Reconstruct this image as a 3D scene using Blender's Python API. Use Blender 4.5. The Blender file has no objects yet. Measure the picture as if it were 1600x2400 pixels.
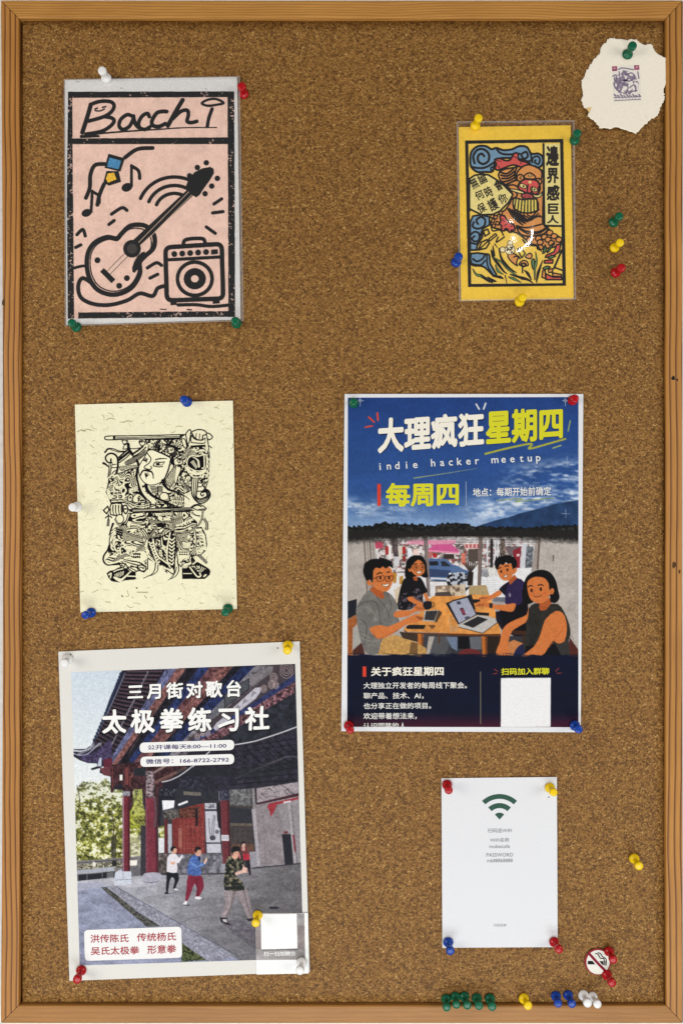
import bpy, bmesh, math, random
import numpy as np
from mathutils import Vector, Matrix

random.seed(7)
SC = bpy.context.scene
COL = SC.collection

# ------------------------------------------------------------------ camera, light, exposure
S = 0.00037            # metres of board per photograph pixel (the board is about 59 x 89 cm)
D = 0.70               # lens to cork surface
cam_d = bpy.data.cameras.new('camera')
cam = bpy.data.objects.new('camera', cam_d)
COL.objects.link(cam)
cam.location = (0, -D, 0)
cam.rotation_euler = (math.radians(90), 0, 0)
cam_d.sensor_fit = 'VERTICAL'
cam_d.sensor_height = 24.0
cam_d.lens = 24.0 * D / (2400 * S)
cam_d.clip_start = 0.02
cam_d.clip_end = 60
SC.camera = cam

world = bpy.data.worlds.new('World')
SC.world = world
world.use_nodes = True
bg = world.node_tree.nodes['Background']
bg.inputs[0].default_value = (0.95, 0.97, 1.0, 1)
bg.inputs[1].default_value = 0.24

def lamp(name, loc, target, size, power, color):
    l = bpy.data.lights.new(name, 'AREA')
    l.shape = 'RECTANGLE'; l.size = size[0]; l.size_y = size[1]
    l.energy = power; l.color = color
    o = bpy.data.objects.new(name, l); COL.objects.link(o)
    o.location = loc
    o.rotation_euler = (Vector(target) - Vector(loc)).to_track_quat('-Z', 'Y').to_euler()
    return o
lamp('window_and_fill_light', (-1.25, -1.15, 0.06), (0, 0, 0.0), (0.9, 0.9), 12.4, (1.0, 0.93, 0.84))
lamp('window_and_fill_light', (1.30, -1.20, 0.04), (0, 0, 0.0), (0.9, 0.9), 10.0, (1.0, 0.94, 0.86))
lamp('window_and_fill_light', (0.05, -1.30, -1.25), (0, 0, -0.25), (1.7, 0.7), 21.0, (0.93, 0.98, 1.0))  # added fill from below for light bounced off the floor
lamp('ceiling_lamp', (0.42, -1.15, 0.62), (0.15, 0, 0.25), (0.014, 0.06), 0.30, (1.0, 0.95, 0.86)).rotation_euler.rotate_axis('Z', math.radians(-35))

SC.view_settings.view_transform = 'Standard'
SC.view_settings.look = 'None'
SC.view_settings.exposure = 0.0
SC.view_settings.gamma = 1.0
SC.view_settings.use_curve_mapping = False

# ------------------------------------------------------------------ helpers
def W(px, py, h=0.0):
    """Point at height h off the cork which was measured at (px, py) on the photograph."""
    f = (D - h) / D
    return ((px - 800) * S * f, -h, (1200 - py) * S * f)

def tag(o, label=None, cat=None, group=None, kind=None):
    if label: o['label'] = label
    if cat: o['category'] = cat
    if group: o['group'] = group
    if kind: o['kind'] = kind
    return o

def empty(name, loc):
    o = bpy.data.objects.new(name, None); COL.objects.link(o)
    o.location = loc; o.empty_display_size = 0.01
    return o

def mesh_obj(name, verts, faces, mat, parent=None, smooth=False):
    me = bpy.data.meshes.new(name)
    me.from_pydata(verts, [], faces)
    me.materials.append(mat)
    if smooth: me.polygons.foreach_set('use_smooth', [True] * len(me.polygons))
    me.update()
    o = bpy.data.objects.new(name, me); COL.objects.link(o)
    adopt(o, parent)
    return o

def adopt(o, parent):
    if parent:
        o.parent = parent
        o.matrix_parent_inverse = Matrix.Translation(parent.location).inverted()

def lin(c):
    c = np.asarray(c, float)
    return np.where(c <= 0.04045, c / 12.92, ((np.maximum(c, 0) + 0.055) / 1.055) ** 2.4)
def rgb(r, g, b): 
    return tuple(float(v) for v in lin([r / 255, g / 255, b / 255])) + (1.0,)

class NT:
    """small node-tree builder"""
    def __init__(s, name):
        s.m = bpy.data.materials.new(name); s.m.use_nodes = True
        s.t = s.m.node_tree; s.b = s.t.nodes['Principled BSDF']
        s.out = s.t.nodes['Material Output']
    def n(s, typ, **kw):
        x = s.t.nodes.new(typ)
        for k, v in kw.items():
            if k.startswith('i_'):
                key = k[2:]
                x.inputs[int(key) if key.isdigit() else key.replace('_', ' ')].default_value = v
            else: setattr(x, k, v)
        return x
    def l(s, a, b): s.t.links.new(a, b)
    def ramp(s, fac, stops, interp='LINEAR'):
        r = s.n('ShaderNodeValToRGB'); e = r.color_ramp; e.interpolation = interp
        while len(e.elements) < len(stops): e.elements.new(0.5)
        for i, (p, c) in enumerate(stops):
            e.elements[i].position = p; e.elements[i].color = c
        s.l(fac, r.inputs[0]); return r.outputs[0]
    def mix(s, fac, a, b, mode='MIX'):
        m = s.n('ShaderNodeMix', data_type='RGBA', blend_type=mode)
        for v, i in ((fac, 0), (a, 6), (b, 7)):
            if isinstance(v, (int, float)): m.inputs[i].default_value = v
            elif isinstance(v, tuple): m.inputs[i].default_value = v
            else: s.l(v, m.inputs[i])
        return m.outputs[2]
    def math(s, op, a, b=0.0):
        m = s.n('ShaderNodeMath', operation=op)
        for v, i in ((a, 0), (b, 1)):
            if isinstance(v, (int, float)): m.inputs[i].default_value = v
            else: s.l(v, m.inputs[i])
        return m.outputs[0]
    def bump(s, height, strength, dist):
        b = s.n('ShaderNodeBump'); b.inputs['Strength'].default_value = strength
        b.inputs['Distance'].default_value = dist
        s.l(height, b.inputs['Height']); s.l(b.outputs[0], s.b.inputs['Normal'])
    def obj(s, scale=(1, 1, 1)):
        c = s.n('ShaderNodeTexCoord'); m = s.n('ShaderNodeMapping')
        m.inputs['Scale'].default_value = scale
        s.l(c.outputs['Object'], m.inputs[0]); return m.outputs[0]

# ------------------------------------------------------------------ materials
def mat_cork():
    q = NT('cork'); v = q.obj()
    warp = q.n('ShaderNodeTexNoise', i_Scale=520.0, i_Detail=2.0); q.l(v, warp.inputs['Vector'])
    vm = q.n('ShaderNodeVectorMath', operation='SCALE'); vm.inputs['Scale'].default_value = 0.0016
    q.l(warp.outputs['Color'], vm.inputs[0])
    va = q.n('ShaderNodeVectorMath', operation='ADD'); q.l(v, va.inputs[0]); q.l(vm.outputs[0], va.inputs[1])
    g = q.n('ShaderNodeTexVoronoi', i_Scale=700.0); q.l(va.outputs[0], g.inputs['Vector'])
    g2 = q.n('ShaderNodeTexVoronoi', i_Scale=330.0); q.l(va.outputs[0], g2.inputs['Vector'])
    e = q.n('ShaderNodeTexVoronoi', feature='DISTANCE_TO_EDGE', i_Scale=700.0); q.l(va.outputs[0], e.inputs['Vector'])
    sp = q.n('ShaderNodeSeparateColor'); q.l(g.outputs['Color'], sp.inputs[0])
    sp2 = q.n('ShaderNodeSeparateColor'); q.l(g2.outputs['Color'], sp2.inputs[0])
    k = q.math('ADD', q.math('MULTIPLY', sp.outputs[0], 0.90), q.math('MULTIPLY', sp2.outputs[1], 0.10))
    base = q.ramp(k, [(0.05, rgb(94, 61, 20)), (0.26, rgb(129, 88, 35)), (0.58, rgb(148, 105, 48)), (0.90, rgb(166, 123, 63)), (1.0, rgb(198, 160, 100))])
    gap = q.ramp(e.outputs['Distance'], [(0.0, (0.22, 0.17, 0.10, 1)), (0.10, (0.66, 0.61, 0.54, 1)), (0.22, (1.06, 1.06, 1.06, 1))])
    c = q.mix(0.7, base, gap, 'MULTIPLY')
    big = q.n('ShaderNodeTexNoise', i_Scale=6.0, i_Detail=4.0); q.l(v, big.inputs['Vector'])
    tone = q.ramp(big.outputs['Fac'], [(0.28, (0.94, 0.92, 0.89, 1)), (0.5, (0.99, 0.99, 0.98, 1)), (0.74, (1.03, 1.04, 1.06, 1))])
    c = q.mix(1.0, c, tone, 'MULTIPLY')
    mid = q.n('ShaderNodeTexNoise', i_Scale=1100.0, i_Detail=2.0); q.l(v, mid.inputs['Vector'])
    c = q.mix(0.5, c, q.ramp(mid.outputs['Fac'], [(0.3, (0.66, 0.64, 0.60, 1)), (0.7, (1.32, 1.31, 1.28, 1))]), 'MULTIPLY')
    # old pin holes and dark bark specks
    h = q.n('ShaderNodeTexVoronoi', i_Scale=48.0); q.l(va.outputs[0], h.inputs['Vector'])
    hs = q.n('ShaderNodeSeparateColor'); q.l(h.outputs['Color'], hs.inputs[0])
    hole = q.math('MULTIPLY', q.math('LESS_THAN', h.outputs['Distance'], 0.042), q.math('GREATER_THAN', hs.outputs[0], 0.66))
    c = q.mix(q.math('MULTIPLY', hole, 0.8), c, rgb(46, 26, 12))
    q.l(c, q.b.inputs['Base Color'])
    q.b.inputs['Roughness'].default_value = 0.60
    q.b.inputs['Specular IOR Level'].default_value = 0.32
    hgt = q.math('SUBTRACT', q.math('ADD', q.math('MULTIPLY', k, 0.6), q.math('MINIMUM', q.math('MULTIPLY', e.outputs['Distance'], 3.0), 0.7)), q.math('MULTIPLY', hole, 2.0))
    q.bump(hgt, 0.40, 0.0005)
    return q.m

def mat_wood(name, strong, freq, light, dark, seed):
    q = NT(name); c = q.n('ShaderNodeTexCoord')
    mp = q.n('ShaderNodeMapping'); q.l(c.outputs['Object'], mp.inputs[0])
    mp.inputs['Location'].default_value = (seed * 0.37, 0, seed * 1.7)
    xyz = q.n('ShaderNodeSeparateXYZ'); q.l(mp.outputs[0], xyz.inputs[0])
    low = q.n('ShaderNodeTexNoise', noise_dimensions='1D', i_Scale=4.2, i_Detail=2.0, i_Roughness=0.45); q.l(xyz.outputs[2], low.inputs['W'])
    st = q.n('ShaderNodeMapping'); st.inputs['Scale'].default_value = (30, 30, 5); q.l(mp.outputs[0], st.inputs[0])
    n2 = q.n('ShaderNodeTexNoise', i_Scale=2.0, i_Detail=3.0); q.l(st.outputs[0], n2.inputs['Vector'])
    x = q.math('ADD', xyz.outputs[0], q.math('MULTIPLY', q.math('SUBTRACT', low.outputs['Fac'], 0.5), 0.007 if strong > .5 else 0.005))
    x = q.math('ADD', x, q.math('MULTIPLY', q.math('SUBTRACT', n2.outputs['Fac'], 0.5), 0.0016 if strong > .5 else 0.005))
    x = q.math('ADD', x, q.math('MULTIPLY', xyz.outputs[1], 0.35))
    ph = q.math('FRACT', q.math('MULTIPLY', x, freq))
    if strong > .5:
        stops = [(0.0, light), (0.52, light), (0.74, tuple(light[i] * .55 + dark[i] * .45 for i in range(3)) + (1,)), (0.88, dark), (0.94, dark), (1.0, light)]
    else:
        md = tuple(light[i] * (1 - strong) + dark[i] * strong for i in range(3)) + (1,)
        stops = [(0.0, light), (0.4, light), (0.85, md), (1.0, light)]
    base = q.ramp(ph, stops)
    fm = q.n('ShaderNodeMapping'); fm.inputs['Scale'].default_value = (1500, 1500, 35); q.l(mp.outputs[0], fm.inputs[0])
    fine = q.n('ShaderNodeTexNoise', i_Scale=1.0, i_Detail=2.0); q.l(fm.outputs[0], fine.inputs['Vector'])
    col = q.mix(0.8, base, q.ramp(fine.outputs['Fac'], [(0.3, (0.82, 0.79, 0.74, 1)), (0.68, (1.08, 1.08, 1.07, 1))]), 'MULTIPLY')
    bn = q.n('ShaderNodeTexNoise', i_Scale=11.0, i_Detail=2.0); q.l(mp.outputs[0], bn.inputs['Vector'])
    col = q.mix(0.7, col, q.ramp(bn.outputs['Fac'], [(0.3, (0.86, 0.82, 0.76, 1)), (0.7, (1.08, 1.07, 1.05, 1))]), 'MULTIPLY')
    q.l(col, q.b.inputs['Base Color'])
    q.b.inputs['Roughness'].default_value = 0.48
    q.b.inputs['Specular IOR Level'].default_value = 0.35
    q.bump(q.math('ADD', fine.outputs['Fac'], q.math('MULTIPLY', ph, -0.5)), 0.25, 0.0003)
    return q.m

def mat_plain(name, col, rough=0.6, spec=0.3, noise=0.0, scale=300.0, bumpd=0.0):
    q = NT(name)
    if noise or bumpd:
        v = q.obj(); n = q.n('ShaderNodeTexNoise', i_Scale=scale, i_Detail=4.0); q.l(v, n.inputs['Vector'])
        if noise:
            a = 1 - noise; b = 1 + noise * .5
            q.l(q.mix(1.0, col, q.ramp(n.outputs['Fac'], [(0.3, (a, a, a, 1)), (0.7, (b, b, b, 1))]), 'MULTIPLY'), q.b.inputs['Base Color'])
        else: q.b.inputs['Base Color'].default_value = col
        if bumpd: q.bump(n.outputs['Fac'], 0.5, bumpd)
    else: q.b.inputs['Base Color'].default_value = col
    q.b.inputs['Roughness'].default_value = rough
    q.b.inputs['Specular IOR Level'].default_value = spec
    return q.m

def mat_print(name, rough=0.6, spec=0.10, grain=0.08, scale=1400.0):
    q = NT(name)
    a = q.n('ShaderNodeAttribute', attribute_name='Col')
    v = q.obj(); n = q.n('ShaderNodeTexNoise', i_Scale=scale, i_Detail=2.0); q.l(v, n.inputs['Vector'])
    g = q.ramp(n.outputs['Fac'], [(0.3, (1 - grain,) * 3 + (1,)), (0.7, (1 + grain,) * 3 + (1,))])
    q.l(q.mix(1.0, a.outputs['Color'], g, 'MULTIPLY'), q.b.inputs['Base Color'])
    q.b.inputs['Roughness'].default_value = rough
    q.b.inputs['Specular IOR Level'].default_value = spec
    return q.m

def mat_film(name='laminate_film', haze=0.010):
    q = NT(name); t = q.t
    tr = q.n('ShaderNodeBsdfTransparent'); tr.inputs[0].default_value = (0.995, 0.995, 0.995, 1)
    df = q.n('ShaderNodeBsdfDiffuse'); df.inputs[0].default_value = (0.75, 0.75, 0.75, 1)
    gl = q.n('ShaderNodeBsdfGlossy', i_Roughness=0.045); gl.inputs[0].default_value = (1, 1, 1, 1)
    m1 = q.n('ShaderNodeMixShader', i_0=haze); q.l(tr.outputs[0], m1.inputs[1]); q.l(df.outputs[0], m1.inputs[2])
    ge = q.n('ShaderNodeNewGeometry'); dt = q.n('ShaderNodeVectorMath', operation='DOT_PRODUCT')
    q.l(ge.outputs['Normal'], dt.inputs[0]); q.l(ge.outputs['Incoming'], dt.inputs[1])
    fr = q.math('ADD', 0.04, q.math('MULTIPLY', q.math('POWER', q.math('SUBTRACT', 1.0, q.math('ABSOLUTE', dt.outputs['Value'])), 5.0), 0.6))
    v = q.obj(); n = q.n('ShaderNodeTexNoise', i_Scale=45.0, i_Detail=0.0); q.l(v, n.inputs['Vector'])
    b = q.n('ShaderNodeBump'); b.inputs['Strength'].default_value = 0.25; b.inputs['Distance'].default_value = 0.0005
    q.l(n.outputs['Fac'], b.inputs['Height']); q.l(b.outputs[0], gl.inputs['Normal'])
    m2 = q.n('ShaderNodeMixShader'); q.l(fr, m2.inputs[0]); q.l(m1.outputs[0], m2.inputs[1]); q.l(gl.outputs[0], m2.inputs[2])
    q.l(m2.outputs[0], q.out.inputs[0])
    return q.m

def mat_pin(name, col):
    q = NT(name)
    q.b.inputs['Base Color'].default_value = col
    q.b.inputs['Roughness'].default_value = 0.24
    q.b.inputs['Specular IOR Level'].default_value = 0.32
    return q.m

M_CORK = mat_cork()
M_WALL = mat_plain('white_plaster', rgb(226, 224, 222), 0.9, 0.1, 0.10, 160.0, 0.002)
M_PAPER = mat_plain('white_paper', rgb(219, 219, 222), 0.75, 0.2, 0.03, 900.0, 0.00004)
M_PAPER_WARM = mat_plain('warm_white_paper', rgb(217, 214, 208), 0.75, 0.2, 0.03, 900.0, 0.00004)
M_PAPER_CREAM = mat_plain('cream_handmade_paper', rgb(240, 231, 214), 0.85, 0.15, 0.04, 500.0, 0.00015)
M_INK = mat_print('printed_ink')
M_INK_MATT = mat_print('matt_ink', 0.8, 0.06, 0.05, 900.0)
M_FILM = mat_film(); M_SEAM = mat_film('sleeve_seam', 0.12); M_RIM_GLINT = mat_film('sleeve_rim_glint', 0.26)  # rim: whiter film that paints a highlight along the sleeve edges
M_STEEL = mat_plain('steel', (0.5, 0.5, 0.5, 1), 0.3, 0.5); M_STEEL.node_tree.nodes['Principled BSDF'].inputs['Metallic'].default_value = 1.0
def ink(name, r, g, b): return mat_plain(name, rgb(r, g, b), 0.6, 0.10)

# ------------------------------------------------------------------ painter: a flat print is painted into an array that becomes the mesh's colour attribute
def P(o, s, *c): return [(o[0] + c[i] / s, o[1] + c[i + 1] / s) for i in range(0, len(c), 2)]
def frame_of(ox, oy, s): return lambda *c: P((ox, oy), s, *c)
def catmull(pts, closed=False, n=6):
    p = [np.array(a, float) for a in pts]; N = len(p); out = []
    rng = range(N) if closed else range(N - 1)
    for i in rng:
        p0 = p[(i - 1) % N] if closed or i > 0 else p[i]
        p1 = p[i]; p2 = p[(i + 1) % N]
        p3 = p[(i + 2) % N] if closed or i + 2 < N else p2
        for k in range(n):
            t = k / n
            out.append(tuple(0.5 * ((2 * p1) + (-p0 + p2) * t + (2 * p0 - 5 * p1 + 4 * p2 - p3) * t * t + (-p0 + 3 * p1 - 3 * p2 + p3) * t ** 3)))
    if not closed: out.append(tuple(p[-1]))
    return out

RNG = np.random.default_rng(11)
def zoom_grid(g, H, Wd):
    ys = np.linspace(0, g.shape[0] - 1.001, H); xs = np.linspace(0, g.shape[1] - 1.001, Wd)
    y0 = ys.astype(int); x0 = xs.astype(int); fy = (ys - y0)[:, None]; fx = (xs - x0)[None]
    fy = fy * fy * (3 - 2 * fy); fx = fx * fx * (3 - 2 * fx)
    a = g[y0][:, x0]; b = g[y0][:, x0 + 1]; c = g[y0 + 1][:, x0]; d = g[y0 + 1][:, x0 + 1]
    return (a * (1 - fx) + b * fx) * (1 - fy) + (c * (1 - fx) + d * fx) * fy

class Canvas:
    def __init__(s, x0, y0, x1, y1, k, col):
        s.x0, s.y0, s.k = x0, y0, k
        s.H = int((y1 - y0) * k); s.Wd = int((x1 - x0) * k)
        s.a = np.empty((s.H, s.Wd, 3), np.float32); s.a[:] = np.array(col, np.float32) / 255
        s.clip = None
    def tr(s, pts): return [((x - s.x0) * s.k, (y - s.y0) * s.k) for x, y in pts]
    def noise(s, px, py=None):
        py = py or px
        g = RNG.random((max(3, int(s.H / s.k / py) + 2), max(3, int(s.Wd / s.k / px) + 2)))
        return zoom_grid(g, s.H, s.Wd)
    def fbm(s, px, py=None, o=4, r=0.55):
        py = py or px; t = 0; w = 1; tot = 0
        for i in range(o):
            t = t + w * s.noise(px / 2 ** i, py / 2 ** i); tot += w; w *= r
        return t / tot
    def mask(s, pts, sm=0):
        q = s.tr(pts)
        if sm: q = catmull(q, True, sm)
        xs = [p[0] for p in q]; ys = [p[1] for p in q]
        bx0 = max(0, int(min(xs)) - 1); bx1 = min(s.Wd, int(max(xs)) + 2)
        by0 = max(0, int(min(ys)) - 1); by1 = min(s.H, int(max(ys)) + 2)
        if bx1 <= bx0 or by1 <= by0: return None
        ss = 2; w = (bx1 - bx0) * ss; h = (by1 - by0) * ss
        X = bx0 + (np.arange(w) + .5) / ss; Y = by0 + (np.arange(h) + .5) / ss
        m = np.zeros((h, w), bool)
        for i in range(len(q)):
            xa, ya = q[i]; xb, yb = q[(i + 1) % len(q)]
            if ya == yb: continue
            lo, hi = (ya, yb) if ya < yb else (yb, ya)
            r0, r1 = np.searchsorted(Y, lo), np.searchsorted(Y, hi)
            if r1 <= r0: continue
            xi = xa + (Y[r0:r1] - ya) * (xb - xa) / (yb - ya)
            m[r0:r1] ^= X[None] < xi[:, None]
        c = m.reshape(by1 - by0, ss, bx1 - bx0, ss).mean((1, 3)).astype(np.float32)
        return (slice(by0, by1), slice(bx0, bx1)), c
    def put(s, sl, c, col):
        if s.clip is not None: c = c * s.clip[sl]
        col = np.asarray(col, np.float32)
        if col.max() > 1.5: col = col / 255
        s.a[sl] = s.a[sl] * (1 - c[..., None]) + col * c[..., None]
    def poly(s, pts, col, al=1.0, sm=0, tex=0.0, tp=3.0, to=None):
        r = s.mask(pts, sm)
        if r is None: return
        sl, c = r; col = np.array(col, np.float32)
        if to is not None:
            t = np.linspace(0, 1, c.shape[0])[:, None, None]
            col = col * (1 - t) + np.array(to, np.float32) * t + np.zeros(c.shape + (1,), np.float32)
        if tex:
            n = s.fbm(tp, tp, 3)[sl] - .5
            col = np.clip(col * (1 + 2 * tex * n[..., None]), 0, 255)
        s.put(sl, c * al, col)
    def stroke(s, pts, w, col, sm=6, al=1.0, w1=None, wm=None):
        q = s.tr(pts)
        if sm and len(q) > 2: q = catmull(q, False, sm)
        N = len(q) - 1; M = {}
        pad = max(w, w1 or 0, wm or 0) * s.k / 2 + 2
        xs = [p[0] for p in q]; ys = [p[1] for p in q]
        X0 = max(0, int(min(xs) - pad)); X1 = min(s.Wd, int(max(xs) + pad) + 1)
        Y0 = max(0, int(min(ys) - pad)); Y1 = min(s.H, int(max(ys) + pad) + 1)
        if X1 <= X0 or Y1 <= Y0: return
        acc = np.zeros((Y1 - Y0, X1 - X0), np.float32)
        def wid(t):
            if wm is not None: return (w * (1 - 2 * t) + wm * 2 * t) if t < .5 else (wm * (2 - 2 * t) + (w1 if w1 is not None else w) * (2 * t - 1))
            return w if w1 is None else w * (1 - t) + w1 * t
        for i in range(N):
            ax, ay = q[i]; bx, by = q[i + 1]
            ra = wid(i / N) * s.k / 2; rb = wid((i + 1) / N) * s.k / 2; r = max(ra, rb) + 1.5
            x0 = max(X0, int(min(ax, bx) - r)); x1 = min(X1, int(max(ax, bx) + r) + 2)
            y0 = max(Y0, int(min(ay, by) - r)); y1 = min(Y1, int(max(ay, by) + r) + 2)
            if x1 <= x0 or y1 <= y0: continue
            X = np.arange(x0, x1)[None] + .5; Y = np.arange(y0, y1)[:, None] + .5
            dx, dy = bx - ax, by - ay; L = dx * dx + dy * dy + 1e-9
            t = np.clip(((X - ax) * dx + (Y - ay) * dy) / L, 0, 1)
            d = np.hypot(X - ax - t * dx, Y - ay - t * dy)
            c = np.clip(ra + (rb - ra) * t - d + .5, 0, 1)
            v = acc[y0 - Y0:y1 - Y0, x0 - X0:x1 - X0]; np.maximum(v, c, out=v)
        s.put((slice(Y0, Y1), slice(X0, X1)), acc * al, col)
    def ell(s, cx, cy, rx, ry, col, rot=0, al=1.0):
        a = math.radians(rot); pts = []
        for i in range(40):
            t = i * math.tau / 40; x = rx * math.cos(t); y = ry * math.sin(t)
            pts.append((cx + x * math.cos(a) - y * math.sin(a), cy + x * math.sin(a) + y * math.cos(a)))
        s.poly(pts, col, al)
    def outline(s, pts, w, col, sm=6): 
        q = catmull(pts, True, sm) if sm else list(pts)
        s.stroke(q + [q[0]], w, col, 0)
    def field(s, pts, fn, sm=0, al=1.0):
        """fn(X, Y in photograph pixels, slice) -> colour array or (colour, alpha)"""
        r = s.mask(pts, sm)
        if r is None: return
        sl, c = r
        X = (np.arange(sl[1].start, sl[1].stop)[None] + .5) / s.k + s.x0 + np.zeros((c.shape[0], 1))
        Y = (np.arange(sl[0].start, sl[0].stop)[:, None] + .5) / s.k + s.y0 + np.zeros((1, c.shape[1]))
        v = fn(X, Y, sl)
        if isinstance(v, tuple): s.put(sl, c * v[1] * al, v[0])
        else: s.put(sl, c * al, v)
    def worms(s, period):
        """woodcut ornament: band-passed noise"""
        p = period
        n = s.noise(p * .5) + .7 * s.noise(p * .62) - .9 * s.noise(p * 1.1) - .8 * s.noise(p * 1.7)
        return n
    def grain(s, amt):
        s.a *= (1 + amt * (RNG.random((s.H, s.Wd, 1)) - .5)).astype(np.float32)
        s.a = np.clip(s.a, 0, 1)
    def blur(s, r=1):
        for _ in range(r):
            p = np.pad(s.a, ((1, 1), (1, 1), (0, 0)), 'edge')
            s.a = (p[:-2, 1:-1] + p[2:, 1:-1] + p[1:-1, :-2] + p[1:-1, 2:] + 2 * s.a) / 6
    def sample(s, X, Y):
        x = np.clip((X - s.x0) * s.k - .5, 0, s.Wd - 1.001); y = np.clip((Y - s.y0) * s.k - .5, 0, s.H - 1.001)
        x0 = x.astype(int); y0 = y.astype(int); fx = (x - x0)[..., None]; fy = (y - y0)[..., None]
        a = s.a
        return (a[y0, x0] * (1 - fx) + a[y0, x0 + 1] * fx) * (1 - fy) + (a[y0 + 1, x0] * (1 - fx) + a[y0 + 1, x0 + 1] * fx) * fy

# ------------------------------------------------------------------ sheets of paper
class Sheet:
    """A sheet of paper measured by its four corners (photograph pixels), standing h(u, v) metres off the cork."""
    def __init__(s, quad, h):
        s.q = [np.array(p, float) for p in quad]; s.h = h
        tl, tr, br, bl = s.q
        A = np.array([[*(tr - tl)], [*(bl - tl)]]).T
        s.inv = np.linalg.inv(A)
    def uv(s, X, Y):
        dx = X - s.q[0][0]; dy = Y - s.q[0][1]
        return s.inv[0, 0] * dx + s.inv[0, 1] * dy, s.inv[1, 0] * dx + s.inv[1, 1] * dy
    def pts(s, X, Y, off):
        u, v = s.uv(X, Y)
        h = s.h(np.clip(u, -.1, 1.1), np.clip(v, -.1, 1.1)) + off
        f = (D - h) / D
        return np.stack([(X - 800) * S * f, -h, (1200 - Y) * S * f], -1)

def bil(q, U, V):
    tl, tr, br, bl = [np.array(p, float) for p in q]
    return ((tl[0] * (1 - U) + tr[0] * U) * (1 - V) + (bl[0] * (1 - U) + br[0] * U) * V,
            (tl[1] * (1 - U) + tr[1] * U) * (1 - V) + (bl[1] * (1 - U) + br[1] * U) * V)

def grid_mesh(name, verts, nx, ny, mat, parent, cols=None, keep=None, smooth=True):
    V = verts.reshape(-1, 3)
    i = np.arange((ny - 1) * (nx - 1)); r = i // (nx - 1); c = i % (nx - 1)
    a = r * nx + c
    F = np.stack([a, a + nx, a + nx + 1, a + 1], 1)
    if keep is not None:
        k = keep.reshape(-1); F = F[k[F].all(1)]
    me = bpy.data.meshes.new(name)
    me.vertices.add(len(V)); me.vertices.foreach_set('co', V.astype(np.float32).ravel())
    me.loops.add(F.size); me.loops.foreach_set('vertex_index', F.ravel().astype(np.int32))
    me.polygons.add(len(F)); me.polygons.foreach_set('loop_start', np.arange(0, F.size, 4, dtype=np.int32))
    me.polygons.foreach_set('loop_total', np.full(len(F), 4, np.int32))
    me.polygons.foreach_set('use_smooth', np.full(len(F), smooth))
    me.update(calc_edges=True)
    if cols is not None:
        at = me.color_attributes.new('Col', 'FLOAT_COLOR', 'POINT')
        C = np.ones((len(V), 4), np.float32); C[:, :3] = lin(np.clip(cols.reshape(-1, 3), 0, 1))
        at.data.foreach_set('color', C.ravel())
    me.materials.append(mat)
    o = bpy.data.objects.new(name, me); COL.objects.link(o); adopt(o, parent)
    return o

def paper(sheet, mat, parent, nx=40, ny=48, t=0.00013, name='paper_sheet', edge=None):
    """front, back and edges of the sheet"""
    U, V = np.meshgrid(np.linspace(0, 1, nx), np.linspace(0, 1, ny))
    X, Y = bil(sheet.q, U, V)
    f = sheet.pts(X, Y, 0).reshape(-1, 3); b = sheet.pts(X, Y, -t).reshape(-1, 3)
    verts = [tuple(p) for p in f] + [tuple(p) for p in b]; n = nx * ny; faces = []
    for r in range(ny - 1):
        for c in range(nx - 1):
            a = r * nx + c
            faces.append((a, a + nx, a + nx + 1, a + 1)); faces.append((n + a, n + a + 1, n + a + nx + 1, n + a + nx))
    ring = [c for c in range(nx)] + [r * nx + nx - 1 for r in range(1, ny)] + [(ny - 1) * nx + c for c in range(nx - 2, -1, -1)] + [r * nx for r in range(ny - 2, 0, -1)]
    for i in range(len(ring)):
        a, b2 = ring[i], ring[(i + 1) % len(ring)]
        faces.append((a, b2, n + b2, n + a))
    o = mesh_obj(name, verts, faces, mat, parent)
    return o

def printed(name, sheet, quad, canvas, step, parent, off=0.00008, mat=None, keepfn=None):
    q = [np.array(p, float) for p in quad]
    nx = int(max(np.hypot(*(q[1] - q[0])), np.hypot(*(q[2] - q[3]))) / step) + 1
    ny = int(max(np.hypot(*(q[3] - q[0])), np.hypot(*(q[2] - q[1]))) / step) + 1
    U, V = np.meshgrid(np.linspace(0, 1, nx), np.linspace(0, 1, ny))
    X, Y = bil(quad, U, V)
    return grid_mesh(name, sheet.pts(X, Y, off), nx, ny, mat or M_INK, parent, canvas.sample(X, Y), keepfn(X, Y) if keepfn else None)

def text_mesh(body, bold):
    """flat letters; bold strokes are built up from copies of the glyph pushed outwards, each a hair above the last"""
    c = bpy.data.curves.new('lettering', 'FONT'); c.body = body; c.resolution_u = 3
    c.fill_mode = 'FRONT'
    o = bpy.data.objects.new('lettering', c); COL.objects.link(o)
    dg = bpy.context.evaluated_depsgraph_get()
    m = bpy.data.meshes.new_from_object(o.evaluated_get(dg))
    v = np.empty(len(m.vertices) * 3, np.float32); m.vertices.foreach_get('co', v)
    f = [tuple(p.vertices) for p in m.polygons]
    bpy.data.objects.remove(o); bpy.data.curves.remove(c); bpy.data.meshes.remove(m)
    v = v.reshape(-1, 3)[:, :2].astype(float); n = len(v)
    if bold <= 0: return v, f, np.zeros(n)
    V = [v]; Fs = list(f); Z = [np.zeros(n)]
    for k in range(8):
        a = k * math.tau / 8; V.append(v + np.array([math.cos(a), math.sin(a)]) * bold)
        Fs += [tuple(i + n * (k + 1) for i in q) for q in f]; Z.append(np.full(n, (k + 1) * 3e-6))
    return np.concatenate(V), Fs, np.concatenate(Z)

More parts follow.
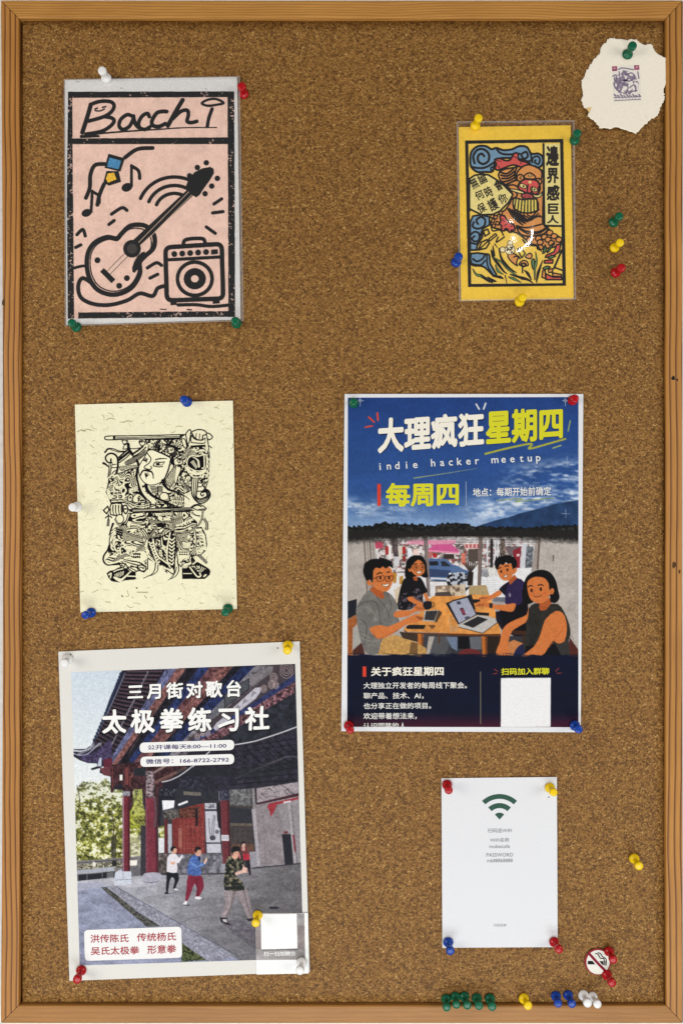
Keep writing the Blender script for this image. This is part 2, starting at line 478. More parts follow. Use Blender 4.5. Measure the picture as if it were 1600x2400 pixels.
def lettering(name, body, sheet, quad, mat, parent, bold=0.0, off=0.00018, clip=None, raw=None, cell=False, wob=0.0, seed=0):
    """Set words so that their inked box fills a quad (TL, TR, BR, BL); raw = (x, y, em px, angle) keeps the font's own proportions"""
    v, f, z = text_mesh(body, bold)
    if raw:
        x, y, em, ang = raw; cx = (v[:, 0].min() + v[:, 0].max()) / 2
        a = math.radians(ang); X = (v[:, 0] - cx) * em; Y = -v[:, 1] * em
        X, Y = x + X * math.cos(a) - Y * math.sin(a), y + X * math.sin(a) + Y * math.cos(a)
    elif cell:
        w = wob * np.stack([np.sin(9 * v[:, 1] + 4 * v[:, 0] + seed * 2.1), np.sin(8 * v[:, 0] - 5 * v[:, 1] + seed * 1.3)], 1)
        v = v + w; X, Y = bil(quad, v[:, 0], 1 - (v[:, 1] + .10) / .96)
    else:
        lo = v.min(0); hi = v.max(0)
        U = (v[:, 0] - lo[0]) / (hi[0] - lo[0]); V = 1 - (v[:, 1] - lo[1]) / (hi[1] - lo[1])
        X, Y = bil(quad, U, V)
    if clip is not None:
        Y = np.minimum(Y, clip)
    pts = sheet.pts(X, Y, off + z)
    return [tuple(p) for p in pts], f, (name, mat, parent)

def set_words(name, items, sheet, mat, parent, **kw):
    """one part: items = [(body, quad or None, options)]"""
    V = []; F = []
    for it in items:
        body, quad = it[0], it[1]; k = dict(kw); k.update(it[2] if len(it) > 2 else {})
        v, f, _ = lettering(name, body, sheet, quad, mat, parent, **k)
        n = len(V); V += v; F += [tuple(i + n for i in q) for q in f]
    return mesh_obj(name, V, F, mat, parent)

def spaced(body, quad, fill=0.88, wob=0.016):
    """words with the letters set apart, each in its own square of the line"""
    n = len(body); out = []
    for i, ch in enumerate(body):
        u0 = (i + .5 - fill / 2) / n - (1 - fill) / 2 / n * (1 - 2 * (i + .5) / n); u1 = u0 + fill / n
        q = [np.array(p, float) for p in quad]
        top = lambda u: tuple(q[0] * (1 - u) + q[1] * u); bot = lambda u: tuple(q[3] * (1 - u) + q[2] * u)
        out.append((ch, [top(u0), top(u1), bot(u1), bot(u0)], {'cell': True, 'wob': wob, 'seed': i}))
    return out

def line_quad(fr, x0, t0, b0, x1, t1, b1, fr2=None):
    fr2 = fr2 or fr
    return [fr(x0, t0)[0], fr2(x1, t1)[0], fr2(x1, b1)[0], fr(x0, b0)[0]]
def rot_quad(cx, cy, w, h, ang):
    a = math.radians(ang); c, s = math.cos(a), math.sin(a)
    return [(cx + x * c - y * s, cy + x * s + y * c) for x, y in ((-w / 2, -h / 2), (w / 2, -h / 2), (w / 2, h / 2), (-w / 2, h / 2))]

def patch(name, sheet, pts, mat, parent, off=0.00012, step=7.0):
    """flat printed shape, cut into small cells so that it follows the sheet"""
    bm = bmesh.new(); f = bm.faces.new([bm.verts.new((x, y, 0)) for x, y in pts])
    bmesh.ops.triangulate(bm, faces=[f])
    A = np.array(pts, float)
    for ax in (0, 1):
        x = A[:, ax].min() + step
        while x < A[:, ax].max():
            co = (x, 0, 0) if ax == 0 else (0, x, 0); no = (1, 0, 0) if ax == 0 else (0, 1, 0)
            bmesh.ops.bisect_plane(bm, geom=bm.verts[:] + bm.edges[:] + bm.faces[:], plane_co=co, plane_no=no, dist=1e-4); x += step
    bm.verts.index_update(); B = np.array([v.co[:2] for v in bm.verts], float); F = [tuple(v.index for v in f.verts) for f in bm.faces]; bm.free()
    return mesh_obj(name, [tuple(p) for p in sheet.pts(B[:, 0], B[:, 1], off)], F, mat, parent)
def round_box(q, r, n=6):
    """rounded rectangle inside a quad; r in px"""
    q = [np.array(p, float) for p in q]; out = []
    for i in range(4):
        p = q[i]; a = q[i - 1] - p; b = q[(i + 1) % 4] - p
        a = a / np.hypot(*a) * r; b = b / np.hypot(*b) * r
        for k in range(n + 1):
            t = k / n
            out.append(tuple(p + a * (1 - t) ** 2 + b * t ** 2))
    return out
# ------------------------------------------------------------------ wall and board
def box(name, x0, x1, y0, y1, z0, z1, mat, parent=None):
    v = [(x, y, z) for x in (x0, x1) for y in (y0, y1) for z in (z0, z1)]
    f = [(0, 1, 3, 2), (4, 6, 7, 5), (0, 4, 5, 1), (2, 3, 7, 6), (0, 2, 6, 4), (1, 5, 7, 3)]
    return mesh_obj(name, v, f, mat, parent)

wall = box('wall', -1.6, 1.6, 0.013, 0.06, -1.6, 1.6, M_WALL)
tag(wall, kind='structure')

board = empty('cork_board', (0, 0.012, 0))
tag(board, 'large cork notice board in an orange pine frame covering the white wall', 'notice board')

HF = 0.0032
fF = (D - HF) / D
XL, XR = (2.0 - 800) * S * fF, (1600 - 800) * S * fF
ZT, ZB = (1200 - 0.0) * S * fF, (1200 - 2399.0) * S * fF
wl = (43.5 - 1.0) * S * fF
wr = (1600 - 1560) * S * fF
# cork panel: front sheet with a slight unevenness, 10 mm thick
nx, ny = 60, 90
gx = np.linspace(XL + wl + .0022, XR - wr - .0009, nx); gz = np.linspace(ZT - wl - .0008, ZB + wl + .0009, ny)
X, Z = np.meshgrid(gx, gz)
Yc = 0.0003 * np.sin(X * 17 + 1) * np.cos(Z * 11)
front = np.stack([X, Yc, Z], -1).reshape(-1, 3)
V = [tuple(p) for p in front]; n = len(V)
F = []
for r in range(ny - 1):
    for c in range(nx - 1):
        a = r * nx + c; F.append((a, a + nx, a + nx + 1, a + 1))
ring = [c for c in range(nx)] + [r * nx + nx - 1 for r in range(1, ny)] + [(ny - 1) * nx + c for c in range(nx - 2, -1, -1)] + [r * nx for r in range(ny - 2, 0, -1)]
V += [(V[i][0], 0.011, V[i][2]) for i in ring]
for i in range(len(ring)):
    j = (i + 1) % len(ring); F.append((ring[i], ring[j], n + j, n + i))
F.append(tuple(n + i for i in range(len(ring)))[::-1])
mesh_obj('cork_panel', V, F, M_CORK, board, True)

# frame: four mitred rails. Profile across the rail: a from the outer edge, height off the cork
def rail(length, width, mat, bow, m0=1.0, m1=1.0, name='frame_rail'):
    prof = [(0.0, -0.0115), (0.0, HF - .0009), (0.0003, HF - .0003), (0.0010, HF), (width - .0015, HF), (width - .0006, HF - .0004), (width - .0002, HF - .0011), (width, -0.001), (width, -0.0115)]
    N = 40; V = []; F = []; K = len(prof)
    for i in range(N + 1):
        t = i / N
        for a, h in prof:
            z = (-length / 2 + a * m0 + .00028) * (1 - t) + (length / 2 - a * m1 - .00028) * t
            V.append((a + bow * (1 - (2 * t - 1) ** 2), -h, z))
    for i in range(N):
        for j in range(K - 1):
            a = i * K + j; F.append((a, a + 1, a + K + 1, a + K))
        a = i * K; F.append((a + K - 1, a, a + K, a + 2 * K - 1))
    F.append(tuple(range(K))[::-1]); F.append(tuple(N * K + j for j in range(K)))
    me = bpy.data.meshes.new(name); me.from_pydata(V, [], F); me.materials.append(mat); me.update()
    bm = bmesh.new(); bm.from_mesh(me); bmesh.ops.recalc_face_normals(bm, faces=bm.faces); bm.to_mesh(me); bm.free()
    o = bpy.data.objects.new(name, me); COL.objects.link(o); o.parent = board; o.matrix_parent_inverse = Matrix.Translation(board.location).inverted()
    return o
L1 = ZT - ZB; L2 = XR - XL; zc = (ZT + ZB) / 2; xc = (XL + XR) / 2
M_WL = mat_wood('pine_left', 1.0, 225.0, rgb(176, 121, 57), rgb(84, 42, 12), 1.0)
M_WR = mat_wood('pine_right', 0.9, 190.0, rgb(178, 124, 58), rgb(88, 48, 14), 3.0)
M_WT = mat_wood('pine_top', 0.42, 420.0, rgb(186, 133, 65), rgb(100, 56, 20), 5.0)
M_WB = mat_wood('pine_bottom', 0.22, 260.0, rgb(162, 113, 56), rgb(112, 70, 30), 8.0)
r1 = rail(L1, wl, M_WL, 0.0018); r1.location = (XL, 0, zc)
r2 = rail(L1, wr, M_WR, 0.0006, wl / wr, wl / wr); r2.location = (XR, 0, zc); r2.rotation_euler = (0, math.pi, 0); 
r3 = rail(L2, wl, M_WT, 0.0003, 1.0, wr / wl); r3.location = (xc, 0, ZT); r3.rotation_euler = (0, math.pi / 2, 0)
r4 = rail(L2, wl, M_WB, 0.0, wr / wl, 1.0); r4.location = (xc, 0, ZB); r4.rotation_euler = (0, -math.pi / 2, 0)

# marks on the rails: an ink spot and two small knots
M_MARK = mat_plain('black_mark', rgb(26, 20, 20), .6, .2); M_KNOT = mat_plain('dark_knot', rgb(84, 56, 26), .6, .2, .3, 900.0)
def mark(name, px, py, rx, ry, mat, seed):
    r = random.Random(seed); V = []
    for i in range(14):
        a = i * math.tau / 14; k = r.uniform(.7, 1.15); V.append(W(px + rx * k * math.cos(a), py + ry * k * math.sin(a), HF + .00006))
    mesh_obj(name, V, [tuple(range(14))[::-1]], mat, board)
mark('ink_spot', 1576.5, 886, 5.0, 5.5, M_MARK, 1); mark('ink_spot', 1586, 890, 2.2, 2.6, M_MARK, 5); mark('knot', 1579, 1324, 5.5, 8.5, M_KNOT, 2); mark('knot', 1591, 1340, 3, 5, M_KNOT, 3); mark('knot', 9.5, 709, 4, 10, M_KNOT, 4)
# ------------------------------------------------------------------ martial arts poster (lower left)
def art_temple():
    c = Canvas(160, 1548, 718, 2272, 1.5, (58, 54, 60))
    T1, T2, T3, T4, T5, T6 = [frame_of(x, y, 4.9) for x, y in ((120, 1490), (420, 1490), (120, 1780), (420, 1780), (120, 2040), (420, 2040))]
    full = [(160, 1548), (718, 1548), (718, 2272), (160, 2272)]
    # sky
    c.poly([(160, 1548), (420, 1548), (420, 2040), (160, 2040)], (196, 207, 218), to=(240, 238, 232))
    # trees
    n1 = c.fbm(9, 7, 4); n2 = c.fbm(3.2, 2.6, 2); n3 = c.fbm(40, 30, 3)
    def leaves(X, Y, sl):
        t = n1[sl] * .6 + n2[sl] * .4
        a = np.array([62, 66, 44.]); b = np.array([150, 150, 74.]); d = np.array([200, 196, 132.])
        k = np.clip((t - .36) / .16, 0, 1)[..., None]; k2 = np.clip((t - .54) / .1, 0, 1)[..., None]
        col = a * (1 - k) + b * k; col = col * (1 - k2) + d * k2
        top = np.clip((1900 - Y) / 90, 0, 1)[..., None]; col = col * (1 - .45 * top) + np.array([178, 180, 156.]) * .45 * top
        col = col * (0.75 + .5 * n3[sl][..., None])
        hole = (n1[sl] * .7 + n2[sl] * .3 + .13 * np.clip((1910 - Y) / 70, 0, 1)) > .60
        return col / 255, np.where(hole, .25, 1.0)
    tree = T3(275, 400, 300, 320, 370, 250, 400, 260, 450, 235, 500, 262, 560, 260, 600, 225, 640, 215, 700, 300, 830, 270, 1090, 340, 1090, 1150, 290, 1160)
    c.field(tree, leaves)
    c.field(T3(880, 500, 1085, 500, 1085, 780, 900, 780), lambda X, Y, sl: ((np.array([150, 156, 50.]) * (.55 + .9 * n2[sl][..., None])) / 255))
    for pts in (T3(560, 640, 640, 600, 720, 720, 700, 1000), T3(700, 600, 720, 760, 705, 1120), T3(300, 300, 330, 480, 300, 620)):
        c.stroke(pts, 2.5, (74, 66, 56), al=.6)
    c.poly(T3(690, 880, 750, 880, 750, 1140, 690, 1140), (52, 50, 44), al=.7)
    c.poly(T3(905, 870, 1085, 860, 1085, 1130, 905, 1130), (214, 208, 200), al=.45)
    # balustrade by the trees
    c.poly(T3(285, 1165, 830, 1130, 1090, 1100, 1090, 1330, 300, 1420), (120, 116, 118))
    c.poly(T3(295, 1170, 830, 1135, 830, 1165, 295, 1205), (128, 124, 126)); c.stroke(T3(295, 1190, 830, 1150), 2, (70, 68, 70), 0)
    c.field(T3(310, 1205, 820, 1165, 820, 1240, 310, 1260), lambda X, Y, sl: (np.where((n2[sl] > .52)[..., None], np.array([176, 170, 150.]), np.array([84, 82, 72.])) / 255))
    c.poly(T3(480, 1170, 520, 1190, 510, 1230, 480, 1230), (222, 218, 210)); c.poly(T3(700, 1165, 755, 1160, 755, 1225, 700, 1230), (46, 46, 46))
    c.poly(T3(900, 1160, 990, 1155, 985, 1215, 905, 1220), (228, 224, 216)); c.poly(T3(920, 1240, 1050, 1230, 1050, 1320, 925, 1350), (104, 102, 108))
    c.poly(T3(295, 1275, 720, 1232, 730, 1280, 300, 1318), (164, 166, 176))
    c.poly(T3(315, 1325, 735, 1285, 735, 1385, 315, 1420), (44, 46, 52)); c.outline(T3(415, 1315, 590, 1298, 590, 1375, 415, 1392), 1.3, (128, 128, 134), 0)
    c.poly(T3(640, 1300, 720, 1290, 720, 1370, 640, 1380), (104, 104, 108))
    # interior and ground
    c.poly([(330, 1850), (718, 1800), (718, 2080), (330, 2080)], (62, 60, 66))
    nf = c.fbm(34, 10, 4); ng = c.fbm(4, 3, 3)
    def ground(X, Y, sl):
        t = np.clip((X - 330) / 330, 0, 1)[..., None]; v = np.clip((Y - 2040) / 200, 0, 1)[..., None]
        col = np.array([172, 171, 180.]) * (1 - t) + np.array([104, 101, 104.]) * t
        col = col * (1 - .25 * v * (1 - t)) 
        return col * (.78 + .34 * nf[sl][..., None] + .1 * ng[sl][..., None]) / 255
    c.field(T4(-300, 1330, 480, 1320, 830, 1250, 1420, 1200, 1440, 2400, -1300, 2400, -1300, 1410, -700, 1350), ground)
    c.field(T5(300, 150, 560, 130, 900, 330, 1500, 690, 2300, 1100, 330, 1100), lambda X, Y, sl: (np.array([142, 145, 166.]) * (.74 + .36 * nf[sl][..., None] + .16 * ng[sl][..., None]) / 255))
    c.poly(T5(300, 150, 560, 130, 700, 175, 590, 190, 310, 235), (170, 170, 184), al=.7)
    # kerb and the weedy gutter
    c.field(T5(600, 195, 745, 185, 1460, 600, 2120, 990, 1800, 1050, 1250, 640), lambda X, Y, sl: (np.array([142, 141, 154.]) * (.72 + .55 * ng[sl][..., None]) / 255))
    c.field(T5(570, 195, 640, 190, 1000, 480, 1260, 640, 1100, 650, 830, 420), lambda X, Y, sl: (np.where((n2[sl] > .5)[..., None], np.array([94, 92, 84.]), np.array([54, 54, 50.])) / 255, .9))
    c.field(T6(30, 830, 180, 940, 310, 1030, 30, 1050), lambda X, Y, sl: (np.where((n2[sl] > .5)[..., None], np.array([96, 104, 70.]), np.array([44, 52, 38.])) / 255))
    c.stroke(T5(745, 185, 1460, 600, 2160, 990), 1.4, (84, 84, 104), 0, .8); c.stroke(T5(640, 195, 1000, 440, 1260, 640), 1.4, (176, 174, 186), 0, .7)
    c.stroke(T6(0, 610, 130, 555, 260, 520), 1.2, (86, 84, 100), al=.8); c.stroke(T6(640, 990, 880, 950), 1.2, (86, 84, 100), al=.8)
    c.field(T6(470, 590, 700, 560, 880, 640, 880, 900, 640, 740), lambda X, Y, sl: (np.array([78, 72, 86.]) / 255 + 0 * X[..., None], .55 * np.clip(n1[sl] * 2 - .3, 0, 1)))
    c.ell(*T6(1088, 430)[0], 12, 3.4, (52, 50, 60))
    # roof, rafters and painted beams
    c.poly(T1(815, 395, 780, 480, 745, 545, 722, 610, 690, 680, 652, 780, 620, 880, 598, 960, 570, 1060, 540, 1140, 508, 1205, 455, 1265, 400, 1300, 255, 1302, 252, 1382, 330, 1430, 420, 1462, 530, 1468, 528, 1500, 455, 1525, 470, 1545, 560, 1520, 600, 1500, 640, 1495, 560, 1540, 560, 1575, 600, 1590, 600, 1600, 690, 1620, 690, 1740, 720, 1760, 2000, 1900, 2600, 1700, 2620, 350), (44, 42, 52))
    fan = [  # top (T2 x, y) pair -> lower left (T1 x, y) pair, colour
        ((-150, 385), (-30, 382), (690, 1400), (705, 1480), (96, 98, 128)),
        ((-30, 382), (88, 372), (705, 1470), (720, 1560), (120, 84, 82)),
        ((88, 372), (190, 368), (720, 1540), (760, 1600), (36, 34, 42)),
        ((235, 366), (355, 362), (900, 1420), (930, 1500), (46, 56, 94)),
        ((355, 362), (500, 358), (930, 1480), (950, 1560), (96, 66, 70)),
        ((500, 358), (625, 352), (960, 1540), (1000, 1640), (118, 82, 80)),
        ((625, 352), (735, 350), (1050, 1500), (1150, 1640), (34, 34, 44)),
        ((735, 350), (875, 346), (1240, 1330), (1330, 1420), (42, 50, 84)),
        ((875, 346), (1085, 340), (1330, 1400), (1430, 1450), (112, 108, 114)),
        ((1085, 340), (1335, 330), (1470, 1320), (1500, 1420), (82, 76, 82)),
    ]
    for (ax, ay), (bx, by), (cx, cy), (dx, dy), col in fan:
        q = T2(ax, ay, bx, by) + T1(dx, dy, cx, cy)
        c.poly(q, col, tex=.55, tp=6)
        c.stroke([q[0], q[3]], 1.1, tuple(min(255, v * 1.5) for v in col), 0, .5); c.stroke([q[1], q[2]], 1.2, (24, 22, 28), 0, .7)
    for k in range(9):   # carved dragons on the red beams
        t = k / 9; p = T2(430 - 560 * t, 430 + 640 * t)[0]; c.stroke([(p[0] - 9, p[1] + 9), (p[0], p[1] - 2), (p[0] + 7, p[1] - 9)], 2.2, (158, 116, 100), al=.6)
        p = T1(1500 - 640 * t, 420 + 980 * t)[0]; c.stroke([(p[0] - 6, p[1] + 10), (p[0] + 6, p[1] - 10)], 1.3, (160, 128, 118), 0, .6)
    c.poly(T2(1335, 440, 1335, 520, 420, 1110, 160, 1230, 120, 1210, 800, 800), (54, 60, 98), tex=.4, tp=5)
    c.poly(T2(1335, 520, 1320, 660, 900, 900, 500, 1170, 200, 1230, 420, 1100), (104, 76, 82), tex=1.1, tp=4)
    c.poly(T2(1340, 650, 1345, 1060, 640, 1260, 640, 1190, 500, 1175, 900, 900), (48, 50, 58), tex=.4, tp=12)
    # painted frieze
    c.poly(T2(1085, 345, 1335, 332, 1335, 440, 800, 800, 130, 1215, 100, 1190, 520, 850, 900, 570), (74, 66, 72))
    c.poly(T2(610, 835, 870, 600, 935, 590, 930, 650, 880, 720, 660, 890), (184, 180, 190)); c.poly(T2(430, 1000, 520, 930, 600, 960, 560, 1010, 420, 1090, 390, 1060), (176, 172, 182))
    for x, y in ((860, 670), (760, 760), (680, 830)): 
        for a in range(3): c.stroke(T2(x - 28 + 20 * a, y + 28 - 18 * a, x - 10 + 16 * a, y - 34 + 10 * a), 1.3, (60, 56, 60), 0)
    for cx, cy, r in ((1230, 400, 78), (1085, 480, 44), (1060, 560, 40), (970, 610, 36), (1110, 570, 34), (330, 1120, 30), (210, 1160, 32), (270, 1130, 24)):
        for f in (1, .66, .36): c.outline(P((420, 1490), 4.9, *[v for i in range(12) for v in (cx + r * f * math.cos(i * .5236) * (1 if i % 2 else .86), cy + r * f * math.sin(i * .5236) * 1.15)]), 1.3, (168, 150, 150))
    # grey boards behind the writing
    c.poly(T2(800, 470, 1080, 350, 1070, 420, 830, 590), (126, 120, 124), al=.8); c.poly(T2(350, 920, 510, 720, 510, 830, 370, 960), (104, 104, 114))
    c.poly(T2(520, 680, 800, 490, 800, 610, 520, 830), (82, 84, 90)); c.outline(T2(520, 680, 800, 490, 800, 610, 520, 830), 1.6, (30, 30, 38), 0)
    # rafters along the eaves
    for k in range(21):
        t = k / 20; a = T1(880 - 330 * t - 60 * t * t, 410 + 800 * t)[0]; b = T1(1270 - 560 * t, 410 + 950 * t)[0]
        c.stroke([a, b], 4.2 - 1.6 * t, (84, 66, 74), 0); c.stroke([(a[0], a[1] + 4), (b[0], b[1] + 4)], 2.2, (22, 20, 26), 0)
        m = T1(1110 - 420 * t, 410 + 850 * t)[0]; c.stroke([m, (m[0] - 2, m[1] + 11 - 5 * t)], 3.2, (134, 130, 142), 0, .8)
        e = T1(850 - 330 * t - 40 * t * t, 430 + 800 * t)[0]; c.stroke([e, (e[0] - 4, e[1] + 9)], 2.2, (134, 138, 158), 0, .8)
        s_ = T1(800 - 275 * t - 30 * t * t, 440 + 760 * t)[0]; c.ell(s_[0], s_[1], 3.2, 4.4, (44, 54, 78))
    c.stroke(T1(255, 1318, 340, 1325, 430, 1300, 500, 1240), 4, (196, 200, 212), w1=1.5); c.stroke(T1(255, 1350, 330, 1372, 430, 1350, 560, 1230), 3, (150, 152, 176), w1=2)
    for k in range(14): p = T1(310 + 20 * k, 1375 - 9 * k)[0]; c.stroke([p, (p[0] + 2, p[1] - 6)], 1.6, (178, 176, 190), 0)
    c.poly(T1(300, 1400, 520, 1330, 690, 1180, 700, 1400, 560, 1460, 420, 1460), (72, 64, 92), tex=.6, tp=4)
    c.poly(T1(560, 1400, 580, 1400, 580, 1500, 530, 1500), (186, 192, 208)); c.poly(T1(600, 1420, 700, 1400, 700, 1600, 610, 1600), (96, 44, 60)); c.poly(T1(560, 1520, 700, 1500, 700, 1620, 600, 1600), (104, 62, 70))
    # carved brackets between the columns
    c.poly(T3(700, 60, 1100, 20, 1240, 0, 1560, 90, 1280, 280, 1240, 800, 1220, 780, 1180, 560, 1090, 560, 1050, 350, 940, 340, 940, 540, 905, 600, 830, 420, 820, 270, 720, 310, 720, 380, 685, 380, 685, 60), (66, 44, 48), tex=.6, tp=6)
    c.poly(T3(790, 175, 820, 175, 820, 240, 788, 240), (230, 228, 222)); c.poly(T3(950, 342, 1045, 338, 1050, 420, 1052, 500, 1020, 540, 1082, 590, 1082, 640, 910, 640, 945, 520), (166, 170, 96)); c.field(T3(950, 342, 1045, 338, 1050, 500, 1082, 590, 1082, 760, 910, 760, 945, 520), leaves)
    for x, y, w_, h_ in ((850, 90, 40, 200), (900, 190, 16, 120), (700, 80, 12, 240)): c.poly(T3(x, y, x + w_, y, x + w_, y + h_, x, y + h_), (116, 66, 66))
    c.stroke(T3(920, 200, 1010, 90, 1120, 20), 5, (128, 82, 80)); c.stroke(T3(1200, 260, 1330, 200, 1540, 100), 7, (112, 84, 80)); c.stroke(T3(1100, 200, 1250, 110, 1440, 0), 5, (140, 122, 118))
    c.poly(T3(960, 100, 1090, 90, 1090, 190, 940, 180), (44, 48, 54))
    # columns
    def column(q, col, li):
        c.poly(q, col, tex=.12, tp=10); a, b, d, e = q
        c.poly([a, (a[0] + 3.4, a[1]), (e[0] + 3.4, e[1]), e], li, al=.75)
        c.poly([(b[0] - 5, b[1]), b, d, (d[0] - 5, d[1])], (40, 22, 30), al=.45)
    column(T3(820, 420, 906, 420, 906, 1285, 822, 1285), (112, 50, 60), (160, 142, 160)); c.poly(T3(820, 365, 905, 365, 905, 420, 820, 420), (142, 140, 150), tex=.5)
    column(T3(1085, 440, 1210, 440, 1232, 1300, 1090, 1300), (118, 56, 68), (132, 78, 94)); c.poly(T3(1085, 130, 1180, 130, 1190, 440, 1085, 440), (112, 98, 102), tex=1.2, tp=3)
    for k in range(7): c.outline(P((120, 1780), 4.9, *[v for i in range(8) for v in (1132 + 34 * math.cos(i * .785), 160 + 40 * k + 18 * math.sin(i * .785))]), 1, (170, 158, 164))
    c.stroke(T3(1190, 440, 1205, 620, 1190, 770), 5, (96, 76, 84))
    c.poly(T3(735, 1300, 800, 1262, 825, 1285, 920, 1285, 925, 1430, 735, 1450, 722, 1420), (194, 198, 210)); c.stroke(T3(740, 1385, 925, 1375), 1.2, (120, 122, 134), 0); c.stroke(T3(825, 1290, 830, 1380), 1, (140, 140, 150), 0)
    c.poly(T3(1050, 1360, 1060, 1320, 1110, 1300, 1230, 1300, 1270, 1330, 1260, 1390, 1200, 1440, 1110, 1450, 1060, 1400), (166, 164, 176), sm=3); c.stroke(T3(1075, 1405, 1150, 1415, 1240, 1395), 1.5, (104, 102, 112))
    # far buildings seen through the gate
    c.poly(T3(1235, 330, 1568, 330, 1568, 480, 1270, 570, 1250, 780, 1235, 800), (40, 42, 50)); c.field(T3(1240, 335, 1560, 345, 1560, 420, 1240, 410), lambda X, Y, sl: (np.array([104, 104, 112.]) / 255 + 0 * X[..., None], np.clip(n2[sl] * 3 - 1.4, 0, 1)))
    c.poly(T3(1275, 470, 1500, 470, 1568, 480, 1568, 500, 1285, 590), (226, 226, 230)); c.stroke(T3(1290, 590, 1560, 530), 4, (84, 84, 88), 0); c.poly(T3(1285, 600, 1568, 545, 1568, 640, 1390, 690, 1300, 690), (90, 86, 84), tex=.8)
    c.poly(T3(1232, 780, 1300, 760, 1300, 1070, 1235, 1075), (212, 212, 216)); c.field(T3(1232, 780, 1300, 760, 1300, 900, 1235, 900), leaves)
    c.poly(T3(1300, 690, 1340, 690, 1340, 1075, 1300, 1075), (96, 48, 52)); c.poly(T3(1340, 740, 1385, 740, 1390, 1075, 1345, 1075), (170, 172, 180)); c.poly(T3(1390, 690, 1580, 620, 1580, 1090, 1400, 1075), (116, 54, 52))
    c.poly(T4(0, 560, 290, 500, 300, 1080, 0, 1085), (122, 58, 56), tex=.25)
    for x in (20, 60, 100, 160, 215, 270): c.stroke(T4(x, 700, x, 1070), 1.3, (168, 104, 92), 0, .6)
    for y in (770, 960, 1020): c.stroke(T4(0, y, 290, y + 8), 1.2, (166, 106, 96), 0, .6)
    c.poly(T3(1460, 790, 1505, 785, 1505, 1020, 1465, 1020), (150, 96, 88)); c.poly(T4(0, 560, 240, 540, 240, 660, 0, 680), (98, 62, 54), tex=.8); c.poly(T4(180, 560, 215, 560, 215, 770, 190, 770), (44, 36, 42))
    c.poly(T4(-40, 330, 450, 380, 470, 470, 280, 500, 0, 570, -60, 560), (52, 52, 60)); c.poly(T4(50, 365, 250, 380, 250, 418, 50, 408), (112, 106, 100)); c.stroke(T4(0, 520, 90, 485), 5, (220, 220, 226), 0); c.field(T4(0, 190, 460, 200, 450, 380, 0, 330), lambda X, Y, sl: (np.array([70, 72, 84.]) / 255 + 0 * X[..., None], np.clip(n2[sl] * 4 - 1.9, 0, .8)))
    c.poly(T3(1235, 1080, 1340, 1080, 1340, 1300, 1235, 1310), (96, 88, 86), tex=.7, tp=5)
    c.poly(T4(-110, 1090, 500, 1075, 510, 1300, 350, 1310, -120, 1330), (108, 106, 114), tex=.5, tp=8)
    # painted scrolls by the door
    for q in (T4(290, 500, 430, 500, 430, 572, 296, 572), T4(296, 592, 435, 590, 440, 700, 470, 800, 476, 955, 310, 955), T4(312, 968, 480, 965, 486, 1075, 318, 1075)):
        c.poly(q, (186, 184, 194)); c.outline(q, 1.0, (70, 68, 76), 0)
    c.poly(T4(430, 500, 480, 500, 485, 800, 450, 780, 435, 640), (40, 36, 42))
    for pts in (T4(400, 640, 380, 760, 375, 880), T4(415, 650, 400, 780, 395, 880), T4(340, 680, 350, 820, 360, 900), T4(420, 820, 450, 830)): c.stroke(pts, 1.6, (96, 96, 104))
    c.ell(*T4(385, 900)[0], 7, 6, (74, 74, 82)); c.ell(*T4(435, 830)[0], 5, 5, (110, 110, 118)); c.field(T4(305, 515, 425, 515, 425, 560, 305, 560), lambda X, Y, sl: (np.array([84, 82, 90.]) / 255 + 0 * X[..., None], (n2[sl] > .55) * .8))
    # back wall, mural, door
    c.poly(T4(575, 180, 830, 240, 860, 1080, 580, 1080), (72, 66, 66)); c.poly(T4(575, 250, 825, 275, 835, 540, 585, 525), (104, 104, 106), tex=.5, tp=5); c.poly(T4(580, 545, 830, 570, 838, 735, 585, 730), (54, 54, 62)); c.poly(T4(585, 730, 838, 735, 840, 765, 585, 760), (100, 92, 84))
    for x in (640, 700, 760): c.stroke(T4(x, 770, x + 10, 1040), 1, (92, 84, 80), 0, .6)
    c.poly(T4(600, 975, 860, 970, 862, 1060, 600, 1060), (100, 74, 64)); c.poly(T4(805, 1060, 885, 1058, 900, 1235, 820, 1245), (146, 142, 150))
    c.poly(T4(860, 510, 1400, 410, 1420, 1200, 1320, 1200, 905, 1235), (138, 130, 134), tex=.12, tp=25); c.poly(T4(1100, 430, 1400, 400, 1420, 1195, 1320, 1200), (150, 144, 148), al=.6)
    c.poly(T4(828, 235, 862, 235, 875, 560, 845, 560), (136, 130, 134)); c.poly(T4(832, 570, 875, 560, 930, 1225, 895, 1230), (164, 158, 164))
    c.poly(T4(880, 275, 1365, 120, 1375, 395, 890, 510), (156, 146, 150)); c.outline(T4(880, 275, 1365, 120, 1375, 395, 890, 510), 2, (46, 42, 50), 0)
    for k in range(40):
        x = 900 + 450 * random.random(); y = 330 + 150 * random.random() - (x - 900) * .16; L = 20 + 70 * random.random(); a = random.choice((-.3, -.2, .9, 1.2))
        c.stroke(T4(x, y, x + L * .5, y + L * .5 * a - 8, x + L, y + L * a * .6), 2.2, random.choice(((74, 70, 78), (98, 92, 98), (190, 180, 182))), w1=.8, al=.8)
    c.poly(T4(890, 500, 1370, 385, 1372, 420, 895, 520), (70, 44, 52)); c.poly(T4(1010, 540, 1030, 505, 1200, 470, 1370, 430, 1368, 455, 1200, 500, 1120, 520, 1090, 600, 1050, 660, 1040, 600), (150, 58, 66)); c.poly(T4(1195, 485, 1280, 470, 1280, 490, 1200, 505), (206, 196, 200))
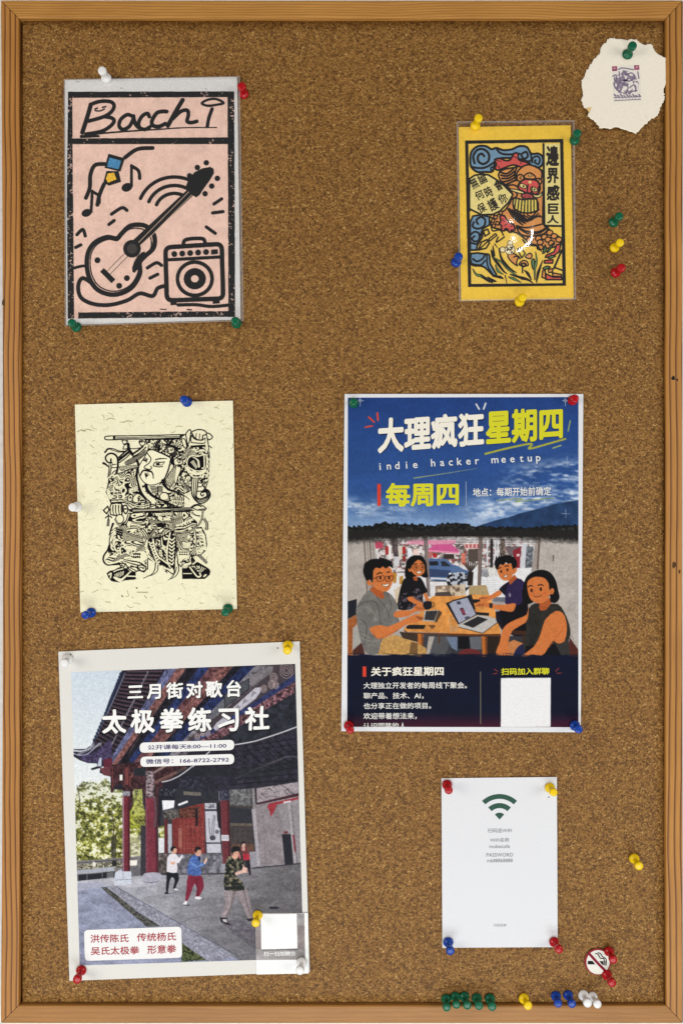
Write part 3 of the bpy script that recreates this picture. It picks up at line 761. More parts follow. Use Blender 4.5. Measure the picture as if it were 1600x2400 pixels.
    c.stroke(T4(960, 640, 1000, 1220), 1.4, (110, 104, 108), 0, .7); c.stroke(T4(1260, 520, 1330, 1190), 4, (164, 158, 162), 0); c.stroke(T4(1290, 520, 1355, 1190), 1.5, (104, 98, 104), 0)
    c.poly(T4(1178, 858, 1280, 858, 1312, 1208, 1214, 1218), (44, 44, 52)); c.poly(T4(1200, 825, 1245, 822, 1248, 850, 1202, 852), (110, 60, 64)); c.poly(T4(1300, 865, 1320, 865, 1340, 1060, 1322, 1060), (128, 48, 58)); c.stroke(T4(840, 1250, 1200, 1215, 1390, 1190), 2.5, (60, 58, 66), 0)
    # third column and its notice
    column(T4(473, 470, 575, 470, 592, 1190, 500, 1200), (106, 54, 60), (112, 66, 72)); c.poly(T4(468, 200, 575, 200, 580, 470, 472, 470), (66, 66, 80), tex=1, tp=3); c.poly(T4(484, 868, 570, 868, 572, 935, 486, 935), (206, 202, 210)); c.stroke(T4(500, 890, 560, 890), 1.2, (130, 128, 136), 0); c.stroke(T4(500, 912, 560, 912), 1.2, (130, 128, 136), 0)
    c.stroke(T4(420, 215, 450, 220, 462, 470), 2, (124, 122, 130), 0); c.poly(T4(480, 1200, 560, 1195, 530, 1300, 485, 1300), (150, 148, 158))
    # lattice ceiling and the cable
    c.poly(T2(640, 1250, 1345, 1060, 1360, 1600, 1360, 1680, 900, 1750, 560, 1770, 300, 1800, 300, 1500, 620, 1500), (50, 48, 58), tex=.3, tp=10)
    for k in range(8):
        c.stroke(T2(560 + 90 * k, 1260 + 8 * k - 20 * k, 700 + 110 * k, 1440, 980 + 110 * k, 1560 - 6 * k), 1.8, (26, 26, 34), al=.9)
        c.stroke(T2(600, 1290 + 60 * k, 900, 1250 + 62 * k, 1350, 1180 + 68 * k), 1.8, (28, 28, 36), al=.9)
        for j in range(5): p = T2(680 + 130 * j + 20 * (k % 2), 1290 + 56 * k - 16 * j)[0]; c.ell(p[0], p[1], 7, 3, (70, 66, 80), -12, .6)
    c.stroke(T2(880, 1530, 1200, 1400, 1350, 1390), 3.5, (86, 82, 88), al=.8); c.stroke(T4(640, 220, 900, 110, 1180, 0), 3, (80, 78, 84), al=.7)
    c.poly(T4(-60, 100, 300, 90, 640, 110, 1360, 0, 1362, 110, 880, 260, 580, 190, 0, 190), (44, 46, 52), al=.45)
    c.stroke(T2(1352, 1045, 1180, 1110, 1000, 1170, 850, 1215, 640, 1252), 2.6, (204, 202, 206)); c.stroke(T2(350, 1330, 310, 1365, 160, 1500), 2.6, (204, 202, 206), 0); c.stroke(T4(150, 80, 80, 135, 0, 190) + T3(1440, 205, 1360, 240, 1275, 258), 2.4, (204, 202, 206))
    # the people practising
    sk = (206, 160, 140)
    # white shirt
    c.poly(T3(1335, 1280, 1440, 1280, 1470, 1370, 1440, 1440, 1425, 1495, 1400, 1480, 1420, 1390, 1390, 1350, 1360, 1400, 1345, 1510, 1318, 1505, 1325, 1400), (34, 34, 44), sm=2)
    c.poly(T3(1330, 1270, 1335, 1130, 1380, 1080, 1440, 1090, 1470, 1130, 1500, 1095, 1515, 1110, 1470, 1190, 1445, 1190, 1445, 1300, 1335, 1290), (214, 210, 216), sm=2); c.poly(T3(1370, 1180, 1420, 1170, 1425, 1200, 1380, 1210), sk)
    c.ell(*T3(1412, 1045)[0], 6.5, 8.5, sk); c.poly(T3(1372, 1040, 1380, 1005, 1420, 998, 1440, 1020, 1410, 1022, 1396, 1060), (36, 32, 36), sm=2)
    c.poly(T3(1300, 1530, 1345, 1510, 1350, 1545, 1310, 1545), (30, 30, 34)); c.poly(T3(1400, 1490, 1430, 1480, 1475, 1500, 1430, 1502), (214, 210, 214)); c.stroke(T3(1350, 1545, 1470, 1520), 3, (96, 92, 108), 0, .5)
    # blue jacket, red trousers
    c.poly(T6(105, 55, 245, 45, 282, 150, 275, 215, 225, 305, 190, 300, 205, 220, 180, 150, 150, 220, 105, 335, 70, 345, 85, 220), (122, 44, 62), sm=2); c.stroke(T6(190, 90, 215, 200, 215, 290), 2, (92, 30, 48))
    c.poly(T4(100, 1320, 110, 1180, 150, 1110, 215, 1095, 250, 1130, 240, 1190, 290, 1170, 310, 1135, 325, 1160, 300, 1220, 245, 1235, 250, 1330), (78, 104, 160), sm=2, tex=.35); c.poly(T4(290, 1165, 318, 1120, 322, 1160, 300, 1205, 280, 1200), (214, 178, 160)); c.poly(T4(215, 1110, 245, 1120, 240, 1180, 225, 1160), (36, 40, 60)); c.stroke(T4(130, 1180, 200, 1230, 270, 1205), 4, (112, 140, 190))
    c.ell(*T4(217, 1060)[0], 7.5, 10.5, sk); c.poly(T4(178, 1050, 188, 1010, 220, 1000, 252, 1020, 240, 1040, 210, 1040, 200, 1075), (40, 34, 36), sm=2)
    c.poly(T6(42, 385, 75, 348, 95, 360, 85, 395), (222, 218, 222)); c.poly(T6(178, 325, 190, 300, 235, 300, 270, 325, 230, 335), (222, 218, 222)); c.poly(T6(60, 400, 130, 390, 100, 410), (70, 68, 80)); c.poly(T6(230, 335, 285, 318, 275, 335), (70, 68, 80))
    # camouflage jacket
    c.poly(T6(520, 190, 740, 180, 800, 310, 845, 540, 790, 550, 740, 420, 655, 290, 625, 330, 600, 430, 550, 540, 490, 540, 490, 480, 535, 370), (146, 134, 138), sm=2); c.stroke(T6(640, 210, 600, 400, 545, 535), 6, (104, 94, 98), al=.6); c.stroke(T6(560, 220, 580, 400, 510, 520), 2, (176, 166, 168), al=.6); c.stroke(T6(740, 220, 790, 420, 830, 530), 5, (112, 102, 106), al=.6)
    nc = c.fbm(6, 5, 2)
    def camo(X, Y, sl):
        n = nc[sl][..., None]
        col = np.where(n < .42, np.array([36, 38, 38.]), np.where(n < .53, np.array([66, 68, 58.]), np.where(n < .62, np.array([92, 88, 72.]), np.array([130, 122, 104.]))))
        return col / 255
    c.field(T4(520, 1500, 525, 1300, 540, 1150, 600, 1105, 690, 1130, 740, 1170, 735, 1250, 650, 1290, 645, 1330, 720, 1400, 745, 1480, 740, 1500), camo, sm=2)
    c.poly(T4(520, 1460, 745, 1450, 750, 1490, 520, 1500), (42, 44, 44)); c.poly(T4(645, 1300, 720, 1270, 735, 1215, 755, 1240, 805, 1255, 800, 1300, 740, 1300, 660, 1330), (216, 178, 166), sm=2); c.poly(T4(765, 1270, 800, 1250, 812, 1290, 775, 1300), (170, 140, 134))
    c.ell(*T4(642, 1085)[0], 9, 12.5, sk); c.poly(T4(600, 1060, 605, 1010, 650, 995, 700, 1010, 705, 1050, 650, 1055, 620, 1075, 610, 1110), (34, 32, 36), sm=2); c.stroke(T4(690, 1080, 700, 1140), 3, (186, 100, 100), 0)
    c.poly(T6(462, 540, 490, 540, 550, 545, 555, 590, 600, 630, 540, 620, 480, 590), (44, 40, 48)); c.poly(T6(495, 560, 545, 560, 550, 600, 510, 590), (190, 184, 186)); c.poly(T6(770, 560, 850, 545, 870, 575, 800, 585), (46, 42, 50))
    # woman in red at the back
    c.poly(T4(765, 1150, 805, 1150, 825, 1330, 805, 1330, 780, 1240), (40, 36, 44)); c.poly(T4(725, 1090, 800, 1080, 815, 1150, 740, 1160), (168, 52, 66)); c.poly(T4(700, 1030, 720, 1000, 770, 1000, 800, 1080, 730, 1090), (116, 62, 64)); c.ell(*T4(735, 980)[0], 5, 7, (196, 160, 148)); c.poly(T4(705, 980, 715, 945, 750, 940, 765, 970, 740, 960, 720, 980, 715, 1010), (34, 30, 34)); c.ell(*T4(738, 1030)[0], 4, 4, (190, 158, 146))
    # dark edge behind the big writing
    # tone of a small ink-jet photo
    z = (c.fbm(3.6, 3, 3) - .5)[..., None]; c.a = np.clip(c.a * (1 + .62 * z * np.clip(1.05 - c.a.mean(-1, keepdims=True), 0, .6)), 0, 1); c.a = np.clip(c.a - .035 * (1 - c.a) ** 3, 0, 1); c.a = (c.a ** 1.07).astype(np.float32)
    c.grain(.12); c.blur(1)
    return c

q_sheet = [(137.3, 1527.3), (702.1, 1503.2), (725.8, 2277.8), (163.3, 2298.9)]
h_taiji = lambda u, v: 0.0010 + 0.0022 * np.sin(np.pi * np.clip(u, 0, 1)) * (0.4 + v) * .5 + 0.0014 * np.sin(np.pi * v) + 0.0012 * np.clip(v - .8, 0, 1) * u * 5 * (1 - .4 * u)
sh_taiji = Sheet(q_sheet, h_taiji)
taiji = empty('event_poster', W(435, 1900, 0))
tag(taiji, 'tall poster photo of people practising under a temple roof with white brush lettering', 'poster')
paper(sh_taiji, M_PAPER_WARM, taiji)
printed('printed_photo', sh_taiji, [(167.3, 1575.7), (691.6, 1556.0), (711.5, 2246.6), (187.4, 2262.9)], art_temple(), 1.15, taiji)
T1, T2, T3, T4, T5, T6 = [frame_of(x, y, 4.9) for x, y in ((120, 1490), (420, 1490), (120, 1780), (420, 1780), (120, 2040), (420, 2040))]
I_WHITE = ink('white_ink', 236, 235, 232); I_BLACK = ink('black_ink', 24, 22, 26); I_NAVY = ink('navy_ink', 60, 60, 104); I_RED = ink('red_ink', 164, 60, 70); I_PANEL = ink('panel_white', 230, 228, 226)
tq1 = line_quad(T1, 870, 558, 735, 725, 505, 700, T2); tq2 = line_quad(T1, 583, 850, 1125, 1038, 813, 1083, T2)
shift = lambda q, dx, dy: [(x + dx, y + dy) for x, y in q]
set_words('lettering_shadow', spaced('三月街对歌台', shift(tq1, 1.3, 1.4)) + spaced('太极拳练习社', shift(tq2, 1.5, 1.7)), sh_taiji, I_BLACK, taiji, bold=.046, off=.00016)
set_words('title_lettering', spaced('三月街对歌台', tq1) + spaced('太极拳练习社', tq2), sh_taiji, I_WHITE, taiji, bold=.030, off=.00024)
for y0, y1, y2, y3, body, q in ((1228, 1345, 1195, 1312, '公开课每天8:00—11:00', line_quad(T1, 1108, 1255, 1312, 542, 1233, 1290, T2)), (1390, 1507, 1357, 1475, '微信号：166-8722-2792', line_quad(T1, 1088, 1417, 1475, 572, 1392, 1450, T2))):
    x0 = 1018 if y0 < 1300 else 1026
    b = round_box([T1(x0, y0)[0], T2(632, y2)[0], T2(632, y3)[0], T1(x0, y1)[0]], 11.5)
    p = patch('caption_panel', sh_taiji, b, I_PANEL, taiji, .00020)
    set_words('caption_lettering', [(body, q)], sh_taiji, I_NAVY, taiji, bold=.016, off=.00028)
patch('caption_panel', sh_taiji, round_box(T5(380, 685, 1495, 645, 1505, 1002, 390, 1040), 10), I_PANEL, taiji, .00020)
set_words('caption_lettering', [('洪传陈氏', line_quad(T5, 452, 738, 832, 892, 730, 826)), ('传统杨氏', line_quad(T5, 985, 722, 818, 1435, 708, 806)), ('吴氏太极拳', line_quad(T5, 457, 880, 974, 1015, 868, 964)), ('形意拳', line_quad(T5, 1105, 862, 962, 1437, 850, 950))], sh_taiji, I_RED, taiji, bold=.016, off=.00028)
def dot(sheet, x, y, r, parent, mat=None, name='pin_hole', off=.00014):
    patch(name, sheet, [(x + r * math.cos(i * .7854), y + r * math.sin(i * .7854)) for i in range(8)], mat or I_BLACK, parent, off)
dot(sh_taiji, *T1(226, 212)[0], 1.5, taiji); dot(sh_taiji, *T2(1130, 142)[0], 1.7, taiji)

# the small slip pinned over the corner
def art_slip():
    c = Canvas(590, 2130, 730, 2292, 2, (236, 236, 234))
    n = c.fbm(30, 16, 3); n2 = c.fbm(5, 4, 3)
    c.field(T6(860, 480, 1436, 492, 1446, 1025, 860, 1030), lambda X, Y, sl: ((np.array([150, 144, 144.]) * (.68 + .4 * n[sl][..., None] + .22 * n2[sl][..., None])) / 255))
    c.poly(T6(1345, 640, 1440, 640, 1440, 900, 1355, 900), (122, 104, 100), al=.4); c.poly(T6(880, 690, 940, 690, 940, 900, 880, 900), (122, 104, 100), al=.4)
    c.poly(T6(945, 898, 1360, 886, 1362, 916, 948, 920), (84, 80, 82), al=.6); c.blur(1)
    c.poly(T6(938, 502, 1348, 500, 1358, 897, 943, 908), (238, 237, 236))
    c.grain(.05); return c
q_slip = [(598, 2139), (721.6, 2140), (723.3, 2281.5), (601, 2284)]
sh_slip = Sheet(q_slip, lambda u, v: h_taiji(.82 + .18 * u, .82 + .18 * v) + .0006 + .0008 * np.clip(u - .6, 0, 1) * np.clip(1 - v, 0, 1))
slip = empty('paper_slip', W(660, 2210, 0.001))
tag(slip, 'small white slip with a grey panel pinned over the lower corner of the temple poster', 'paper slip')
paper(sh_slip, M_PAPER, slip, 14, 14)
printed('printed_panel', sh_slip, q_slip, art_slip(), .9, slip)
set_words('slip_lettering', [('扫一扫加微信', line_quad(T6, 970, 932, 984, 1337, 926, 978))], sh_slip, I_WHITE, slip, bold=.016, off=.0002)
# ------------------------------------------------------------------ meetup poster (right)
def art_meetup():
    c = Canvas(806, 924, 1366, 1712, 1.6, (16, 22, 48))
    M1 = frame_of(790, 910, 2.6133); A = frame_of(790, 1220, 5.2267); B = frame_of(1060, 1220, 4.9); M4 = frame_of(790, 1520, 2.6576)
    OUT = (52, 30, 22); SK = (206, 126, 72); SK2 = (176, 96, 52); HAIR = (22, 20, 22)
    # sky
    nz = c.fbm(60, 26, 4); st = c.fbm(52, 13, 5, .5); st2 = c.fbm(14, 5, 3)
    def sky(X, Y, sl):
        t = np.clip((Y - 930) / 300, 0, 1)[..., None]
        col = np.array([44, 76, 136.]) * (1 - t) + np.array([62, 100, 158.]) * t
        b = np.clip((Y - 1150) / 85, 0, 1)[..., None] ** 1.3
        col = col * (1 - b) + np.array([146, 172, 206.]) * b
        # wispy clouds rising to the right
        s = (st[sl] * .65 + st2[sl] * .35)
        yc = 1205 - (X - 1080) * .16
        w = np.exp(-((Y - yc) / 30) ** 2) * np.clip((X - 1060) / 90, 0, 1) + .8 * np.exp(-((Y - (1190 - (X - 850) * -.08)) / 20) ** 2) * np.clip((1010 - X) / 100, 0, 1) + np.exp(-((Y - (1125 - (X - 1150) * .12)) / 24) ** 2) * np.clip((X - 1150) / 90, 0, 1)
        k = (np.clip((s - .40) * 4.0, 0, 1) * np.clip(w, 0, 1))[..., None]
        col = col * (1 - k) + np.array([224, 230, 238.]) * k
        return col * (.93 + .14 * nz[sl][..., None]) / 255
    c.field([(806, 924), (1366, 924), (1366, 1260), (806, 1260)], sky)
    for pts in (M1(150, 745, 240, 770, 370, 805), M1(170, 735, 300, 785, 460, 800)): c.stroke(pts, 1.6, (170, 192, 220), al=.6, w1=.5)
    # mountain and tree line
    c.poly(M1(840, 850, 905, 828, 1000, 800, 1050, 790, 1110, 768, 1200, 745, 1290, 722, 1330, 708, 1380, 700, 1475, 684, 1490, 880, 840, 880), (48, 74, 112), tex=.25, tp=18)
    top = []; x = 60
    while x < 1490:
        b = np.interp(x, [60, 200, 280, 460, 560, 700, 900, 1000, 1200, 1400, 1490], [846, 845, 822, 832, 842, 822, 850, 848, 852, 836, 838])
        top.append((x, b + random.uniform(-9, 8))); x += random.uniform(6, 14)
    c.poly([p for x, y in top for p in M1(x, y)] + M1(1490, 930, 60, 930), (30, 30, 32))
    nt = c.fbm(5, 4, 3)
    c.field([p for x, y in top for p in M1(x, y + 8)] + M1(1490, 930, 60, 930), lambda X, Y, sl: (np.array([80, 82, 72.]) / 255 + 0 * X[..., None], np.clip(nt[sl] * 4 - 1.9, 0, 1) * .75))
    # the room: walls, street behind the glass
    yT = 1257
    c.poly([(812, yT), (1358, yT), (1358, 1536), (812, 1536)], (176, 168, 162), tex=.1, tp=30)
    for x, w_, col in ((320, 16, (112, 96, 84)), (360, 14, (146, 136, 128)), (390, 16, (98, 84, 76)), (425, 18, (140, 132, 126))): c.poly(A(x, 215, x + w_, 215, x + w_ + 40, 900, x + 40, 900), col, al=.8)
    c.poly(A(450, 200, 1568, 205, 1568, 960, 560, 960), (222, 219, 220)); c.poly(B(-20, 200, 950, 195, 905, 560, 860, 900, -20, 900), (224, 222, 222))
    ns = c.fbm(7, 5, 3); ns2 = c.fbm(3, 6, 2)
    def street(X, Y, sl):
        n = ns[sl][..., None]; m = ns2[sl][..., None]
        col = np.where(n < .42, np.array([96, 88, 86.]), np.where(n < .5, np.array([146, 136, 134.]), np.where(n < .58, np.array([188, 178, 176.]), np.array([222, 214, 212.]))))
        return np.where((m > .68) & (n < .52), np.array([160, 74, 74.]), col) / 255
    c.field(A(450, 215, 1568, 215, 1568, 480, 1000, 640, 560, 640), street, al=.85); c.field(B(-10, 215, 945, 215, 900, 540, 480, 560, -10, 520), street, al=.8)
    for y in (208, 222, 236): c.stroke(A(450, y, 1568, y + 2), 1.2, (236, 232, 232), 0); c.stroke(A(450, y + 7, 1568, y + 9), 1.0, (120, 112, 112), 0, .8)
    for y in (208, 226, 244, 262): c.stroke(B(0, y, 945, y), 1.4, (232, 230, 230), 0); c.stroke(B(0, y + 9, 945, y + 9), 1.1, (110, 104, 106), 0, .8)
    # awnings, signs, doors, tree trunks
    c.poly(A(850, 285, 890, 235, 1060, 235, 1060, 300), (222, 160, 180)); c.poly(A(1105, 360, 1190, 285, 1400, 290, 1500, 380, 1300, 385), (206, 100, 150)); c.poly(A(1105, 240, 1440, 240, 1450, 280, 1105, 300), (218, 150, 174)); c.poly(A(460, 270, 555, 268, 560, 340, 470, 345), (190, 84, 108)); c.poly(A(1110, 360, 1490, 385, 1490, 408, 1110, 378), (226, 150, 178))
    c.poly(A(665, 195, 735, 195, 750, 440, 690, 445), (92, 82, 82), tex=.6, tp=5)
    for x0, y0, x1, y1, col in ((590, 315, 628, 420, (168, 52, 50)), (795, 320, 838, 410, (176, 58, 56)), (800, 430, 838, 500, (150, 60, 56)), (860, 340, 915, 450, (226, 226, 232)), (752, 310, 792, 470, (214, 206, 190)), (930, 350, 985, 420, (226, 200, 190)), (1115, 380, 1160, 460, (190, 120, 116)), (1170, 400, 1220, 455, (176, 50, 50)), (1300, 410, 1430, 470, (70, 58, 56)), (1520, 400, 1568, 540, (214, 130, 112)), (630, 300, 662, 460, (232, 226, 222)), (690, 440, 760, 560, (206, 204, 206))):
        c.poly(A(x0, y0, x1, y0, x1, y1, x0, y1), col)
    c.poly(B(135, 268, 305, 262, 310, 322, 138, 326), (226, 190, 186)); 
    for x in (150, 195, 240, 282): c.stroke(B(x, 282, x + 22, 282), 2.0, (160, 44, 50), 0); c.stroke(B(x + 11, 276, x + 11, 308), 2.0, (160, 44, 50), 0); c.stroke(B(x, 306, x + 24, 304), 2.0, (160, 44, 50), 0)
    c.poly(B(180, 330, 295, 325, 295, 470, 180, 470), (96, 84, 78)); c.poly(B(430, 215, 462, 215, 462, 530, 430, 540), (50, 46, 48)); c.poly(B(545, 210, 600, 210, 610, 400, 540, 420), (118, 104, 98), tex=.6)
    c.poly(B(610, 300, 790, 295, 780, 420, 640, 400), (118, 106, 110)); c.poly(B(690, 345, 785, 300, 770, 545, 720, 545), (146, 48, 62)); c.poly(B(735, 385, 768, 382, 768, 410, 736, 412), (232, 206, 206)); c.poly(B(800, 265, 860, 265, 830, 545, 775, 545), (206, 206, 212)); c.poly(B(845, 300, 930, 290, 910, 540, 830, 545), (116, 120, 126), tex=.7)
    for x in (390, 480, 510): c.poly(B(x, 220, x + 18, 220, x + 14, 520, x - 2, 520), (214, 214, 218))
    c.poly(B(380, 545, 520, 540, 515, 640, 380, 645), (200, 196, 186), tex=.3); c.poly(B(320, 560, 400, 555, 420, 640, 330, 645), (84, 84, 92)); c.ell(*B(385, 625)[0], 6.5, 5.5, (50, 50, 56))
    c.poly(B(150, 560, 905, 545, 870, 900, 150, 900), (228, 227, 230), al=.55); 
    for k in range(6): c.stroke(B(330, 690 + 26 * k, 560, 682 + 26 * k), 1.0, (190, 190, 196), 0, .8)
    # car and motorbike
    c.poly(A(1110, 480, 1180, 465, 1320, 470, 1370, 500, 1430, 560, 1560, 600, 1640, 640, 1640, 700, 1400, 740, 1110, 715), (92, 116, 156), sm=2); c.poly(A(1125, 500, 1230, 498, 1240, 550, 1130, 552), (40, 44, 54)); c.poly(A(1265, 500, 1320, 500, 1390, 560, 1280, 560), (48, 52, 62)); c.poly(A(1110, 590, 1480, 620, 1480, 690, 1110, 690), (54, 68, 100), al=.8); c.poly(A(1140, 695, 1330, 705, 1330, 725, 1140, 718), (206, 208, 214)); c.stroke(A(1140, 740, 1340, 745), 2.2, (54, 54, 60), 0); c.ell(*A(1385, 655)[0], 4, 3, (236, 236, 240))
    c.poly(B(-20, 500, 60, 520, 160, 580, 170, 640, 100, 660, -20, 600), (96, 120, 158))
    nb = c.fbm(6, 6, 2)
    c.field(A(1330, 700, 1440, 640, 1568, 640, 1640, 760, 1560, 880, 1420, 900, 1370, 830), lambda X, Y, sl: (np.where((nb[sl] < .46)[..., None], np.array([36, 36, 40.]), np.where((nb[sl] < .58)[..., None], np.array([120, 122, 132.]), np.array([214, 214, 218.]))) / 255), sm=2)
    c.field(B(-10, 600, 100, 600, 170, 640, 150, 760, 40, 780, -10, 740), lambda X, Y, sl: (np.where((nb[sl] < .5)[..., None], np.array([46, 48, 56.]), np.array([186, 190, 200.])) / 255))
    c.field(A(1200, 800, 1568, 780, 1568, 930, 1200, 930), lambda X, Y, sl: (np.where((nb[sl] < .5)[..., None], np.array([140, 116, 96.]), np.array([206, 186, 160.])) / 255, .85)); c.poly(A(1200, 880, 1380, 870, 1400, 930, 1190, 935), (88, 78, 74))
    # window posts
    c.poly(A(1055, 185, 1105, 185, 1140, 930, 1100, 930), (138, 126, 124)); c.stroke(A(1062, 190, 1104, 920), 1.2, (90, 80, 78), 0)
    c.poly(B(300, 180, 345, 180, 325, 745, 285, 745), (128, 112, 106)); c.stroke(B(342, 185, 322, 740), 1.2, (84, 74, 70), 0)
    c.poly(B(955, 190, 1000, 190, 960, 560, 905, 570), (166, 156, 150)); c.poly(B(985, 190, 1010, 190, 985, 560, 962, 560), (116, 102, 92)); c.poly(B(1010, 185, 1085, 190, 1045, 560, 985, 565), (186, 178, 172)); c.poly(B(1085, 190, 1440, 180, 1445, 1480, 1200, 900, 1050, 560), (184, 176, 170), tex=.08, tp=30); c.poly(B(1148, 400, 1165, 400, 1160, 470, 1146, 470), (120, 108, 102))
    c.field(M1(60, 872, 1490, 872, 1490, 955, 60, 955), lambda X, Y, sl: (np.array([44, 42, 40.]) / 255 + 0 * X[..., None], np.clip((1264 + 14 * np.abs(X - 1085) / 270 + 12 * (nt[sl] - .5) - Y) / 15, 0, 1)))
    # plant pot
    for a in range(-3, 4): c.stroke(B(205, 600, 205 + 22 * a, 510, 205 + 28 * a, 465 + 8 * abs(a)), 2.6, (62, 52, 46), al=.9)
    c.poly(B(175, 590, 240, 590, 230, 745, 170, 745), (48, 40, 38)); 
    # back table
    c.poly(B(190, 750, 385, 740, 425, 870, 180, 870), (178, 156, 118))
    # woman (left, black top)
    c.poly(A(690, 860, 780, 790, 800, 900, 740, 1080), (206, 186, 160), al=.8)
    c.poly(A(660, 640, 730, 640, 720, 760, 690, 770), (186, 136, 60)); c.poly(A(760, 690, 810, 670, 800, 780, 760, 780), (190, 146, 76))
    c.poly(A(750, 1090, 745, 960, 800, 740, 850, 700, 940, 690, 1020, 700, 1075, 800, 1105, 880, 1050, 900, 1045, 1000, 980, 1020, 900, 1085), (28, 26, 30), sm=2)
    nd = c.fbm(5, 5, 2)
    c.field(A(755, 1085, 760, 970, 800, 900, 850, 880, 920, 940, 930, 840, 1000, 830, 1040, 930, 1040, 1010, 920, 1080), lambda X, Y, sl: (np.array([112, 100, 112.]) / 255 + 0 * X[..., None], (nd[sl] > .54) * .85))
    c.poly(A(860, 940, 920, 930, 960, 965, 1060, 1020, 1050, 1060, 950, 1020, 870, 980), SK, sm=2); c.poly(A(1055, 905, 1090, 890, 1125, 970, 1090, 985), SK, sm=2); c.poly(A(920, 680, 985, 690, 980, 740, 940, 735), SK2)
    hair = A(830, 690, 830, 600, 850, 500, 900, 440, 970, 425, 1040, 440, 1090, 520, 1100, 620, 1110, 690, 1060, 700, 1020, 680, 930, 690, 890, 720)
    c.poly(hair, HAIR, sm=3)
    c.poly(A(870, 590, 905, 580, 920, 540, 985, 480, 1040, 510, 1070, 560, 1066, 630, 1020, 675, 985, 682, 940, 660, 910, 625, 880, 625), SK, sm=3)
    c.poly(A(895, 600, 905, 560, 960, 500, 1010, 460, 960, 450, 900, 480, 870, 560, 880, 590), HAIR, sm=2)
    for x in (958, 1035): c.outline(A(x - 34, 575, x, 543, x + 30, 575, x, 610), 1.0, OUT, 4); c.ell(*A(x + 4, 575)[0], 1.9, 2.8, OUT)
    c.stroke(A(925, 535, 975, 530), 1.6, HAIR, 0); c.stroke(A(1020, 525, 1055, 530), 1.6, HAIR, 0); c.poly(A(965, 625, 1030, 620, 1020, 645, 985, 650), (240, 228, 214)); c.outline(A(965, 625, 1030, 620, 1020, 645, 985, 650), .7, OUT, 0); c.stroke(A(1000, 570, 1012, 605, 998, 607), .8, SK2)
    # table
    c.poly(A(1130, 960, 1170, 925, 1568, 925, 1700, 900, 1760, 960, 1850, 1300, 1840, 1370, 1568, 1385, 850, 1360, 815, 1330, 860, 1275, 1040, 1100), (214, 150, 82), tex=.14, tp=14)
    c.poly(B(-40, 870, 420, 850, 490, 1050, 555, 1280, 545, 1310, 300, 1310, -40, 1300), (216, 152, 84), tex=.14, tp=14)
    c.poly(A(815, 1335, 860, 1368, 1568, 1388, 1568, 1415, 880, 1388, 820, 1360), (112, 66, 34)); c.poly(B(-40, 1298, 330, 1305, 550, 1300, 550, 1325, 330, 1335, -40, 1325), (104, 60, 32))
    # under the table
    c.poly(A(1060, 1390, 1568, 1415, 1568, 1720, 1020, 1700), (70, 70, 76)); c.poly(B(-20, 1325, 840, 1325, 840, 1650, -20, 1640), (62, 62, 68)); c.poly(A(1120, 1420, 1190, 1420, 1110, 1700, 1080, 1690), (176, 168, 160)); c.poly(A(1190, 1420, 1470, 1420, 1470, 1500, 1370, 1510, 1310, 1690, 1110, 1690), (92, 92, 96)); c.poly(A(1240, 1400, 1262, 1400, 1258, 1500, 1235, 1500), (96, 66, 44)); c.poly(A(1330, 1425, 1470, 1430, 1470, 1600, 1400, 1560), (116, 128, 150)); c.poly(B(60, 1330, 210, 1330, 190, 1480, 60, 1470), (22, 22, 28)); c.poly(B(190, 1335, 330, 1335, 330, 1480, 210, 1480), (106, 108, 114)); c.poly(B(400, 1330, 560, 1330, 500, 1620, 400, 1620), (52, 38, 30))
    c.ell(*B(195, 1540)[0], 27, 14, (112, 48, 50)); c.poly(B(60, 1545, 330, 1545, 320, 1610, 200, 1640, 70, 1605), (88, 38, 44), sm=2)
    c.poly(A(985, 1385, 1055, 1390, 1045, 1680, 980, 1680), (190, 116, 54)); c.poly(A(1030, 1390, 1055, 1390, 1045, 1680, 1028, 1680), (132, 76, 36)); c.poly(B(330, 1330, 395, 1330, 400, 1620, 345, 1620), (184, 112, 54)); c.poly(B(372, 1330, 395, 1330, 400, 1620, 380, 1620), (122, 70, 34))
    # chair and man in grey
    c.poly(A(130, 990, 240, 960, 235, 1150, 130, 1210), (40, 42, 50)); c.poly(A(130, 1215, 240, 1150, 240, 1270, 190, 1320, 185, 1660, 130, 1670), (164, 100, 56), tex=.2); c.poly(A(190, 1340, 260, 1320, 300, 1500, 200, 1580), (170, 166, 160))
    c.poly(A(190, 1590, 300, 1490, 340, 1640, 190, 1650), (86, 50, 44)); c.poly(A(440, 1480, 700, 1400, 770, 1420, 960, 1490, 1085, 1560, 1095, 1640, 1000, 1660, 490, 1640), (192, 152, 94), tex=.2); c.poly(A(900, 1490, 985, 1500, 985, 1640, 880, 1630), (126, 96, 62)); c.poly(A(760, 1360, 985, 1390, 985, 1490, 800, 1440), (72, 58, 48))
    c.poly(A(230, 1140, 245, 1040, 330, 910, 400, 850, 480, 850, 600, 870, 680, 930, 750, 1060, 720, 1110, 760, 1230, 760, 1330, 560, 1440, 500, 1630, 370, 1630, 310, 1540, 260, 1350), (124, 120, 116), sm=3, tex=.12, tp=10)
    for pts in (A(480, 930, 600, 1080, 640, 1200), A(280, 1200, 360, 1300, 330, 1520), A(560, 1440, 640, 1390, 740, 1350), A(620, 900, 660, 1040, 640, 1120), A(250, 1060, 330, 1000, 480, 1010, 530, 1270)): c.stroke(pts, 2.0, (84, 82, 82), al=.8)
    for pts in (A(300, 1440, 420, 1480, 520, 1470), A(360, 1060, 440, 1120, 470, 1230), A(300, 1380, 400, 1440)): c.stroke(pts, 2.4, (152, 148, 142), al=.7)
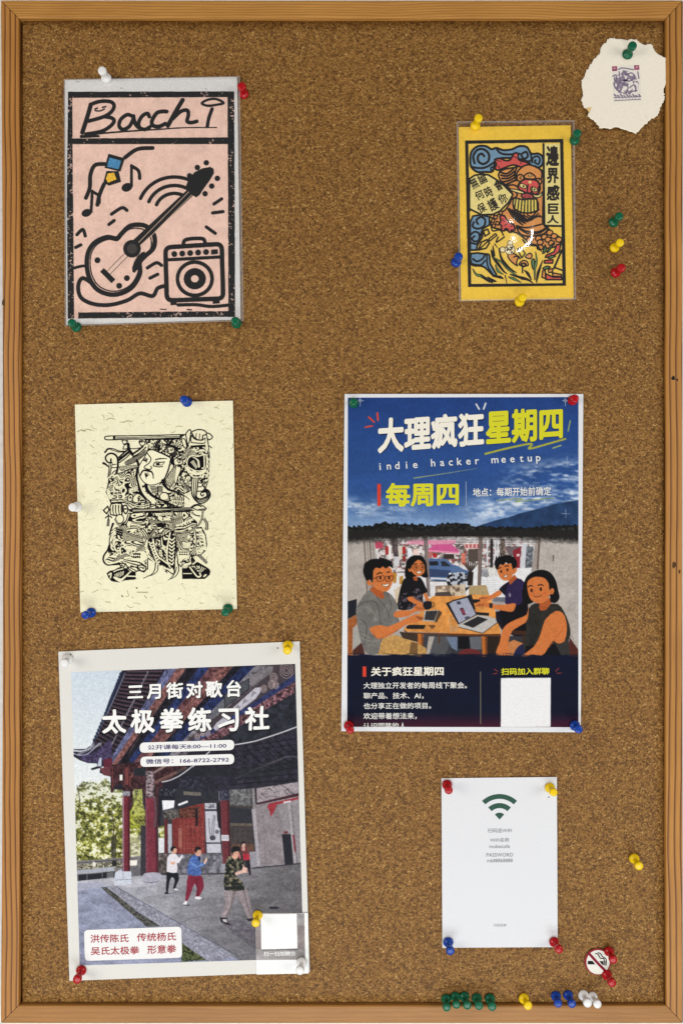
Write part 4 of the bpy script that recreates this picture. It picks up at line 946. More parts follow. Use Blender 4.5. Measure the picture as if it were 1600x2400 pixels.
    c.poly(A(390, 1320, 530, 1280, 620, 1300, 800, 1220, 940, 1150, 1000, 1150, 1060, 1190, 1050, 1225, 900, 1260, 830, 1280, 660, 1400, 520, 1450, 470, 1430), SK, sm=2); c.stroke(A(430, 1350, 500, 1440, 700, 1360, 840, 1275), 1.2, SK2); c.poly(A(690, 1140, 760, 1100, 900, 1100, 940, 1060, 990, 1020, 1050, 1040, 1062, 1100, 950, 1120, 870, 1170, 720, 1190), SK, sm=2)
    for k in range(4): c.stroke(A(960 + 24 * k, 1170 + 5 * k, 1010 + 18 * k, 1215), .9, OUT); c.stroke(A(960 + 26 * k, 1052 + 6 * k, 985 + 22 * k, 1090), .9, OUT)
    c.poly(A(400, 850, 430, 800, 560, 870, 580, 950, 540, 960, 470, 920), SK2)
    c.poly(A(365, 745, 390, 725, 430, 760, 440, 600, 520, 560, 640, 570, 670, 620, 690, 700, 660, 800, 620, 860, 560, 870, 480, 840, 440, 790, 400, 800, 372, 780), SK, sm=3)
    c.poly(A(360, 740, 320, 650, 318, 590, 345, 520, 400, 480, 440, 470, 500, 470, 545, 455, 600, 475, 660, 510, 690, 590, 640, 560, 590, 590, 560, 560, 520, 590, 480, 575, 440, 620, 435, 760, 400, 720), HAIR, sm=2)
    for k in range(12): x = 325 + 30 * k; y = 540 - 70 * math.sin(k / 11 * 2.6) - 10; c.poly(A(x, y + 30, x + 8 - 4 * (k % 3), y - 12, x + 30, y + 24), HAIR)
    for x in (530, 636): c.outline(A(x - 48, 700, x - 44, 690, x + 42, 676, x + 46, 700, x + 30, 735, x - 34, 746), 1.3, OUT, 2); c.ell(*A(x - 2, 704)[0], 2.6, 4.0, OUT)
    c.stroke(A(440, 710, 490, 700), 1.4, OUT, 0); c.stroke(A(485, 660, 515, 640, 545, 645), 2.6, HAIR); c.stroke(A(610, 635, 640, 630), 2.4, HAIR); c.poly(A(545, 782, 590, 785, 632, 768, 622, 800, 580, 808), (242, 232, 218)); c.outline(A(545, 782, 590, 785, 632, 768, 622, 800, 580, 808), .8, OUT, 2); c.stroke(A(596, 715, 615, 745, 590, 752), 1, SK2); c.stroke(A(380, 750, 410, 770), 1, SK2, 0)
    # things on the table
    c.poly(A(1050, 1000, 1150, 990, 1150, 1075, 1070, 1090), (34, 34, 40), sm=2); c.outline(A(1150, 1010, 1185, 1010, 1180, 1050, 1150, 1060), 1.4, (34, 34, 40)); c.poly(A(1060, 1105, 1240, 1095, 1270, 1130, 1200, 1240, 1040, 1230, 1060, 1180), (176, 170, 164)); c.poly(A(1085, 1110, 1230, 1105, 1185, 1225, 1065, 1215), (44, 42, 44))
    for k in range(5): c.stroke(A(1085 + 28 * k, 1112, 1070 + 26 * k, 1220), .8, (130, 126, 124), 0)
    c.poly(A(1240, 1095, 1285, 1130, 1215, 1250, 1190, 1240), (92, 72, 54)); c.poly(A(840, 1300, 880, 1275, 1085, 1280, 1060, 1330, 850, 1328), (44, 38, 38)); c.poly(A(1110, 1280, 1190, 1275, 1200, 1300, 1160, 1330), (120, 84, 52)); c.outline(A(1365, 1200, 1480, 1190, 1460, 1350, 1390, 1350), 1.2, (196, 176, 150), 0); c.poly(A(1380, 1290, 1470, 1290, 1455, 1350, 1395, 1350), (196, 150, 104), al=.8)
    # laptop
    c.poly(A(1325, 1010, 1568, 935, 1640, 900, 1690, 1080, 1660, 1130, 1480, 1275), (40, 38, 44)); c.poly(B(-58, 945, 0, 915, 175, 868, 282, 1082, 65, 1195), (40, 38, 44)); c.poly(B(-40, 955, 0, 930, 170, 885, 268, 1078, 75, 1180), (166, 168, 184)); c.poly(B(45, 930, 85, 925, 95, 960, 55, 965), (70, 74, 90)); c.poly(B(80, 1010, 120, 1000, 155, 1080, 120, 1090), (120, 60, 76), tex=1, tp=3); c.poly(B(135, 1110, 190, 1095, 205, 1125, 150, 1145), (84, 86, 100))
    c.poly(B(65, 1195, 285, 1085, 420, 1100, 545, 1145, 345, 1290, 70, 1225), (190, 186, 182)); c.poly(B(115, 1190, 290, 1100, 405, 1135, 235, 1232), (50, 46, 50)); c.stroke(B(70, 1225, 345, 1295, 545, 1148), 1.6, (60, 48, 42), 0); c.poly(B(265, 1050, 420, 1060, 415, 1095, 285, 1085), (46, 42, 42)); c.poly(B(200, 905, 310, 905, 330, 940, 250, 950), (44, 40, 42)); c.poly(B(465, 880, 605, 880, 605, 940, 465, 930), (120, 122, 130))
    # boy in navy
    c.poly(B(530, 790, 640, 700, 740, 660, 830, 720, 860, 900, 850, 1330, 560, 1250, 490, 1050, 610, 1030, 600, 860), (30, 26, 42), sm=2); c.poly(B(640, 720, 740, 665, 820, 720, 790, 950, 720, 970, 600, 950), (54, 42, 82), sm=2, tex=.2); c.ell(*B(655, 855)[0], 2.8, 5, (140, 130, 140)); c.poly(B(540, 1010, 850, 950, 850, 1330, 690, 1260, 580, 1260), (20, 18, 24))
    c.poly(B(530, 800, 560, 850, 430, 910, 370, 930, 300, 900, 310, 880, 430, 860), SK, sm=2); c.poly(B(690, 950, 725, 960, 710, 1020, 660, 1050, 460, 1010, 360, 990, 265, 990, 260, 960, 320, 925, 440, 950, 480, 965, 600, 965), SK, sm=2); c.poly(B(420, 945, 460, 950, 455, 1010, 420, 1000), (50, 46, 50))
    for k in range(3): c.stroke(B(270 + 30 * k, 985, 310 + 26 * k, 955), .9, OUT); c.stroke(B(310 + 30 * k, 900, 345 + 24 * k, 885), .9, OUT)
    c.poly(B(640, 690, 710, 620, 740, 660, 660, 740), SK2)
    c.poly(B(515, 540, 580, 500, 680, 500, 695, 560, 720, 540, 740, 560, 720, 605, 690, 620, 670, 670, 610, 692, 560, 670, 525, 620), SK, sm=3)
    c.poly(B(500, 560, 480, 500, 490, 450, 540, 420, 620, 400, 680, 410, 735, 460, 735, 530, 705, 550, 690, 560, 670, 490, 640, 500, 610, 480, 580, 515, 545, 500, 520, 560), HAIR, sm=2)
    for k in range(8): x = 490 + 28 * k; c.poly(B(x, 440 - 20 * math.sin(k * .45), x + 12, 400 - 16 * math.sin(k * .45), x + 30, 445 - 20 * math.sin(k * .45)), HAIR)
    for x, y in ((556, 585), (628, 566)): c.ell(*B(x, y)[0], 2.2, 3.6, OUT)
    c.stroke(B(530, 550, 555, 540), 2, HAIR, 0); c.stroke(B(600, 525, 640, 520), 2.2, HAIR, 0); c.poly(B(585, 638, 632, 620, 625, 645, 598, 655), (242, 232, 218)); c.outline(B(585, 638, 632, 620, 625, 645, 598, 655), .8, OUT, 0); c.stroke(B(570, 590, 578, 612, 592, 610), .9, SK2)
    # long haired person in a sleeveless top
    c.poly(B(1340, 1340, 1440, 1480, 1445, 1600, 1320, 1600), (92, 46, 40)); c.poly(B(690, 1260, 860, 1270, 850, 1310, 690, 1310), (74, 46, 32)); c.poly(B(800, 1310, 830, 1310, 830, 1420, 800, 1420), (70, 46, 34))
    c.poly(B(640, 1400, 700, 1370, 830, 1420, 720, 1560, 640, 1560), (196, 132, 84)); c.poly(B(700, 1530, 760, 1440, 840, 1420, 860, 1560, 720, 1590), (40, 42, 78), sm=2)
    c.poly(B(850, 1100, 880, 1000, 950, 950, 1100, 960, 1210, 960, 1280, 1050, 1340, 1200, 1350, 1320, 1320, 1400, 1330, 1560, 1180, 1570, 830, 1560, 840, 1300), (54, 52, 48), sm=2, tex=.2, tp=8); c.poly(B(840, 1440, 1180, 1420, 1260, 1570, 820, 1570), (20, 18, 24)); c.poly(B(1180, 1420, 1330, 1360, 1345, 1560, 1250, 1560), (62, 60, 58))
    c.poly(B(870, 980, 850, 1080, 740, 1130, 640, 1180, 580, 1240, 555, 1320, 540, 1400, 500, 1500, 510, 1590, 600, 1600, 650, 1560, 640, 1400, 690, 1260, 840, 1170, 870, 1060), SK, sm=2)
    c.poly(B(1180, 1040, 1260, 1060, 1300, 1140, 1310, 1260, 1280, 1390, 1200, 1410, 1150, 1380, 1090, 1470, 1010, 1560, 760, 1590, 760, 1575, 930, 1450, 1010, 1300, 1060, 1140), SK, sm=2); c.stroke(B(1255, 1255, 1170, 1370, 1100, 1460), 1.4, SK2)
    for k in range(4): c.stroke(B(520 + 30 * k, 1530 - 6 * k, 520 + 28 * k, 1590), 1, OUT)
    for k in range(5): c.stroke(B(890 + 30 * k, 1060 + 20 * k, 900 + 16 * k, 1300, 880 + 10 * k, 1440), 1.2, (34, 32, 32), al=.8)
    c.poly(B(990, 1000, 1000, 940, 1110, 890, 1140, 940, 1070, 1030, 1010, 1035), SK2)
    c.poly(B(800, 900, 800, 800, 840, 660, 920, 590, 1010, 565, 1110, 590, 1180, 680, 1210, 800, 1225, 890, 1180, 945, 1120, 930, 1100, 850, 900, 950, 830, 960), HAIR, sm=3)
    c.poly(B(855, 720, 890, 670, 960, 645, 1050, 660, 1100, 720, 1110, 800, 1140, 775, 1165, 800, 1150, 845, 1115, 850, 1090, 910, 1030, 945, 970, 948, 900, 910, 865, 830), SK, sm=3)
    for x, y in ((905, 803), (1012, 789)): c.ell(*B(x, y)[0], 2.8, 4.6, OUT)
    c.stroke(B(865, 762, 890, 748, 915, 752), 2.4, HAIR); c.stroke(B(980, 745, 1010, 736, 1040, 745), 2.4, HAIR); c.stroke(B(932, 872, 980, 876, 1022, 852), 1.3, OUT); c.stroke(B(945, 800, 930, 840, 950, 846), 1.1, SK2); c.ell(*B(900, 850)[0], 4, 3, (206, 100, 56), 0, .5); c.ell(*B(1050, 830)[0], 5, 3.4, (206, 100, 56), 0, .5)
    c.stroke(B(1110, 790, 1135, 800, 1130, 830), 1, SK2)
    # dark foot of the poster
    nf = c.fbm(20, 3, 3)
    def foot(X, Y, sl):
        t = np.clip((Y - 1668) / 40, 0, 1)[..., None]
        col = np.array([16, 22, 48.]) * (1 - t) + np.array([86, 24, 48.]) * t
        return col * (.85 + .3 * nz[sl][..., None]) / 255, np.clip((Y - 1532 + 14 * (nf[sl] - .5)) / 5, 0, 1)
    c.field([(806, 1510), (1366, 1510), (1366, 1712), (806, 1712)], foot)
    for k in range(14): x = random.uniform(60, 1400); y = random.uniform(38, 78); c.stroke(M4(x, y, x + random.uniform(40, 160), y + random.uniform(-8, 8)), 1, (30, 34, 60), 0, .8)
    # small drawn marks
    OR = (214, 86, 60); WH = (226, 226, 222); YE = (206, 200, 60); GR = (170, 184, 110)
    for q, col, w_ in ((M1(172, 238, 215, 230), OR, 3.6), (M1(193, 177, 225, 207), OR, 4.2), (M1(245, 152, 249, 195), OR, 4.4), (M1(850, 97, 868, 128), WH, 3.6), (M1(908, 92, 895, 127), WH, 3.6), (M1(1425, 198, 1412, 262), GR, 2.4), (M1(1318, 367, 1368, 350), GR, 2.6)): c.stroke(q, w_, col, 0)
    c.stroke(M1(905, 402, 1040, 368, 1185, 340, 1175, 370, 1290, 340, 1395, 310), 4.4, (178, 178, 66)); c.stroke(M1(470, 550, 640, 525, 860, 490), 2.6, (160, 172, 130), 0, w1=.6); c.stroke(M1(975, 688, 1060, 680, 1130, 677, 1092, 696, 1200, 684, 1320, 672), 2.0, (150, 164, 100))
    c.poly(M1(245, 586, 266, 586, 266, 720, 246, 722), (216, 76, 54)); c.poly(M4(158, 112, 180, 112, 180, 176, 158, 176), (216, 76, 54)); c.stroke(M1(787, 572, 789, 720), 1.3, (190, 196, 200), 0); c.stroke(M4(891, 145, 892, 470), 1.5, (156, 148, 120), 0)
    for x, y, r in ((1405, 452, 34), (140, 762, 30), (1398, 768, 26)): c.stroke(M1(x - r, y, x + r, y), .8, (206, 216, 226), 0, wm=1.6, w1=.6); c.stroke(M1(x, y - r, x, y + r), .8, (206, 216, 226), 0, wm=1.6, w1=.6)
    for x in (140, 1395): c.stroke(M1(x - 18, 76, x + 22, 76), 1, WH, 0); c.stroke(M1(x, 60, x, 108), 1, WH, 0); c.outline(M1(x - 10, 76, x, 66, x + 10, 76, x, 86), .8, WH)
    for q in (M4(975, 128, 998, 142), M4(970, 158, 995, 154), M4(1358, 142, 1378, 122), M4(1366, 154, 1394, 152)): c.stroke(q, 1.6, (170, 70, 60), 0)
    z = (c.fbm(4, 4, 3) - .5)[..., None]; c.a = (np.clip(c.a * (1 + .15 * z), 0, 1) ** 1.16 * .97).astype(np.float32)
    c.poly(M4(1018, 184, 1328, 182, 1326, 488, 1017, 490), (226, 224, 225)); c.grain(.10); c.blur(1)
    return c

h_meet = lambda u, v: 0.0009 + 0.0012 * np.sin(np.pi * v) + 0.0011 * np.sin(np.pi * u) * (.5 + .5 * np.cos(3 * v))
q_meet = [(807.2, 923.4), (1366, 923.4), (1360, 1716.4), (799.4, 1713.8)]
sh_meet = Sheet(q_meet, h_meet)
meet = empty('event_poster', W(1083, 1320, 0))
tag(meet, 'large blue and black meetup poster with four cartoon people round a laptop table', 'poster')
paper(sh_meet, M_PAPER, meet)
printed('printed_picture', sh_meet, [(814.9, 932), (1354.6, 930.6), (1354.4, 1704.4), (813.3, 1703.6)], art_meetup(), 1.15, meet)
M1 = frame_of(790, 910, 2.6133); M4 = frame_of(790, 1520, 2.6576)
I_CREAM = ink('cream_ink', 232, 226, 212); I_LIME = ink('yellow_ink', 206, 202, 42); I_PALE = ink('pale_ink', 222, 220, 214)
mq1 = line_quad(M1, 247, 184, 402, 898, 140, 352); mq2 = line_quad(M1, 908, 138, 350, 1380, 112, 314)
set_words('lettering_shadow', [('大理疯狂', shift(mq1, 1.0, 1.2)), ('星期四', shift(mq2, 1.0, 1.2))], sh_meet, ink('deep_blue_ink', 14, 28, 66), meet, bold=.055, off=.00014)
set_words('title_lettering', [('大理疯狂', mq1)], sh_meet, I_CREAM, meet, bold=.038, off=.0002)
set_words('title_lettering', [('星期四', mq2)], sh_meet, I_LIME, meet, bold=.038, off=.0002)
set_words('weekday_lettering', [('每周四', line_quad(M1, 297, 580, 728, 744, 572, 722))], sh_meet, I_LIME, meet, bold=.034, off=.0002)
xs = [263, 317, 368, 425, 478, 587, 643, 695, 748, 803, 856, 965, 1018, 1072, 1128, 1178, 1230]
items = []
for ch, x in zip('indiehackermeetup', xs):
    yb = np.interp(x, [263, 478, 587, 856, 965, 1230], [500, 488, 478, 464, 458, 445])
    items.append((ch, None, {'raw': (*M1(x, yb)[0], 24.5, -3.4)}))
set_words('subtitle_lettering', items, sh_meet, I_PALE, meet, bold=.012, off=.0002)
set_words('place_lettering', [('地点：每期开始前确定', line_quad(M1, 830, 612, 664, 1308, 602, 656))], sh_meet, I_PALE, meet, bold=.014, off=.0002)
set_words('heading_lettering', [('关于疯狂星期四', line_quad(M4, 210, 115, 172, 662, 112, 169))], sh_meet, I_CREAM, meet, bold=.026, off=.0002)
set_words('heading_lettering', [('扫码加入群聊', line_quad(M4, 1020, 122, 166, 1318, 119, 162))], sh_meet, I_LIME, meet, bold=.026, off=.0002)
set_words('body_lettering', [('大理独立开发者的每周线下聚会。', line_quad(M4, 163, 211, 251, 806, 208, 249)), ('聊产品、技术、AI，', line_quad(M4, 163, 275, 314, 537, 273, 314)),
    ('也分享正在做的项目。', line_quad(M4, 163, 338, 377, 584, 336, 375)), ('欢迎带着想法来，', line_quad(M4, 163, 401, 441, 494, 399, 441)), ('认识同路的人。', line_quad(M4, 163, 463, 503, 445, 461, 501), {'clip': 1703.4})], sh_meet, I_PALE, meet, bold=.012, off=.0002)

# ------------------------------------------------------------------ network card
h_wifi = lambda u, v: 0.0009 + 0.0011 * np.sin(np.pi * v) + .0008 * np.sin(np.pi * u) * v
q_wifi = [(1033.8, 1824), (1304, 1821), (1306, 2219.8), (1036, 2221.4)]
sh_wifi = Sheet(q_wifi, h_wifi)
wifi = empty('wifi_notice', W(1170, 2020, 0))
tag(wifi, 'plain white card with a green wireless symbol and password lines', 'notice')
paper(sh_wifi, M_PAPER, wifi, 30, 36)
W1 = frame_of(1020, 1800, 5.058); W2 = frame_of(1020, 2000, 5.058)
I_GREEN = ink('dark_green_ink', 52, 84, 72); I_GREY = ink('grey_ink', 118, 120, 122); I_GREY2 = ink('pale_grey_ink', 150, 151, 153)
def arc(cx, cy, r0, r1, a0, a1, n=18):
    o = [(cx + r1 * math.sin(math.radians(a0 + (a1 - a0) * i / n)), cy - r1 * math.cos(math.radians(a0 + (a1 - a0) * i / n))) for i in range(n + 1)]
    if r0 <= 0: return W1(*[v for p in o for v in p]) + W1(cx, cy)
    i_ = [(cx + r0 * math.sin(math.radians(a1 + (a0 - a1) * i / n)), cy - r0 * math.cos(math.radians(a1 + (a0 - a1) * i / n))) for i in range(n + 1)]
    return W1(*[v for p in o + i_ for v in p])
V = []; F = []
for r0, r1, a in ((246, 303, 43), (136, 196, 43), (0, 82, 42)):
    p = arc(758, 612, r0, r1, -a, a); A_ = np.array(p); n = len(V); V += [tuple(q) for q in sh_wifi.pts(A_[:, 0], A_[:, 1], .00012)]; F.append(tuple(range(n, n + len(p))))
mesh_obj('wireless_symbol', V, F, I_GREEN, wifi)
set_words('notice_lettering', [('扫码连WIFI', line_quad(W1, 618, 716, 768, 902, 714, 766)), ('WIFI名称', line_quad(W1, 645, 829, 880, 872, 828, 879)), ('mubaicafe', line_quad(W1, 637, 908, 950, 880, 906, 948)), ('PASSWORD', line_quad(W1, 602, 1009, 1053, 918, 1006, 1050)), ('mb88868888', line_quad(W2, 610, 66, 108, 912, 63, 105))], sh_wifi, I_GREY, wifi, bold=.0, off=.00012)
set_words('small_lettering', [('扫码连接', line_quad(W2, 690, 836, 870, 838, 834, 868))], sh_wifi, I_GREY2, wifi, bold=.0, off=.00012)
dot(sh_wifi, *W1(1341, 346)[0], 1.6, wifi)
# ------------------------------------------------------------------ pink block print in a plastic sleeve (upper left)
BK = (18, 17, 17)
def film(sheet, quad, parent, off=.00045, nx=60, ny=80, amp=.00030, seed=0):
    rr = np.random.default_rng(seed); U, V = np.meshgrid(np.linspace(0, 1, nx), np.linspace(0, 1, ny)); X, Y = bil(quad, U, V)
    g = zoom_grid(rr.random((9, 7)), ny, nx); g2 = zoom_grid(rr.random((20, 15)), ny, nx)
    edge = np.minimum(np.minimum(U, 1 - U), np.minimum(V, 1 - V)); e = np.clip(edge / .06, 0, 1)
    p = sheet.pts(X, Y, off + amp * (g + .3 * g2) * (.25 + .75 * e))
    return grid_mesh('plastic_sleeve', p, nx, ny, M_FILM, parent)

def seam(sheet, quad, parent, w, mat, name, off):
    """flat ring w pixels wide"""
    q = [np.array(p, float) for p in quad]; ctr = sum(q) / 4; n = 40; V = []; F = []
    for s in range(4):
        a, b = q[s], q[(s + 1) % 4]
        for k in range(n): p = a + (b - a) * k / n; V.append(p)
    V = np.array(V); half = np.array([abs(q[1][0] - q[0][0]) / 2, abs(q[3][1] - q[0][1]) / 2])
    I = ctr + (V - ctr) * (1 - w / half); A = np.concatenate([V, I]); N = 4 * n
    for i in range(N): j = (i + 1) % N; F.append((i, j, N + j, N + i))
    return mesh_obj(name, [tuple(p) for p in sheet.pts(A[:, 0], A[:, 1], off)], F, mat, parent)

def art_pink():
    c = Canvas(150, 178, 574, 766, 2.2, (214, 210, 208))
    B1 = frame_of(130, 140, 3.336); B2 = frame_of(130, 460, 3.336)
    nb = c.fbm(16, 22, 4); nf = c.fbm(5, 5, 3); nw = c.noise(3.2, 2.2)
    c.field([(150, 178), (574, 178), (574, 766), (150, 766)], lambda X, Y, sl: (np.array([216, 213, 211.]) * (.97 + .06 * nf[sl][..., None]) / 255))
    inner = B1(105, 250, 1398, 248) + B2(1403, 943, 100, 958)
    def pink(X, Y, sl):
        n = nb[sl][..., None]; m = nf[sl][..., None]; w = np.sin((X * .5 + 14 * nb[sl] * 3 + Y * .16))[..., None]
        col = np.array([232, 196, 180.]) * (.90 + .12 * n + .08 * m) + np.array([-3, -7, -8.]) * (w > .55) * .8
        return col / 255
    c.field(inner, pink)
    def worn(pts, amt):
        """black key block printed thin at the edges"""
        def fn(X, Y, sl):
            k = (nw[sl] * .5 + nf[sl] * .5) < amt + .55 * (nb[sl] - .56)
            return np.array(BK) / 255 + 0 * X[..., None], np.where(k, .25, 1.)
        c.field(pts, fn)
    worn(B1(105, 250, 1398, 247, 1398, 292, 105, 298), .26); worn(B1(100, 250, 134, 250, 138, 1134, 90, 1134) , .38); worn(B2(90, 0, 140, 0, 148, 955, 98, 958), .36)
    worn(B1(1345, 290, 1398, 250, 1402, 1134, 1350, 1134), .33); worn(B2(1350, 0, 1402, 0, 1405, 943, 1352, 945), .34); worn(B2(180, 908, 1402, 897, 1403, 942, 180, 956), .33); worn(B1(96, 616, 1400, 606, 1400, 660, 96, 660), .27)
    # hand lettering
    b = 11
    def pen(pts, w=b, w1=None): c.stroke(pts, w / 1.0, BK, 6, 1, w1)
    pen(B1(278, 352, 250, 450, 212, 568), 10.5); pen(B1(275, 350, 350, 326, 430, 328, 460, 358, 440, 405, 380, 445, 262, 480), 9); pen(B1(380, 445, 440, 455, 460, 480, 430, 520, 360, 560, 240, 582), 9)
    pen(B1(600, 440, 560, 430, 510, 470, 500, 520, 530, 545, 580, 520, 610, 460, 612, 440), 9); pen(B1(610, 440, 625, 500, 650, 530), 9)
    pen(B1(735, 445, 720, 420, 680, 440, 652, 490, 660, 530, 700, 545, 740, 525), 9); pen(B1(870, 405, 830, 405, 790, 420, 755, 480, 765, 515, 810, 522, 860, 500), 9.5)
    pen(B1(995, 315, 950, 390, 905, 470, 880, 515), 10.5); pen(B1(920, 460, 980, 405, 1030, 395, 1040, 430, 1030, 480, 1060, 492, 1105, 482), 9)
    pen(B1(1225, 385, 1200, 455, 1188, 520), 8.5); c.outline(B1(1145, 340, 1195, 312, 1260, 308, 1315, 338, 1260, 352, 1190, 360), 6, BK, 4)
    pen(B1(215, 600, 320, 580, 560, 560, 800, 545, 1000, 532, 1260, 530), 5, 2.5); pen(B1(205, 600, 340, 598), 8, 5); c.stroke(B1(312, 385, 330, 378), 4, BK, 0); c.stroke(B1(370, 372, 395, 366), 4, BK, 0); c.stroke(B1(312, 398, 350, 400, 385, 385), 3.5, BK)
    # picture: a big guitar leaning across the sheet, an amplifier, sound waves, cubes, notes and a cable
    L = 9.5; o2 = (130, 460)
    def ringp(cx, cy, rx, ry, n=18, rot=0.0):
        return P(o2, 3.336, *[v for i in range(n) for v in (cx + rx * math.cos(i * math.tau / n) * math.cos(rot) - ry * math.sin(i * math.tau / n) * math.sin(rot), cy + rx * math.cos(i * math.tau / n) * math.sin(rot) + ry * math.sin(i * math.tau / n) * math.cos(rot))])
    for r in (150, 215, 285):
        c.stroke(P(o2, 3.336, *[v for i in range(12) for v in (930 + r * math.cos(-2.75 + i * .17), 120 + r * .95 * math.sin(-2.75 + i * .17))]), 8.5, BK)
    # cubes
    c.poly(B1(415, 735, 545, 770, 510, 875, 385, 845), BK); c.poly(B1(424, 764, 515, 790, 494, 856, 404, 836), (70, 132, 176), tex=.2)
    c.poly(B1(400, 870, 495, 870, 515, 955, 420, 985, 375, 960), BK); c.poly(B1(410, 890, 460, 882, 478, 935, 412, 962, 396, 930), (232, 182, 56), tex=.15)
    c.stroke(B1(385, 815, 310, 825, 275, 900, 270, 1000, 240, 1080), L, BK); c.stroke(B1(380, 975, 345, 1060, 330, 1134), L, BK); c.stroke(B1(545, 765, 640, 700, 760, 690), L, BK)
    # two notes
    c.ell(*B2(560, -70)[0], 13, 10, BK, -20); c.stroke(B2(596, -80, 596, -240), 7, BK, 0); c.stroke(B2(596, -236, 650, -200, 660, -140), 8, BK)
    c.ell(*B2(245, 130)[0], 12, 9, BK, -20); c.stroke(B2(280, 122, 290, -40), 7, BK, 0); c.stroke(B2(290, -36, 340, -4, 345, 50), 7, BK)
    # guitar
    ang = math.atan2(-700, 760)
    body = B2(250, 470, 300, 370, 400, 320, 480, 330, 520, 290, 590, 230, 700, 230, 770, 300, 770, 400, 700, 470, 660, 520, 660, 610, 590, 720, 460, 770, 330, 730, 260, 620)
    c.outline(body, 11, BK, 5); c.outline([(x + (B2(510, 500)[0][0] - x) * .10, y + (B2(510, 500)[0][1] - y) * .10) for x, y in body], 3, BK, 5)
    c.poly(B2(600, 350, 1040, -60, 1086, -14, 646, 400), BK); c.poly(B2(1020, -80, 1090, -190, 1210, -230, 1240, -180, 1160, -60, 1100, 10), BK, sm=2)
    for x, y in ((1050, -160), (1110, -225), (1180, -262), (1170, -20), (1222, -80), (1266, -140)): c.ell(*B2(x, y)[0], 6.5, 6.5, BK)
    for k in range(4): c.stroke(B2(390 + 12 * k, 600 + 12 * k, 1030 + 12 * k, -46 + 12 * k), 1.4, (214, 182, 160) if k % 2 else BK, 0)
    c.poly(ringp(600, 410, 70, 70), BK); c.poly(ringp(600, 410, 40, 40), (60, 56, 54)); c.poly(B2(350, 590, 380, 560, 470, 650, 440, 680), BK)
    c.poly(B2(640, 470, 700, 430, 690, 500, 620, 600, 600, 560), BK, sm=2)
    for x, y in ((330, 500), (500, 700), (560, 640)): c.ell(*B2(x, y)[0], 7, 7, BK)
    # amplifier
    amp = round_box(B2(860, 400, 1300, 372, 1312, 800, 872, 815), 14); c.outline(amp, 11, BK, 0); c.stroke(B2(866, 498, 1300, 474), 8, BK, 0)
    c.outline(ringp(1090, 645, 135, 130), 9, BK); c.poly(ringp(1090, 645, 88, 84), BK); c.poly(ringp(1090, 645, 30, 28), (232, 196, 180))
    for k in range(5): c.ell(*B2(930 + 62 * k, 452 - 4 * k)[0], 7, 7, BK)
    c.poly(B2(1216, 418, 1270, 414, 1272, 452, 1218, 456), BK); c.stroke(B2(1000, 390, 1020, 340, 1150, 332, 1170, 378), 9, BK); c.poly(B2(900, 815, 950, 812, 950, 850, 900, 852), BK); c.poly(B2(1230, 806, 1285, 803, 1285, 838, 1230, 842), BK)
    # cable and floor line
    c.stroke(B2(300, 690, 215, 640, 180, 700, 200, 790, 290, 840, 420, 850, 560, 815, 660, 760, 760, 780, 800, 720, 860, 700), L, BK); c.stroke(B2(150, 560, 215, 545, 255, 550), 7, BK); c.stroke(B2(960, 850, 1100, 848, 1220, 862, 1360, 850), 8, BK)
    for q in (B2(720, 560, 790, 520, 830, 540), B2(740, 640, 800, 610), B2(1240, 60, 1300, 20), B2(1230, 130, 1310, 120), B2(1180, 240, 1250, 290), B2(440, 140, 520, 90, 560, 110), B2(420, 220, 460, 190), B2(170, 300, 215, 260, 235, 310), B2(160, 400, 200, 380)): c.stroke(q, 8, BK)
    c.stroke(B2(820, 883, 865, 884), 2.5, BK, 0); c.stroke(B2(1030, 886, 1065, 888), 3, BK, 0)
    for k in range(60): x, y = random.uniform(165, 545), random.uniform(220, 735); c.ell(x, y, .5 + .8 * random.random(), .5 + .5 * random.random(), (90, 74, 70), 0, .6)
    for q in ((B1(160, 172, 188, 173)), B1(510, 222, 528, 222), B1(1170, 228, 1182, 230)): c.stroke(q, 1.6, (120, 118, 120), 0, .8)
    c.grain(.05); return c

q_pink = [(152.5, 187.4), (555.7, 180.4), (564, 749), (156, 761.5)]
h_pink = lambda u, v: 0.0010 + 0.0008 * np.sin(np.pi * v) + 0.0010 * np.sin(np.pi * u * .9) * (.6 + .4 * v) + .0010 * u * (1 - v)
sh_pink = Sheet(q_pink, h_pink)
pink = empty('sleeved_print', W(358, 470, 0))
tag(pink, 'pink and black block print in a clear plastic sleeve with hand lettering across the top', 'art print')
paper(sh_pink, M_PAPER, pink)
c_pink = art_pink()
split = .268
sub = lambda q, v0, v1: [tuple(np.array(q[0]) * (1 - v0) + np.array(q[3]) * v0), tuple(np.array(q[1]) * (1 - v0) + np.array(q[2]) * v0), tuple(np.array(q[1]) * (1 - v1) + np.array(q[2]) * v1), tuple(np.array(q[0]) * (1 - v1) + np.array(q[3]) * v1)]
printed('title_panel', sh_pink, sub(q_pink, 0, split), c_pink, .95, pink)
printed('picture_panel', sh_pink, sub(q_pink, split, 1), c_pink, .95, pink)
film(sh_pink, [(150.5, 186), (561.5, 179), (570.5, 752), (153, 764)], pink, .0005, seed=3)
seam(sh_pink, [(150.5, 186), (561.5, 179), (570.5, 752), (153, 764)], pink, 6.0, M_SEAM, 'sleeve_border', .00094); seam(sh_pink, [(150.2, 185.6), (561.9, 178.6), (571, 752.4), (152.7, 764.4)], pink, 1.3, M_RIM_GLINT, 'sleeve_edge_glint', .00100)

